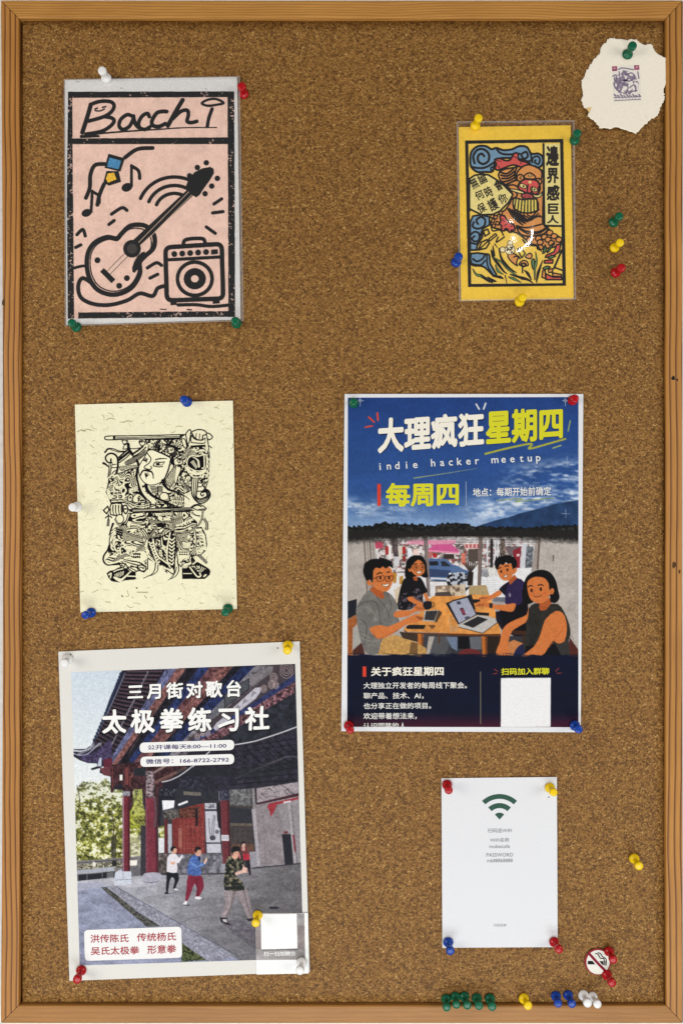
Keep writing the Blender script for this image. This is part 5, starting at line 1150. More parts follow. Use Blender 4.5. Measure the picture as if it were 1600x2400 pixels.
# ------------------------------------------------------------------ yellow block print in a sleeve (upper right)
def art_yellow():
    c = Canvas(1070, 290, 1348, 708, 2.6, (228, 186, 66))
    Y1 = frame_of(1040, 260, 4.9); Y2 = frame_of(1040, 480, 4.9)
    nf = c.fbm(5, 5, 3); ng = c.fbm(60, 60, 2)
    YE = (234, 196, 84); OR = (214, 144, 78); RD = (208, 84, 78); BL = (112, 146, 172); CR = (228, 210, 134); GN = (92, 130, 84); INK = (26, 21, 18)
    c.field([(1070, 290), (1348, 290), (1348, 708), (1070, 708)], lambda X, Y, sl: (np.array([234, 192, 62.]) * (.95 + .08 * nf[sl][..., None] + .04 * ng[sl][..., None]) / 255))
    fr = Y1(240, 340, 1368, 322) + Y2(1398, 930, 275, 945)
    c.poly(fr, INK, tex=.15); c.poly(Y1(278, 378, 1328, 362) + Y2(1358, 900, 312, 908), YE, tex=.06, tp=4)
    def shape(pts, col, w=4.2, sm=4): c.poly(pts, col, sm=sm, tex=.08); c.outline(pts, w, INK, sm)
    def ln(pts, w=3.6, col=INK): c.stroke(pts, w, col)
    # name panel
    c.poly(Y1(1150, 380, 1330, 375) + Y2(1345, 235, 1160, 232), CR); c.stroke(Y1(1140, 380) + Y2(1150, 235), 5, INK, 0); c.stroke(Y2(1150, 240, 1350, 245), 5, INK, 0)
    # clouds
    shape(Y1(300, 540, 320, 460, 390, 405, 480, 405, 545, 440, 600, 425, 680, 450, 780, 440, 860, 405, 950, 415, 1000, 490, 1080, 490, 1130, 530, 1130, 610, 1080, 650, 1010, 640, 970, 590, 900, 560, 840, 550, 740, 540, 600, 560, 560, 690, 470, 700, 380, 700, 310, 640), BL, 5.2)
    ln(Y1(350, 600, 335, 520, 380, 450, 450, 440, 510, 490, 510, 570, 450, 610, 395, 580, 390, 520, 430, 490, 460, 520), 5.5); ln(Y1(310, 640, 380, 655, 470, 650, 560, 600, 600, 560), 5); ln(Y1(540, 690, 540, 650, 580, 640), 4)
    ln(Y1(880, 500, 940, 470, 960, 520, 920, 550, 890, 520), 5); ln(Y1(960, 580, 1000, 560, 990, 480), 4.5); ln(Y1(1010, 590, 1020, 540, 1070, 520, 1100, 560, 1080, 610, 1040, 590, 1050, 565), 4.5); ln(Y1(600, 430, 640, 480, 720, 500, 860, 490), 5)
    # body in orange first, then stripes
    shape(Y1(640, 690, 800, 650, 960, 620, 1120, 680, 1140, 900) + Y2(1130, 200, 1190, 260, 1250, 330, 1340, 380, 1330, 450, 1200, 500, 1050, 470, 960, 420, 830, 320, 640, 280, 540, 250, 560, 150, 700, 60) + Y1(780, 1000, 760, 900, 640, 790), OR, 4, 2)
    for k in range(5): ln(Y1(640 + 12 * k, 700 + 38 * k, 720 + 10 * k, 720 + 26 * k, 800 + 8 * k, 660 + 32 * k), 4.5)
    ln(Y1(840, 640, 810, 720, 830, 800), 4); ln(Y1(720, 860, 800, 850, 860, 890), 4); ln(Y1(780, 900, 840, 960, 790, 1010), 4)
    # right hand of the giant
    shape(Y1(580, 560, 640, 545, 700, 570, 760, 560, 800, 490, 850, 490, 855, 560, 950, 590, 960, 610, 910, 650, 800, 620, 700, 650, 620, 680, 585, 660, 600, 610), RD, 4.2, 3)
    for q in (Y1(600, 565, 650, 580), Y1(780, 510, 830, 540), Y1(880, 580, 880, 610), Y1(620, 630, 640, 660)): ln(q, 2)
    # head
    shape(Y1(830, 720, 900, 640, 990, 620, 1110, 680, 1120, 760, 1100, 800, 1000, 770, 900, 770, 850, 760), OR, 4, 3)
    for x, y, r in ((875, 770, 40), (1085, 810, 36)): c.ell(*Y1(x, y)[0], r / 4.9, r / 4.9, OR); c.outline(Y1(*[v for i in range(10) for v in (x + r * math.cos(i * .628), y + r * math.sin(i * .628))]), 3.6, INK); c.stroke(Y1(x + 10, y - 16, x - 8, y, x + 8, y + 14), 2.4, INK)
    shape(Y1(925, 740, 980, 710, 1040, 745, 1040, 780, 930, 775), OR, 3.5, 3); c.ell(*Y1(985, 745)[0], 5, 2.6, INK); c.ell(*Y1(985, 745)[0], 2.6, 1.4, CR)
    shape(Y1(850, 850, 910, 790, 980, 785, 1060, 800, 1100, 860, 1090, 930, 1040, 960, 1010, 940, 960, 950, 900, 920, 860, 900), RD, 4.2, 3)
    for x, y in ((905, 862), (1030, 900)): c.ell(*Y1(x, y)[0], 10, 6, INK, 20); c.ell(*Y1(x, y)[0], 7.6, 4.0, CR, 20); c.ell(*Y1(x + 6, y + 2)[0], 2.2, 2.6, INK)
    c.ell(*Y1(985, 818)[0], 3.6, 3.2, CR); ln(Y1(960, 850, 955, 920, 970, 945, 1000, 930, 1010, 870), 3.4)
    ln(Y1(1085, 870, 1085, 940), 4)
    shape(Y1(740, 900, 820, 900, 900, 925, 940, 950, 860, 945), CR, 2.6, 3); shape(Y1(1020, 960, 1080, 965, 1135, 925, 1100, 990, 1040, 990), CR, 2.6, 3)
    shape(Y1(890, 960, 960, 945, 1020, 975, 1010, 1015, 950, 1025, 900, 995), (196, 78, 84), 3.8, 3); c.ell(*Y1(955, 987)[0], 7, 3.4, INK); c.ell(*Y1(955, 987)[0], 5, 1.8, RD)
    # collar of feathers and striped body
    shape(Y1(800, 1000, 900, 1020, 1060, 1010, 1080, 1120) + Y2(1080, 60, 1000, 90, 900, 90, 800, 40), (226, 202, 96), 4, 2)
    for k in range(8): ln(Y1(825 + 34 * k, 1010 + 5 * math.sin(k), 805 + 38 * k, 1190 - abs(k - 4) * 12), 3.4)
    for k in range(6): ln(Y2(720 + 30 * k, 30 + 14 * k, 800 + 34 * k, 150 + 6 * k, 900 + 30 * k, 230 - 18 * k), 4)
    for k in range(4): ln(Y2(860 + 50 * k, 110 + 6 * k, 960 + 40 * k, 170 - 12 * k, 1060 + 20 * k, 80 + 20 * k), 3.6)
    shape(Y2(830, 240, 930, 300, 1080, 310, 1190, 255, 1150, 330, 1000, 360, 880, 340), OR, 4, 3); ln(Y2(850, 265, 960, 330, 1090, 325, 1170, 275), 3.6); ln(Y2(830, 240, 950, 262, 1130, 220), 4)
    # left hand, arm plates
    shape(Y2(640, 130, 690, 125, 740, 200, 800, 230, 810, 290, 770, 290, 770, 315, 740, 310, 730, 280, 700, 275, 690, 300, 655, 290, 660, 240, 630, 220, 650, 190), RD, 4, 2)
    for q in (Y2(660, 160, 690, 190), Y2(690, 240, 720, 220), Y2(760, 250, 780, 240)): ln(q, 2)
    for x, y in ((560, 180), (590, 140), (570, 240), (610, 210), (550, 130), (650, 90)): shape(Y2(x - 22, y + 14, x - 10, y - 22, x + 22, y - 10, x + 14, y + 24), OR, 3, 0)
    # speech lozenge
    shape(Y1(290, 780, 350, 740, 430, 725, 510, 735, 600, 790, 680, 850, 790, 960, 740, 1050, 640, 1150) + Y2(560, 110, 430, 115, 300, 50) + Y1(290, 1150), CR, 4.4, 0)
    # lower clouds
    shape(Y2(330, 130, 420, 115, 520, 140, 520, 230, 440, 280, 400, 400, 440, 300, 440, 370, 380, 470, 370, 520, 300, 520, 300, 200), BL, 4.4, 0)
    ln(Y2(340, 200, 330, 250, 390, 275, 460, 240, 470, 170, 420, 140, 370, 180, 390, 220), 5); ln(Y2(310, 340, 350, 310, 400, 330, 400, 400, 350, 420, 320, 390, 350, 360), 4.6); ln(Y2(300, 430, 360, 450, 400, 430), 4.6)
    shape(Y2(310, 560, 470, 565, 520, 580, 530, 680, 600, 800, 560, 810, 470, 720, 400, 700, 320, 690), BL, 4.6, 2); ln(Y2(330, 620, 380, 650, 440, 620, 470, 570), 4.6); ln(Y2(490, 580, 500, 700, 560, 800), 4); ln(Y2(330, 680, 420, 690, 470, 640), 4)
    # spear head, rays
    shape(Y2(390, 520, 430, 430, 490, 400, 520, 440, 480, 500), YE, 4, 0); ln(Y2(400, 515, 500, 420), 3.4); shape(Y2(510, 395, 590, 330, 605, 350, 525, 415), YE, 3.4, 0); shape(Y2(450, 300, 500, 280, 520, 330, 470, 360), YE, 4, 0); ln(Y2(620, 370, 600, 430, 690, 370), 3.6); ln(Y2(540, 250, 560, 300, 640, 290, 680, 350), 3.6)
    # leg
    for x, y in ((1080, 385), (1150, 370), (1210, 320), (1260, 360), (1315, 400), (1190, 400), (1100, 430), (1230, 440), (1100, 490), (980, 400)): shape(Y2(x - 34, y + 10, x - 14, y - 28, x + 30, y - 20, x + 34, y + 12, x, y + 30), OR, 3.2, 3)
    shape(Y2(1290, 460, 1340, 450, 1320, 540, 1250, 590, 1160, 605, 1170, 580, 1260, 540), RD, 3.6, 0); shape(Y2(1150, 640, 1250, 630, 1245, 670, 1150, 670), RD, 3.6, 0); shape(Y2(1195, 740, 1245, 735, 1245, 770, 1200, 780), OR, 3.2, 0); shape(Y2(1165, 790, 1250, 830, 1350, 830, 1350, 860, 1170, 860), RD, 3.8, 0); shape(Y2(1130, 760, 1160, 750, 1165, 850, 1120, 830), OR, 3.4, 0); shape(Y2(1240, 780, 1345, 800, 1345, 825, 1250, 820), OR, 3.4, 0); ln(Y2(1270, 720, 1350, 750), 4); ln(Y2(1350, 520, 1260, 730), 5)
    for q in (Y2(1130, 560, 1160, 460, 1170, 530), Y2(1180, 540, 1220, 470, 1260, 440, 1200, 540), Y2(1190, 610, 1230, 580, 1280, 590, 1220, 615), Y2(1130, 735, 1170, 705, 1220, 715, 1170, 740), Y2(1000, 650, 1030, 620, 1040, 700, 1020, 740)): shape(q, GN, 3, 2)
    # grass
    for q, g in ((Y2(540, 520, 560, 600, 620, 680, 680, 760, 720, 790), 0), (Y2(560, 600, 660, 660, 720, 720, 800, 790, 900, 860), 1), (Y2(590, 690, 620, 760, 680, 800), 1), (Y2(630, 500, 660, 620, 740, 720, 830, 780), 0), (Y2(740, 830, 800, 850, 880, 890), 1), (Y2(330, 740, 370, 800, 420, 820, 520, 890), 1), (Y2(420, 800, 480, 850, 560, 900), 0), (Y2(500, 830, 560, 870, 600, 880), 0), (Y2(560, 820, 640, 830, 680, 850), 0), (Y2(700, 810, 720, 900), 0), (Y2(760, 800, 860, 830, 960, 860, 1020, 900), 0), (Y2(1060, 890, 1080, 780, 1130, 640), 0), (Y2(1040, 860, 1040, 740, 1060, 640, 1050, 540), 1), (Y2(1000, 860, 960, 790, 920, 750), 0), (Y2(540, 520, 570, 580, 560, 470), 0), (Y2(580, 450, 610, 490), 0), (Y2(900, 400, 950, 450, 1060, 470, 1120, 540), 0)):
        c.stroke(q, 3, INK, 6, 1, 2, 7.5)
        if g: c.stroke(q, .6, GN, 6, 1, .6, 3.6)
    # small bear with a basket
    shape(Y2(730, 570, 800, 560, 850, 600, 830, 660, 840, 700, 780, 660, 745, 620), OR, 3.4, 2); shape(Y2(840, 510, 880, 490, 930, 560, 890, 610), (226, 196, 72), 3.4, 0); shape(Y2(930, 600, 980, 555, 1010, 580, 990, 620), OR, 3.2, 2); shape(Y2(860, 690, 900, 640, 950, 650, 960, 700), OR, 3.2, 3)
    for x, y, r in ((757, 440, 26), (672, 515, 28), (755, 515, 52)): c.ell(*Y2(x, y)[0], r / 4.9 + 1.6, r / 4.9 + 1.6, INK); c.ell(*Y2(x, y)[0], r / 4.9, r / 4.9, (232, 214, 168))
    for x, y in ((725, 520), (775, 545), (765, 490)): c.ell(*Y2(x, y)[0], 2.4, 2.4, INK)
    ln(Y2(720, 490, 760, 520, 790, 480), 3); c.ell(*Y2(910, 690)[0], 8, 6, INK); c.ell(*Y2(910, 690)[0], 2.4, 2.4, (190, 150, 90)); ln(Y2(900, 700, 900, 780), 4); ln(Y2(800, 600, 850, 590, 870, 620), 3.4)
    c.grain(.05); return c
q_yel = [(1073.7, 297.8), (1336.4, 293.6), (1343.2, 700), (1079.8, 704.6)]
h_yel = lambda u, v: 0.0010 + 0.0006 * np.sin(np.pi * u) + 0.0006 * np.sin(np.pi * v)
sh_yel = Sheet(q_yel, h_yel)
yel = empty('sleeved_print', W(1208, 499, 0))
tag(yel, 'bright yellow block print of a masked giant in a clear plastic sleeve', 'art print')
paper(sh_yel, mat_plain('yellow_paper', rgb(234, 192, 62), .7, .2, .04), yel, 30, 40)
printed('printed_picture', sh_yel, q_yel, art_yellow(), .8, yel)
Y1 = frame_of(1040, 260, 4.9); Y2 = frame_of(1040, 480, 4.9)
def boxq(fr, x0, y0, x1, y1): return [fr(x0, y0)[0], fr(x1, y0)[0], fr(x1, y1)[0], fr(x0, y1)[0]]
I_BROWN = ink('brown_black_ink', 34, 28, 24)
set_words('name_lettering', [('邊', boxq(Y1, 1168, 398, 1318, 636)), ('界', boxq(Y1, 1178, 652, 1316, 834)), ('感', boxq(Y1, 1176, 850, 1326, 1030)), ('巨', boxq(Y1, 1190, 1062, 1318, 1184)), ('人', boxq(Y2, 1178, 118, 1316, 216))], sh_yel, I_BROWN, yel, bold=.04, off=.00016)
set_words('verse_lettering', [(ch, rot_quad(*Y1(x, y)[0], w, h, -28)) for ch, x, y, w, h in (('無', 345, 830, 18, 27), ('論', 440, 780, 20, 24), ('何', 405, 965, 20, 22), ('時', 510, 930, 18, 26), ('會', 622, 855, 19, 25), ('保', 430, 1115, 20, 23), ('護', 560, 1075, 22, 29), ('你', 672, 1005, 21, 24))], sh_yel, I_BROWN, yel, bold=.022, off=.00016)
film(sh_yel, [(1069.6, 285), (1345, 282.4), (1348.2, 701.6), (1075.6, 705.8)], yel, .0005, 50, 70, .00045, 5)
seam(sh_yel, [(1069.6, 285), (1345, 282.4), (1348.2, 701.6), (1075.6, 705.8)], yel, 4.5, M_SEAM, 'sleeve_border', .0014); seam(sh_yel, [(1069.3, 284.7), (1345.3, 282), (1348.6, 702), (1075.3, 706.2)], yel, 1.2, M_RIM_GLINT, 'sleeve_edge_glint', .00146)

# ------------------------------------------------------------------ guardian woodcut on cream paper (left, middle)
def art_guard():
    c = Canvas(170, 932, 562, 1442, 2.6, (234, 228, 197))
    G1, G2, G3, G4 = [frame_of(x, y, 11.2) for x, y in ((235, 1000), (365, 1000), (235, 1190), (365, 1190))]
    CR = (232, 226, 192); K = (20, 17, 20); GY = (128, 122, 108)
    nf = c.fbm(6, 6, 3); nl = c.fbm(90, 90, 2)
    c.field([(170, 932), (562, 932), (562, 1442), (170, 1442)], lambda X, Y, sl: (np.array([234, 228, 197.]) * (.965 + .05 * nf[sl][..., None] + .02 * nl[sl][..., None]) / 255))
    # straw fibres in the paper
    for k in range(320):
        x, y = random.uniform(176, 552), random.uniform(942, 1432); a = random.uniform(-.9, .9); L = random.uniform(3, 17); b = a + random.uniform(-.9, .9); s = random.random()
        col = (134, 126, 84) if s < .3 else (182, 174, 132)
        c.stroke([(x, y), (x + L * .5 * math.cos(a), y + L * .5 * math.sin(a)), (x + L * .5 * math.cos(a) + L * .5 * math.cos(b), y + L * .5 * math.sin(a) + L * .5 * math.sin(b))], .7 + .7 * random.random(), col, al=.85 if s < .3 else .7)
    for x, y in ((182, 1012), (196, 1010), (250, 984), (290, 990), (290, 926)): c.stroke([(x, y), (x + 10, y - 4), (x + 19, y - 1)], 1.6, (126, 120, 84))
    wo = c.worms(5.6); wo2 = c.worms(3.4)
    fl = c.fbm(34, 30, 2, .35); fl2 = c.noise(22)
    fold = np.sin(fl * 78) ; med = np.median(wo2)
    def orn(a, th=0.0):
        def fn(X, Y, sl):
            k = np.where(fl2[sl] > (.42 if a == 0 else .58), fold[sl] > .05 + th, wo2[sl] > med + th * .6)
            return np.where(k[..., None], np.array(CR), np.array(K)) / 255
        return fn
    def hatch(ang, per, duty, base=K, line=CR):
        ca, sa = math.cos(math.radians(ang)), math.sin(math.radians(ang))
        return lambda X, Y, sl: (np.where((np.mod((X * ca + Y * sa) + 1.4 * (nf[sl] - .5) * 3, per) < per * duty)[..., None], np.array(line), np.array(base)) / 255)
    def ln(p, w=2.0, col=K, w1=None, wm=None): c.stroke(p, w, col, 6, 1, w1, wm)
    def shp(p, w=2.0, fill=CR, sm=4): c.poly(p, fill, sm=sm); c.outline(p, w, K, sm)
    # silhouettes filled with carved ornament
    helm = G1(1180, 345, 1568, 330) + G2(660, 325, 800, 420, 870, 500, 720, 700, 560, 820, 480, 860, 440, 930, 370, 790, 150, 680, 0, 655) + G1(1330, 600, 1250, 640, 1240, 480)
    c.poly(helm, K); c.field(helm, orn(1, .15))
    arm = G1(230, 1370, 330, 1260, 470, 1230, 620, 1190, 760, 1120, 880, 1070, 1010, 1080, 960, 1300, 1000, 1600, 1060, 1760, 1250, 2000, 1450, 2060, 1200, 2160, 850, 2150, 700, 2010, 600, 1990, 290, 2010, 220, 1830, 160, 1720, 200, 1560, 220, 1480)
    c.poly(arm, K); c.field(arm, orn(1, .1))
    right = G2(480, 860, 700, 820, 900, 560, 1320, 470, 1400, 800, 1400, 1120, 1380, 1400, 1300, 1650, 1120, 1320, 960, 1380, 930, 1660, 740, 1760, 500, 1600, 740, 1830, 740, 2090, 480, 2120, 0, 2130, 0, 1700, 150, 1460, 240, 1340, 340, 1080, 380, 900)
    c.poly(right, K); c.field(right, orn(1, .12))
    skirt = G3(560, 440, 700, 330, 800, 150, 1100, 120, 1568, 130) + G4(400, 110, 880, 100, 900, 210, 1080, 380, 1060, 540, 1200, 510, 1310, 720, 1340, 960, 1310, 1120, 1200, 1220, 1000, 1250, 960, 1450, 900, 1570, 700, 1590, 600, 1470, 570, 1300, 540, 900, 520, 1300, 480, 1480, 490, 1700, 440, 1740, 300, 1640, 150, 1560) + G3(1440, 1440, 1240, 1320, 1250, 1600, 1150, 1690, 1040, 1650, 900, 1680, 740, 1600, 700, 1520, 500, 1490, 200, 1510, 90, 1400, 90, 1280, 190, 1110, 240, 960, 250, 800, 330, 560)
    c.poly(skirt, K); c.field(skirt, orn(0, .05))
    for q in (helm, arm, right, skirt): c.outline(q, 2.4, K, 0)
    # helmet plates
    for q in (G2(160, 590, 230, 490, 460, 540, 560, 700, 580, 790, 470, 780, 350, 700), G1(1395, 560, 1430, 420, 1540, 390, 1568, 480, 1480, 600), G2(0, 470, 60, 400, 120, 450, 60, 560)): shp(q, 2.2); c.field(q, orn(1, .3), al=.85); c.outline(q, 1.6, K)
    c.poly(G2(190, 440, 520, 500, 600, 640, 640, 700, 700, 760, 620, 780, 580, 660, 480, 560, 240, 470), K, sm=2)
    for k in range(7): ln(G2(560 + 26 * k, 420 + 46 * k - 3 * k * k, 640 + 22 * k, 380 + 48 * k), 1.6, CR)
    # streamers on the left of the helmet
    c.poly(G1(480, 830, 740, 560, 850, 760, 1180, 480, 1260, 480, 1230, 680, 1040, 880, 980, 1030, 560, 1060, 480, 950), CR)
    ln(G1(500, 800, 620, 690, 740, 590), 4); ln(G1(500, 870, 640, 760, 760, 660), 6); ln(G1(510, 940, 680, 820, 780, 720), 2.6); ln(G1(740, 460, 760, 600, 850, 730), 7); ln(G1(850, 720, 1000, 620, 1120, 520), 4.5); ln(G1(860, 790, 1040, 690, 1200, 540), 3)
    q = G1(660, 930, 820, 830, 1060, 720, 1180, 620, 1230, 680, 1050, 840, 860, 960, 690, 1000); c.poly(q, GY); c.field(q, hatch(60, 2.2, .5, K, (170, 162, 140)), al=.8); c.outline(q, 1.6, K)
    q = G1(520, 1050, 700, 1030, 1020, 1010, 900, 1090, 600, 1150, 530, 1130); c.field(q, hatch(86, 2.6, .5)); c.outline(q, 1.4, K)
    ln(G1(970, 890, 1010, 1000), 6); ln(G1(780, 570, 900, 580, 1080, 550), 2.2); shp(G1(580, 370, 720, 370, 700, 440, 620, 460), 3, CR, 0); c.ell(*G1(640, 405)[0], 4, 3.4, CR); c.outline(G1(600, 590, 650, 480, 730, 470, 740, 560), 2.2, K, 2); shp(G1(1020, 390, 1090, 360, 1160, 390, 1180, 460, 1080, 500), 2.4, CR, 3); ln(G1(1050, 400, 1110, 400), 3)
    ln(G1(130, 680, 180, 590, 260, 570, 380, 590, 500, 640, 640, 640), 2.4); ln(G1(130, 670, 200, 600, 300, 575), 4.5, K, 1.5); ln(G1(280, 600, 400, 640, 500, 670, 610, 660), 2)
    # curl and ribbons on the left shoulder
    c.ell(*G1(290, 850)[0], 13, 12, CR)
    ln(G1(310, 950, 200, 930, 140, 820, 200, 730, 300, 700, 400, 740, 460, 830, 470, 960, 460, 1100, 430, 1210), 3.4, K, 5.5); ln(G1(285, 940, 285, 850), 4); ln(G1(90, 960, 150, 990, 230, 1060), 6, K, 3); c.poly(G1(250, 980, 310, 960, 310, 1080, 280, 1220, 240, 1340, 210, 1340, 220, 1150), CR); 
    for d in (0, 40, 80): ln(G1(240 + d, 980, 230 + d * .8, 1120, 205 + d * .6, 1330), 1.8)
    ln(G1(320, 1000, 420, 985), 2.2); ln(G1(320, 1075, 420, 1075), 2.2); ln(G1(290, 1280, 340, 1200, 400, 1150), 2.4)
    # shoulder lion and cuff
    ln(G1(230, 1340, 330, 1260, 380, 1310, 450, 1270, 520, 1360, 640, 1340), 3.4, CR); 
    for k in range(5): ln(G1(350 + 26 * k, 1480 + 10 * k, 400 + 22 * k, 1590 - 4 * k, 520 + 10 * k, 1650 - 26 * k, 640, 1600 - 40 * k), 1.6, CR)
    for k in range(4): ln(G1(760, 1640 + 34 * k, 860, 1620 + 30 * k, 980, 1560 + 36 * k), 1.7, CR)
    c.poly(G1(300, 1800, 660, 1760, 640, 1900, 320, 1910), CR); ln(G1(330, 1880, 420, 1870, 420, 1820, 360, 1820), 3); ln(G1(490, 1820, 560, 1810, 560, 1860, 500, 1870), 3); ln(G1(300, 1930, 590, 1915), 2.5); ln(G1(310, 1965, 580, 1950), 2.5, CR); ln(G1(310, 1990, 570, 1975), 2)
    c.outline(G1(180, 1680, 210, 1640, 260, 1760, 270, 1900, 220, 1830), 2, CR); ln(G1(240, 1560, 330, 1460, 420, 1400), 2, CR)
    # shoulder disc under the collar
    shp(G1(860, 1960, 880, 1830, 970, 1760, 1060, 1790, 1200, 1960, 1000, 2000), 2.4); c.field(G1(960, 1900, 1020, 1800, 1180, 1950, 1010, 1980), orn(1)); shp(G1(720, 1900, 760, 1800, 850, 1800, 850, 1930, 760, 1960), 2.4); ln(G1(770, 1880, 800, 1840, 820, 1900), 2.4)
    for k in range(4): ln(G1(860, 2000 + 30 * k, 1060, 2060 + 24 * k, 1300, 1990 + 30 * k), 1.6, CR if k % 2 else K)
    # face
    face = G1(1250, 640, 1330, 610, 1420, 620, 1568, 690) + G2(150, 700, 330, 790, 390, 830, 380, 900, 340, 1080, 250, 1320, 150, 1450, 0, 1520) + G1(1400, 1530, 1280, 1530, 1150, 1460, 1060, 1340, 1010, 1180, 1020, 1040, 1100, 900, 1180, 780)
    c.poly(face, (238, 232, 200), sm=2); c.outline(face, 2.2, K, 2)
    ln(G1(1235, 690, 1300, 780, 1335, 850, 1290, 950, 1180, 1030, 1160, 1080, 1230, 1110, 1310, 1120, 1350, 1090, 1330, 1040), 2.4); c.poly(G1(1180, 790, 1240, 850, 1230, 960, 1130, 880), GY); ln(G1(1130, 880, 1200, 890, 1235, 850), 3.2)
    ln(G1(1455, 865, 1568, 840) + G2(150, 840, 295, 838), 2.6, K, 1.6, 3.4); c.poly(G1(1390, 1030, 1440, 930, 1568, 930) + G2(235, 930, 180, 1010, 60, 1050), CR); ln(G1(1395, 1030, 1440, 935, 1568, 935) + G2(100, 940, 235, 925), 2.4); ln(G1(1395, 1030, 1500, 1050, 1568, 1058) + G2(100, 1055, 190, 1048), 2.2); c.poly(G1(1460, 950, 1560, 950, 1568, 1020, 1470, 1020), K); ln(G2(40, 980, 150, 1010, 230, 950), 1.4)
    ln(G1(1055, 1280, 1110, 1170, 1180, 1145, 1260, 1160, 1340, 1180, 1385, 1250, 1398, 1360), 3.2, K, 2, 5); c.poly(G1(1170, 1200, 1240, 1260, 1300, 1250, 1220, 1330, 1215, 1390, 1175, 1280), K); c.poly(G1(1190, 1200, 1300, 1215, 1230, 1255), (150, 140, 120))
    # chin straps and beard
    ln(G1(990, 1090, 960, 1300, 1000, 1500, 1080, 1720, 1200, 1880, 1330, 1990), 6.5, K, 3); ln(G1(1060, 1460, 1100, 1600, 1200, 1760, 1330, 1890, 1440, 1960), 6, CR); ln(G1(1200, 1540, 1240, 1660, 1350, 1790, 1480, 1870, 1568, 1910) + G2(100, 1900, 250, 1980, 430, 2060), 8.5, K, 3); c.ell(*G1(1130, 1570)[0], 2.6, 3, K); c.ell(*G1(1200, 1700)[0], 1.6, 2, K); c.ell(*G1(1240, 1745)[0], 1.6, 2, K)
    ln(G2(190, 1420, 240, 1540, 340, 1650, 500, 1700, 700, 1780, 890, 1910), 8.5, K, 1.2)
    q = G1(1300, 1560, 1568, 1530) + G2(150, 1510, 240, 1600, 340, 1700, 300, 1740, 0, 1760) + G1(1400, 1760); c.poly(q, CR)
    for k in range(5): ln(G1(1310 + 16 * k, 1580 + 38 * k, 1420, 1575 + 40 * k, 1520, 1600 + 38 * k) + G2(60, 1560 + 38 * k, 180, 1580 + 34 * k), 2.2)
    c.outline(G2(100, 1900, 140, 1780, 220, 1730, 320, 1760, 360, 1860, 350, 1960), 3, K, 4); c.ell(*G2(225, 1830)[0], 9, 8, CR); ln(G2(70, 1960, 160, 2040, 300, 2010), 2.6)
    # ear, ear plate, cheek guard
    q = G2(250, 1400, 310, 1250, 400, 1120, 520, 1060, 530, 1250, 470, 1480, 370, 1580); c.poly(q, CR); c.field(q, hatch(20, 2.6, .5)); c.outline(q, 2, K)
    shp(G2(380, 1010, 430, 980, 470, 1040, 430, 1130, 330, 1260, 280, 1360, 250, 1350, 330, 1180), 2); shp(G2(480, 870, 560, 830, 690, 880, 700, 980, 600, 1000, 500, 1000), 2.4); ln(G2(560, 900, 600, 860, 650, 900, 620, 950, 590, 920), 2.4)
    c.poly(G2(540, 1060, 640, 1060, 640, 1160, 600, 1300, 560, 1500, 500, 1440), CR); q = G2(560, 1480, 600, 1300, 680, 1150, 800, 1200, 940, 1360, 930, 1640, 760, 1740, 640, 1600); c.field(q, orn(1, .05)); c.outline(q, 2.4, K); c.poly(G2(680, 1330, 750, 1400, 780, 1500, 900, 1620, 820, 1700, 720, 1500), GY, sm=2); ln(G2(700, 1350, 760, 1480, 860, 1650), 1.6)
    for k in range(3): ln(G2(440 + 50 * k, 1640 + 18 * k, 540 + 30 * k, 1570 + 24 * k, 700, 1620 + 40 * k, 780, 1720), 2, K if k % 2 else CR)
    c.field(G2(430, 1830, 730, 1850, 740, 2090, 450, 2000), hatch(12, 4.5, .45)); c.stroke(G2(420, 1940, 740, 1955), 2.4, CR, 0); c.stroke(G2(430, 1920, 740, 1935), 1.4, K, 0)
    # raised arm, hand and the long sword
    q = G2(830, 1020, 850, 840, 960, 760, 1100, 780, 1240, 740, 1330, 760, 1330, 1080, 1180, 1160, 1000, 1140); c.poly(q, K); c.outline(q, 2.6, CR)
    for k in range(6): ln(G2(930 + 24 * k, 940 + 34 * k - 4 * k, 1000 + 18 * k, 890 + 32 * k), 2, CR)
    for k in range(3): ln(G2(960 + 30 * k, 790 + 10 * k, 1090 + 20 * k, 880 + 6 * k, 1120 + 16 * k, 1060), 1.5, CR)
    ln(G2(1270, 740, 1280, 960, 1270, 1080, 1220, 1090), 3, CR); ln(G2(830, 1090, 900, 1180, 1060, 1230, 1200, 1220, 1300, 1150), 6.5, CR); ln(G2(900, 1250, 1000, 1320, 1160, 1330, 1290, 1250), 3, CR); ln(G2(900, 620, 1020, 600, 1080, 660, 1200, 610, 1290, 640), 3, CR); ln(G2(940, 520, 1320, 500), 5); ln(G2(960, 470, 1300, 460), 2.4, CR)
    for k in range(5): ln(G2(1330 + 10 * (k % 2), 800 + 120 * k, 1390, 850 + 120 * k, 1360, 930 + 120 * k), 2, CR)
    q = G2(680, 810, 880, 560, 930, 620, 740, 860); c.field(q, hatch(-45, 2.4, .5)); c.outline(q, 1.4, K)
    c.poly(G1(120, 290, 190, 255, 1568, 230) + G2(640, 215, 640, 300, 0, 315) + G1(1300, 335, 200, 345), CR)
    ln(G1(120, 292, 190, 250, 700, 240, 1568, 225) + G2(300, 215, 800, 205), 2.6); ln(G1(130, 300, 190, 345, 700, 330, 1568, 320) + G2(300, 305, 640, 300), 2.6); ln(G1(420, 290, 900, 280, 1568, 262) + G2(640, 255), 1.6); ln(G1(420, 312, 1568, 290) + G2(640, 280), 1.2, GY); c.poly(G1(335, 250, 405, 250, 405, 340, 335, 340), K); c.poly(G2(630, 210, 740, 205, 760, 240, 700, 260, 690, 305, 630, 300), K)
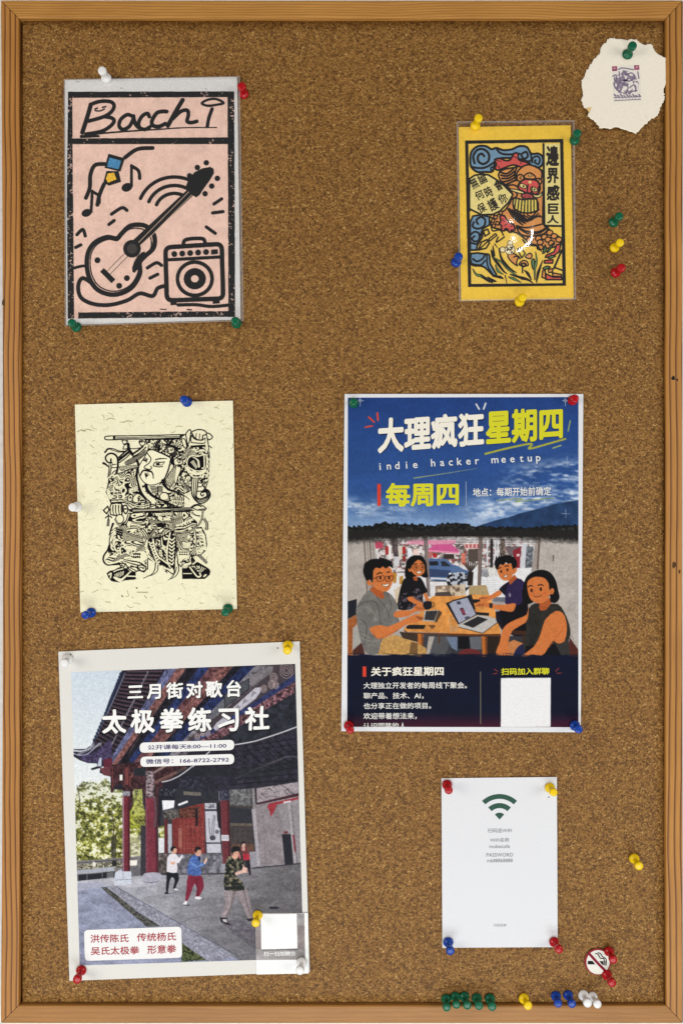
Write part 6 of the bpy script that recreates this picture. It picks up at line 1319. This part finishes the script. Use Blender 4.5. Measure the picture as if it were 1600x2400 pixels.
    shp(G2(680, 330, 760, 320, 800, 420, 810, 540, 760, 560, 700, 440), 2.4, CR, 2); shp(G2(790, 190, 880, 80, 930, 120, 900, 300, 880, 420, 830, 440, 810, 300), 2.6, CR, 2)
    shp(G2(930, 160, 1000, 110, 1120, 75, 1260, 95, 1340, 170, 1290, 220, 1240, 230, 1220, 340, 1130, 350, 1050, 310, 990, 250, 970, 190), 2.8, CR, 3); ln(G2(1070, 180, 1050, 300), 2); ln(G2(1160, 190, 1145, 320), 2); ln(G2(970, 190, 1000, 300, 1060, 330), 2.2); shp(G2(920, 330, 950, 220, 1000, 310, 1080, 350, 1220, 360, 1300, 300, 1310, 420, 1230, 440, 940, 420), 2.4, CR, 0); shp(G2(1340, 170, 1420, 190, 1490, 260, 1460, 320, 1390, 340, 1350, 290), 2.6, CR, 3); c.poly(G2(1310, 330, 1350, 310, 1370, 480, 1350, 690, 1310, 690), CR); ln(G2(1360, 300, 1385, 500, 1420, 810), 3.2, K, 1.4); ln(G2(1400, 500, 1470, 555), 2.4)
    # long curl at the right
    c.poly(G2(940, 1380, 1140, 1330, 1100, 1560, 1060, 1800, 1100, 1900, 1200, 1940, 1320, 1880, 1360, 1760, 1300, 1690, 1240, 1720, 1220, 1780, 1300, 1640, 1420, 1700, 1430, 1830, 1330, 1990, 1180, 2020, 1060, 1960, 960, 1840, 930, 1640), CR, sm=0)
    for d, w in ((0, 3), (44, 2.2), (84, 2.2), (120, 3)):
        f = d / 120; ln(G2(950 + d * 1.4, 1350, 940 + d * 1.3, 1600, 960 + d * .9, 1800, 1060 + d * .3, 1950 - d * .7, 1180, 2015 - d, 1340 - d * .4, 1950 - d * .8, 1430 - d * .7, 1810, 1400 - d * .6, 1690 + d * .3, 1300, 1640 + d * .6, 1230, 1690 + d * .3), w)
    ln(G2(1230, 1690, 1180, 1760, 1220, 1820, 1260, 1780), 3); ln(G2(1160, 1340, 1240, 1400, 1180, 1480, 1130, 1460), 2.4); ln(G2(1120, 1580, 1200, 1570, 1270, 1480), 2.4); ln(G2(1090, 1700, 1200, 1690), 2.6)
    # lower sword across the waist
    c.poly(G1(860, 2165, 1568, 2140) + G2(960, 2130, 1330, 2130) + G4(1290, 60, 960, 70, 0, 90) + G3(860, 120), CR)
    for a, b, w, col in ((2170, 2130, 2.4, K), (2200, 2150, 1.6, GY), (2230, 2175, 1.8, K)): ln(G1(860, a, 1568, a - 25) + G2(500, b + 5, 960, b), w, col)
    ln(G3(860, 118, 1568, 98) + G4(400, 85, 1000, 70), 2.4); c.poly(G3(740, 40, 860, 20, 860, 120, 780, 110), K); shp(G2(930, 2110, 1020, 2050, 1160, 2030, 1240, 2080, 1330, 2140) + G4(1290, 70, 1080, 60), 2.4, CR, 0); ln(G2(960, 2110, 1100, 2060, 1200, 2100), 3); c.poly(G4(1120, 30, 1320, 10, 1290, 70, 1130, 60), (90, 84, 76))
    # left hand on the hilt, tassels
    shp(G1(290, 2030, 560, 2020, 590, 2140) + G3(580, 150, 540, 190, 450, 200, 280, 180, 270, 60), 2.8, CR, 2)
    for x in (340, 410, 490, 560): ln(G3(x, -60, x - 4, 60, x + 20, 180), 3, K, 2)
    shp(G3(90, 70, 200, -40, 240, 60, 170, 160), 3.2, CR, 0); shp(G3(600, -20, 680, -70, 740, 40, 680, 160, 620, 90), 3.2, CR, 2); ln(G3(620, 30, 700, 30), 3.4); c.poly(G3(190, 300, 260, 300, 245, 490, 165, 490), (110, 104, 94)); ln(G3(220, 170, 215, 320), 3); ln(G3(140, 270, 220, 210, 310, 260), 2.8)
    # ring and bow shaped cord
    c.ell(*G3(515, 295)[0], 10.5, 11.5, K); c.ell(*G3(515, 295)[0], 8.4, 9, CR); shp(G3(560, 460, 640, 400, 700, 300, 740, 160, 800, 150, 760, 260, 700, 400, 620, 450), 2.4, CR, 2)
    def cord(p): ln(p, 4.6); ln(p, 2.4, (206, 198, 166)); ln(p, .7, K)
    cord(G3(400, 310, 470, 430, 600, 600, 800, 700, 1000, 760, 1250, 775, 1450, 750, 1568, 700) + G4(200, 620)); cord(G4(500, 660, 800, 640, 1000, 560, 1150, 420, 1220, 250, 1240, 60)); cord(G4(430, 100, 450, 300, 480, 480, 520, 680, 640, 880, 780, 1060, 920, 1180)); cord(G3(1568, 340, 1440, 560, 1300, 760, 1150, 950, 960, 1130)); cord(G4(0, 370, 200, 380, 450, 350, 700, 250)); cord(G3(1140, 120, 1250, 280, 1450, 370, 1568, 380))
    for k in range(3): ln(G4(900 + 30 * k, 90 + 10 * k, 1000 + 20 * k, 180 + 4 * k, 1160, 230 - 10 * k), 2.2, K if k != 1 else CR)
    for k in range(3): ln(G4(1240 + 24 * k, 300 - 8 * k, 1320 + 24 * k, 420, 1310 + 24 * k, 580), 2.4, K if k != 1 else (190, 182, 152))
    # breast plates, belts
    for k in range(4): ln(G4(520, 500 + 40 * k, 760, 480 + 34 * k, 1000 - 20 * k, 380 + 34 * k), 2, CR if k % 2 else K)
    for k in range(9): c.ell(*G4(560 + 54 * k, 470 - 16 * k - k * k)[0], 2.6, 2.2, CR)
    c.field(G3(740, 330, 800, 240, 960, 230, 1180, 360, 1300, 500, 1000, 470, 720, 400), orn(0, .2)); ln(G3(720, 410, 900, 440, 1140, 500), 2.6, CR)
    for k in range(6): ln(G3(850 + 40 * k, 680 - 22 * k, 960 + 36 * k, 590 - 6 * k, 1060 + 34 * k, 640 + 10 * k, 1110 + 32 * k, 740), 2.6, CR if k % 2 == 0 else K)
    c.poly(G3(1470, 420, 1568, 400) + G4(240, 420, 250, 500, 60, 510), K); shp(G4(60, 620, 130, 550, 230, 530, 200, 600, 120, 670), 2.2, CR, 2); shp(G4(260, 450, 310, 430, 340, 560, 420, 600, 330, 570, 270, 500), 2, CR, 0)
    for x, y in ((200, 170), (300, 160), (380, 165)): c.ell(*G4(x, y)[0], 3.6, 3.4, CR); c.ell(*G4(x, y)[0], 1.6, 1.6, K)
    for k in range(3): ln(G4(210, 260 + 26 * k, 290, 280 + 20 * k, 370, 260 + 26 * k), 2, CR)
    c.poly(G4(70, 150, 120, 230, 180, 260, 170, 350, 60, 300), CR)
    # apron with scales
    ap = G3(1270, 830, 1400, 800, 1568, 760) + G4(340, 660, 540, 760, 520, 1100, 470, 1560, 380, 1600, 150, 1500) + G3(1460, 1440, 1330, 1240, 1240, 1000)
    c.poly(ap, K); c.field(G3(1420, 860, 1568, 800) + G4(330, 700, 290, 1400, 100, 1250, 0, 1050), orn(1, .1))
    for k in range(8): ln(G4(360, 800 + 92 * k, 430, 850 + 92 * k, 500 - 4 * k, 790 + 92 * k), 3, CR); 
    for k in range(8): ln(G3(1280 + 26 * k, 900 + 70 * k, 1340 + 26 * k, 940 + 72 * k, 1390 + 24 * k, 890 + 74 * k), 3, CR)
    ln(G4(380, 660, 330, 900, 300, 1150, 310, 1400, 380, 1560), 3.4, CR); ln(G3(1390, 830, 1440, 1100, 1540, 1300) + G4(150, 1350, 330, 1480), 3.4, CR); ln(G3(1240, 860, 1200, 1000, 1260, 1250, 1440, 1440) + G4(150, 1560, 360, 1620), 3.2, CR)
    # bracelets of patterned cloth
    for p0 in (G3(880, 1180, 1160, 1140, 1220, 1320, 1040, 1400, 780, 1320), G4(590, 1130, 830, 1130, 880, 1200, 850, 1260, 600, 1280)): c.poly(p0, CR, sm=2)
    for k in range(9): c.ell(*G3(830 + 50 * k - (k // 5) * 190, 1290 - (k // 5) * 80 + 4 * (k % 3))[0], 2.3, 2.7, K, 10)
    for k in range(8): c.ell(*G4(640 + 60 * (k % 4), 1165 + 60 * (k // 4))[0], 2.2, 1.9, K)
    for k in range(4): ln(G4(600, 1460 - 40 * k, 720, 1340 - 20 * k, 860, 1290 - 6 * k), 2.4, CR); ln(G4(680 + 40 * k, 1580, 760 + 30 * k, 1480, 900, 1470 - 10 * k), 2.2, CR)
    for k in range(4): ln(G4(730, 930 + 36 * k, 880, 935 + 34 * k), 2.6, CR)
    c.poly(G4(1000, 560, 1060, 540, 1100, 980, 1220, 1010, 1220, 1060, 1050, 1070), CR); ln(G4(1030, 560, 1070, 800, 1060, 1050), 2.2); ln(G4(1060, 1020, 1210, 1030), 2)
    for k in range(6): ln(G4(1130 + 30 * k * .6, 560 + 95 * k, 1210 + 18 * k, 640 + 80 * k, 1290 + 6 * k, 760 + 70 * k), 3.2, CR)
    ln(G4(1130, 1110, 1200, 1120, 1190, 1190, 1110, 1190, 1080, 1120), 3.4, CR)
    # left leg robe
    c.poly(G3(180, 1130, 260, 1230, 230, 1280, 130, 1380, 120, 1430, 100, 1330), CR); ln(G3(190, 1130, 100, 1260, 90, 1400, 180, 1490, 330, 1490, 500, 1460), 4); ln(G3(150, 1400, 200, 1460, 330, 1450, 560, 1380, 760, 1300, 900, 1360, 1100, 1370, 1220, 1330), 4.2, CR); c.poly(G3(190, 1110, 240, 960, 300, 1000, 430, 1130, 270, 1190), K); q = G3(330, 1380, 470, 1270, 680, 1190, 790, 1250, 560, 1330, 420, 1410); c.poly(q, GY); c.field(q, hatch(60, 2.2, .45), al=.7)
    for k in range(5): ln(G3(620, 1340 + 20 * k, 850, 1370 + 34 * k, 1040, 1400 + 40 * k, 1210, 1520 + 30 * k), 2.4, CR if k % 2 == 0 else K)
    for k in range(3): ln(G3(680, 1000 + 36 * k, 940, 1050 + 34 * k), 2.8, CR)
    ln(G3(300, 960, 300, 1060, 350, 1110), 3.6, CR); ln(G3(380, 980, 400, 1100, 500, 1130, 540, 1040), 3.4, CR); ln(G3(560, 880, 650, 980, 600, 1030), 3.4, CR)
    for k in range(5): ln(G3(270 + 12 * k, 880 - 80 * k, 330 + 20 * k, 800 - 76 * k, 400 + 20 * k, 760 - 70 * k), 3, CR)
    for k in range(12): c.ell(*G3(440 + 44 * (k % 4), 560 + 64 * (k // 4) + 12 * (k % 4))[0], 2.2, 2.6, K); 
    ln(G3(340, 420, 290, 560, 240, 720), 5.5, K, 2.5)
    # boots
    shp(G3(510, 1490, 600, 1460, 680, 1500, 720, 1600, 600, 1590), 2.6, CR, 2); ln(G3(540, 1560, 570, 1500, 620, 1560, 650, 1500), 2.2)
    boot = G3(170, 1720, 260, 1650, 350, 1640, 500, 1560, 700, 1590, 800, 1680, 940, 1700, 940, 1880, 640, 1910, 500, 1960, 300, 1930, 220, 1840); c.poly(boot, K); c.poly(G3(340, 1830, 420, 1810, 560, 1860, 780, 1670, 800, 1690, 600, 1900, 500, 1950), CR, sm=2); c.field(G3(350, 1760, 500, 1690, 640, 1660, 620, 1760, 480, 1830), hatch(30, 3, .5)); ln(G3(720, 1795, 930, 1800), 2.8, CR); ln(G3(230, 1760, 290, 1720, 270, 1840), 3, CR); ln(G3(360, 1680, 440, 1640, 600, 1600), 2.4, CR); shp(G3(740, 1560, 940, 1560, 1000, 1640, 900, 1690, 800, 1640), 2.4, CR, 2); ln(G3(800, 1580, 940, 1650), 2); shp(G3(980, 1540, 1080, 1500, 1200, 1560, 1180, 1650, 1080, 1660, 1040, 1620), 3, CR, 2); ln(G3(1040, 1560, 1150, 1580, 1120, 1600), 2.2)
    b2 = G4(690, 1600, 880, 1580, 940, 1480, 1100, 1420, 1200, 1470, 1400, 1600, 1440, 1660, 1420, 1760, 1290, 1870, 1000, 1870, 700, 1870); c.poly(b2, K); c.poly(G4(720, 1715, 950, 1715, 950, 1740, 720, 1740), CR); ln(G4(900, 1560, 1000, 1700, 1100, 1810, 1180, 1790, 1160, 1720), 3.4, CR); c.field(G4(940, 1530, 1100, 1500, 1320, 1600, 1180, 1700, 1060, 1680), orn(1, .15)); shp(G4(1230, 1840, 1270, 1750, 1350, 1730, 1330, 1800), 2, CR, 2); c.poly(G4(1010, 1260, 1120, 1330, 1400, 1560, 1340, 1560, 1100, 1420), CR); q = G4(1050, 1230, 1180, 1220, 1370, 1420, 1330, 1490); c.poly(q, (104, 98, 88)); c.field(q, hatch(-45, 2.4, .4), al=.6)
    ln(G4(940, 1250, 1020, 1360, 1000, 1500), 6); ln(G4(1000, 1300, 1060, 1400, 980, 1480), 3, CR)
    # trailing ribbons
    c.poly(G3(1440, 1480, 1520, 1520, 1500, 1640, 1420, 1720, 1300, 1760, 1140, 1850, 1220, 1760, 1400, 1680), CR); ln(G3(1450, 1460, 1440, 1600, 1360, 1740, 1140, 1850), 3, K, 1.5); ln(G3(1520, 1510, 1500, 1660, 1380, 1760, 1250, 1790), 2.4, K, 1.4)
    c.poly(G4(520, 1420, 590, 1560, 600, 1660, 500, 1800, 330, 1900, 450, 1760, 500, 1620), CR); ln(G4(540, 900, 500, 1300, 500, 1500, 490, 1700, 420, 1830, 330, 1900), 3.4, K, 1.4); ln(G4(570, 1400, 610, 1620, 540, 1780, 400, 1870), 3, K, 1.4); ln(G4(550, 1560, 520, 1680, 450, 1800), 2); c.poly(G4(290, 1640, 320, 1730, 230, 1660), K)
    for x, y in ((321, 1378), (287, 1397)): c.ell(x, y, 2.6, 1.6, (70, 66, 52), 30)
    c.stroke([(322, 1388), (347, 1388)], 2.2, (150, 146, 112), 0); c.stroke([(298, 1384), (302, 1396), (296, 1398)], 1.6, (160, 156, 120)); c.stroke([(339, 1396), (344, 1402)], 1.6, (140, 134, 100), 0)
    c.grain(.05); return c
q_gd = [(176, 948.2), (545.8, 939), (555.6, 1427.2), (188.8, 1435)]
h_gd = lambda u, v: 0.0008 + 0.0010 * np.sin(np.pi * v) * (1 - .5 * u) + 0.0013 * np.sin(np.pi * u) + .0012 * np.clip(u - .6, 0, 1) * np.clip(.5 - v, 0, 1) * 2
sh_gd = Sheet(q_gd, h_gd)
gd = empty('woodcut_print', W(365, 1187, 0))
tag(gd, 'cream fibre paper with a black woodcut of an armoured guardian holding swords', 'art print')
paper(sh_gd, M_PAPER_CREAM, gd, 36, 44)
printed('printed_picture', sh_gd, q_gd, art_guard(), .85, gd, mat=M_INK_MATT)

# ------------------------------------------------------------------ torn scrap with a stamp (upper right)
torn_px = frame_of(1200, 0, 3.92)(868, 360, 905, 349, 935, 346, 990, 358, 1055, 370, 1100, 360, 1140, 360, 1160, 385, 1190, 404, 1215, 413, 1245, 404, 1270, 402, 1288, 430, 1300, 450, 1318, 480, 1340, 500, 1380, 522, 1418, 535, 1410, 562, 1412, 590, 1424, 614, 1432, 640, 1420, 680, 1412, 720, 1412, 765, 1398, 792, 1386, 820, 1390, 856, 1400, 888, 1386, 926, 1370, 960, 1356, 1000, 1345, 1040, 1322, 1066, 1300, 1085, 1272, 1094, 1250, 1110, 1220, 1140, 1190, 1170, 1160, 1204, 1135, 1230, 1100, 1214, 1060, 1204, 1010, 1186, 960, 1168, 925, 1174, 890, 1187, 840, 1174, 796, 1180, 786, 1152, 770, 1128, 730, 1098, 690, 1070, 694, 1050, 702, 1030, 690, 1010, 652, 985, 642, 950, 630, 922, 648, 880, 640, 820, 635, 760, 646, 728, 662, 700, 672, 668, 692, 638, 704, 612, 722, 588, 734, 566, 746, 544, 772, 520, 800, 498, 806, 470, 810, 450, 820, 428, 836, 408, 858, 396)
rt = np.random.default_rng(4)
fine = []
for i in range(len(torn_px)):
    a = np.array(torn_px[i]); b = np.array(torn_px[(i + 1) % len(torn_px)])
    for k in range(3): fine.append(a + (b - a) * k / 3 + rt.normal(0, .9, 2) * (k > 0))
fine = np.array(fine); ctr = np.array([1462, 202.])
h_torn = lambda u, v: 0.0008 + 0.0046 * np.clip((v - .3), 0, 1) ** 1.5 + .0006 * np.sin(np.pi * u) + .0030 * np.clip(u - .6, 0, 1)
sh_torn = Sheet([(1362, 88), (1566, 88), (1566, 314), (1362, 314)], h_torn)
torn = empty('torn_note', W(1462, 200, 0))
tag(torn, 'cream scrap of thick paper with torn edges and a small purple stamp', 'paper scrap')
rings = [1.0, .975, .8, .6, .4, .2]; n = len(fine); V = []; F = []
for j, r in enumerate(rings):
    p = ctr + (fine - ctr) * r + (rt.normal(0, .5, fine.shape) if j == 1 else 0)
    V += [tuple(q) for q in sh_torn.pts(p[:, 0], p[:, 1], -.00028 if j == 0 else 0)]
m = len(V); V.append(tuple(sh_torn.pts(np.array([ctr[0]]), np.array([ctr[1]]), 0)[0]))
for j in range(len(rings) - 1):
    for i in range(n): k = (i + 1) % n; F.append((j * n + i, j * n + k, (j + 1) * n + k, (j + 1) * n + i))
for i in range(n): F.append(((len(rings) - 1) * n + i, (len(rings) - 1) * n + (i + 1) % n, m))
bk = len(V); V += [tuple(q) for q in sh_torn.pts(fine[:, 0], fine[:, 1], -.00045)]; F.append(tuple(bk + i for i in range(n)))
for i in range(n): k = (i + 1) % n; F.append((i, bk + i, bk + k, k))
mesh_obj('paper_scrap', V, F, M_PAPER_CREAM, torn)
def art_stamp():
    o = frame_of(1200, 0, 3.92)
    c = Canvas(1428, 148, 1506, 246, 4, (232, 222, 200))
    n = c.fbm(5, 5, 3); w = c.worms(7.5); nf = c.fbm(3, 3, 2); PU = np.array([112, 100, 124.])
    c.poly(o(912, 610, 1165, 600, 1182, 925, 930, 932), (228, 222, 212)); 
    c.field(o(930, 700, 980, 640, 1060, 650, 1120, 680, 1160, 760, 1150, 830, 1100, 870, 950, 860, 930, 790), lambda X, Y, sl: (PU / 255 + 0 * X[..., None], np.clip((w[sl] - np.median(w)) * 5 + .5, 0, 1) * (.55 + .5 * nf[sl])))
    for q in (o(920, 700, 950, 690, 950, 740, 930, 770, 960, 830), o(980, 660, 990, 730, 1040, 740), o(1040, 690, 1090, 670, 1120, 700, 1090, 740, 1020, 742), o(990, 760, 960, 800, 980, 850), o(1020, 770, 1060, 800, 1040, 860), o(1080, 800, 1120, 780, 1130, 830, 1090, 840), o(1150, 660, 1160, 720), o(970, 640, 1010, 625, 1110, 640)): c.stroke(q, 3, PU, al=.85)
    c.ell(*o(1035, 738)[0], 6, 2.2, (60, 52, 72)); c.ell(*o(1040, 775)[0], 7, 5, (104, 94, 118), 0, .6)
    for k in range(9): c.stroke(o(935 + 28 * k, 868 + 10 * (k % 2), 950 + 28 * k, 885), 3.4, PU, 0, .7 + .3 * random.random())
    c.stroke(o(930, 898, 1178, 888), 2.0, PU, 0); c.stroke(o(935, 925, 1175, 912), 1.8, PU, 0)
    for k in range(8): c.ell(*o(950 + 30 * k, 910 - 1.2 * k)[0], 1.4, .8, PU)
    for x, y in ((937, 630), (1140, 620)): c.poly(o(x - 24, y - 20, x + 23, y - 22, x + 24, y + 22, x - 22, y + 24), (146, 72, 98), tex=.5, tp=4); c.stroke(o(x - 10, y - 4, x + 10, y - 5), 1.6, (206, 170, 180), 0); c.stroke(o(x, y - 10, x + 2, y + 10), 1.4, (200, 160, 172), 0)
    c.grain(.06); c.blur(1); return c
printed('printed_stamp', sh_torn, frame_of(1200, 0, 3.92)(912, 605, 1167, 597, 1184, 928, 930, 935), art_stamp(), .5, torn, mat=M_INK_MATT)
patch('torn_corner', sh_torn, frame_of(1200, 0, 3.92)(672, 990, 728, 985, 714, 1018, 706, 1044, 694, 1020), mat_plain('bare_fibre', rgb(222, 188, 132), .9, .1), torn, .0001)

# ------------------------------------------------------------------ no smoking sticker (lower right)
cxs, cys, rs = 1399.6, 2254.2, 31.0
sh_ns = Sheet([(cxs - rs, cys - rs), (cxs + rs, cys - rs), (cxs + rs, cys + rs), (cxs - rs, cys + rs)], lambda u, v: .0011 + .0002 * u)
def art_ns():
    Q = frame_of(1370, 2200, 15.68); c = Canvas(cxs - 34, cys - 34, cxs + 34, cys + 34, 6, (138, 22, 36))
    c.ell(cxs, cys, rs + 2, rs + 2, (140, 24, 38)); c.ell(*Q(475, 865)[0], 27.2, 28.4, (224, 222, 212))
    K = (26, 22, 28); c.poly(Q(100, 815, 270, 815, 380, 950, 95, 942), K); c.poly(Q(520, 825, 660, 825, 665, 960, 630, 960), K)
    for x in (690, 720, 760): c.stroke(Q(x, 820, x - 4, 970), 1.6, K if x != 720 else (90, 86, 92), 0)
    c.stroke(Q(385, 545, 470, 575, 520, 650, 560, 715, 640, 725, 690, 740, 705, 820), 2.4, K); c.stroke(Q(475, 520, 560, 545, 620, 640, 690, 690, 760, 740, 780, 830, 765, 970), 2.4, K)
    c.stroke(Q(160, 560, 470, 905, 760, 1200), 6.2, (128, 22, 48), 0); c.grain(.05); return c
ns = empty('no_smoking_sign', W(cxs, cys, 0)); tag(ns, 'small round red and white no smoking sign at the lower right of the board', 'sign')
N = 48; V = []; F = []
for off in (0, -.0007):
    a = np.arange(N) * math.tau / N; V += [tuple(p) for p in sh_ns.pts(cxs + rs * np.cos(a), cys + rs * np.sin(a), off)]
F = [tuple(range(N))[::-1], tuple(range(N, 2 * N))] + [(i, (i + 1) % N, N + (i + 1) % N, N + i) for i in range(N)]
mesh_obj('sign_disc', V, F, mat_plain('dark_red_plastic', rgb(140, 24, 38), .4, .4), ns)
printed('printed_symbol', sh_ns, sh_ns.q, art_ns(), .5, ns, keepfn=lambda X, Y: np.hypot(X - cxs, Y - cys) < rs - .2)
# ------------------------------------------------------------------ push pins
PIN_COL = {'green': (8, 92, 62), 'red': (168, 10, 20), 'blue': (14, 60, 150), 'yellow': (234, 196, 12), 'white': (226, 224, 222)}
PROF = [(0.0, 0.0), (0.0036, 0.0), (0.0043, 0.0004), (0.0044, 0.0010), (0.0040, 0.0019), (0.0031, 0.0027), (0.0022, 0.0033), (0.0017, 0.0042), (0.0016, 0.0058), (0.0018, 0.0074), (0.0026, 0.0087), (0.0033, 0.0099), (0.0036, 0.0112), (0.0036, 0.0126), (0.0034, 0.0135), (0.0029, 0.0140), (0.0015, 0.0142), (0.0, 0.0142)]
def lathe(name, prof, mat, parent=None, n=28):
    V = []; F = []
    for r, z in prof:
        for i in range(n):
            a = i * math.tau / n; V.append((r * math.cos(a), r * math.sin(a), z))
    for j in range(len(prof) - 1):
        for i in range(n):
            k = (i + 1) % n; F.append((j * n + i, j * n + k, (j + 1) * n + k, (j + 1) * n + i))
    me = bpy.data.meshes.new(name); me.from_pydata(V, [], F); me.materials.append(mat)
    bm = bmesh.new(); bm.from_mesh(me); bmesh.ops.remove_doubles(bm, verts=bm.verts, dist=1e-7); bm.to_mesh(me); bm.free()
    me.polygons.foreach_set('use_smooth', [True] * len(me.polygons)); me.update()
    o = bpy.data.objects.new(name, me); COL.objects.link(o)
    if parent: o.parent = parent
    return o
protos = {}
def make_pin(colour):
    if colour not in protos:
        m = mat_pin(colour + '_plastic', rgb(*PIN_COL[colour]))
        root = bpy.data.objects.new('push_pin', None); root.empty_display_size = .005; COL.objects.link(root)
        lathe('pin_handle', PROF, m, root); lathe('needle', [(0, -.0085), (.0001, -.0080), (.0006, -.006), (.0006, .0005), (0, .0005)], M_STEEL, root, 10)
        protos[colour] = root; return root
    src = protos[colour]; r = src.copy(); COL.objects.link(r)
    for ch in list(src.children):
        k = ch.copy(); COL.objects.link(k); k.parent = r
    return r
PINS = [ # colour, base px, base height mm, head px, label
 ('white', 249, 182, 1.9, 239, 164, 'white push pin at the top edge of the pink print'),
 ('red', 571, 219, 0.6, 566, 201, 'red push pin beside the upper right corner of the pink print'),
 ('green', 179, 766, 2.0, 168, 756, 'green push pin on the lower left corner of the pink print'),
 ('green', 554, 757.5, 2.0, 551, 752, 'green push pin on the lower right corner of the pink print'),
 ('yellow', 1113.5, 293.5, 1.9, 1121.6, 274.7, 'yellow push pin on the top edge of the yellow print'),
 ('green', 1346, 328, 1.5, 1352, 311, 'green push pin at the right edge of the yellow print'),
 ('blue', 1068.6, 614, 0.8, 1074.5, 600.5, 'blue push pin at the left edge of the yellow print'),
 ('yellow', 1217, 706.5, 1.8, 1225, 696, 'yellow push pin at the bottom edge of the yellow print'),
 ('green', 1470, 126, 1.4, 1482.4, 105, 'green push pin through the torn cream paper scrap'),
 ('green', 1437.4, 520, 0.8, 1451, 506, 'loose green push pin above the loose yellow and red ones'),
 ('yellow', 1439.6, 580, 0.4, 1453, 567.7, 'loose yellow push pin between a green and a red one'),
 ('red', 1442.5, 638, 0.4, 1456, 627, 'loose red push pin below the loose yellow one in the open cork'),
 ('blue', 438, 941.5, 1.4, 430.5, 936, 'blue push pin at the top edge of the woodcut'),
 ('white', 180.5, 1188, 1.4, 170.4, 1189, 'white push pin at the left edge of the woodcut'),
 ('blue', 213.5, 1436, 1.2, 199.5, 1442, 'blue push pin at the lower left corner of the woodcut'),
 ('green', 534, 1427, 1.2, 527.5, 1435.5, 'green push pin at the lower right corner of the woodcut'),
 ('green', 828.5, 945, 1.4, 828, 941.5, 'green push pin on the upper left corner of the blue poster'),
 ('red', 1341, 938, 1.4, 1346.5, 933.5, 'red push pin on the upper right corner of the blue poster'),
 ('red', 817, 1701, 1.4, 820.6, 1711.5, 'red push pin on the lower left corner of the blue poster'),
 ('blue', 1346.5, 1701, 1.4, 1355.8, 1710, 'blue push pin on the lower right corner of the blue poster'),
 ('white', 158.8, 1545, 1.5, 151, 1555, 'white push pin on the upper left corner of the temple poster'),
 ('yellow', 674.5, 1513.5, 1.5, 673, 1525.5, 'yellow push pin on the upper right corner of the temple poster'),
 ('red', 190.4, 2275.5, 1.6, 180.8, 2297, 'red push pin on the lower left corner of the temple poster'),
 ('yellow', 603.7, 2146, 2.6, 598.8, 2165.5, 'yellow push pin on the upper left corner of the small slip'),
 ('white', 706.7, 2257, 3.0, 702.4, 2276.5, 'white push pin on the lower right corner of the small slip'),
 ('red', 1047.3, 1840, 1.4, 1051.2, 1853, 'red push pin on the upper left corner of the white card'),
 ('yellow', 1288, 1847, 1.4, 1297, 1858, 'yellow push pin on the upper right corner of the white card'),
 ('blue', 1050, 2209.5, 1.4, 1055.2, 2230.5, 'blue push pin on the lower left corner of the white card'),
 ('red', 1298, 2208.5, 1.4, 1310.2, 2226.5, 'red push pin on the lower right corner of the white card'),
 ('red', 1426.5, 2231, 1.7, 1436.6, 2251, 'red push pin on the upper right rim of the no smoking sign'),
 ('red', 1421.5, 2286, 0.6, 1434.6, 2305.5, 'red push pin under the lower rim of the no smoking sign'),
 ('yellow', 1485.5, 2013, 0.4, 1497, 2031, 'lone yellow push pin on the bare cork near the right rail'),
 ('green', 1045, 2342, 0.3, 1046, 2363, 'green push pin at the left end of the bottom row of pins'),
 ('green', 1066.6, 2337, 0.3, 1069, 2357, 'second green push pin from the left in the bottom row'),
 ('green', 1087.6, 2337, 0.3, 1095, 2358, 'middle one of the five green push pins in the bottom row'),
 ('green', 1117, 2341, 0.3, 1122, 2358.5, 'fourth green push pin from the left in the bottom row'),
 ('green', 1147.7, 2342, 0.3, 1153, 2361, 'rightmost of the five green push pins in the bottom row'),
 ('yellow', 1227, 2341, 0.3, 1238, 2359, 'yellow push pin between the green and blue pins of the bottom row'),
 ('blue', 1302, 2335.5, 0.3, 1307.4, 2353, 'left of the two blue push pins in the bottom row'),
 ('blue', 1330.7, 2333.5, 0.3, 1340.2, 2354.6, 'right of the two blue push pins in the bottom row'),
 ('white', 1366.6, 2333.5, 0.3, 1377, 2352.8, 'left of the two white push pins in the bottom row'),
 ('white', 1388, 2337, 0.3, 1400, 2355, 'right of the two white push pins in the bottom row'),
]
for colour, bx, by, bh, hx, hy, label in PINS:
    p = make_pin(colour)
    h0 = bh / 1000
    B = Vector(W(bx, by, h0 + .0014)); H = Vector(W(hx, hy, h0 + .0141))
    ax = (H - B).normalized()
    p.location = B - ax * .0014
    p.rotation_euler = ax.to_track_quat('Z', 'Y').to_euler()
    k = random.uniform(.95, 1.05); p.scale = (k, k, random.uniform(.97, 1.03))
    tag(p, label, 'push pin', colour + ' push pins')
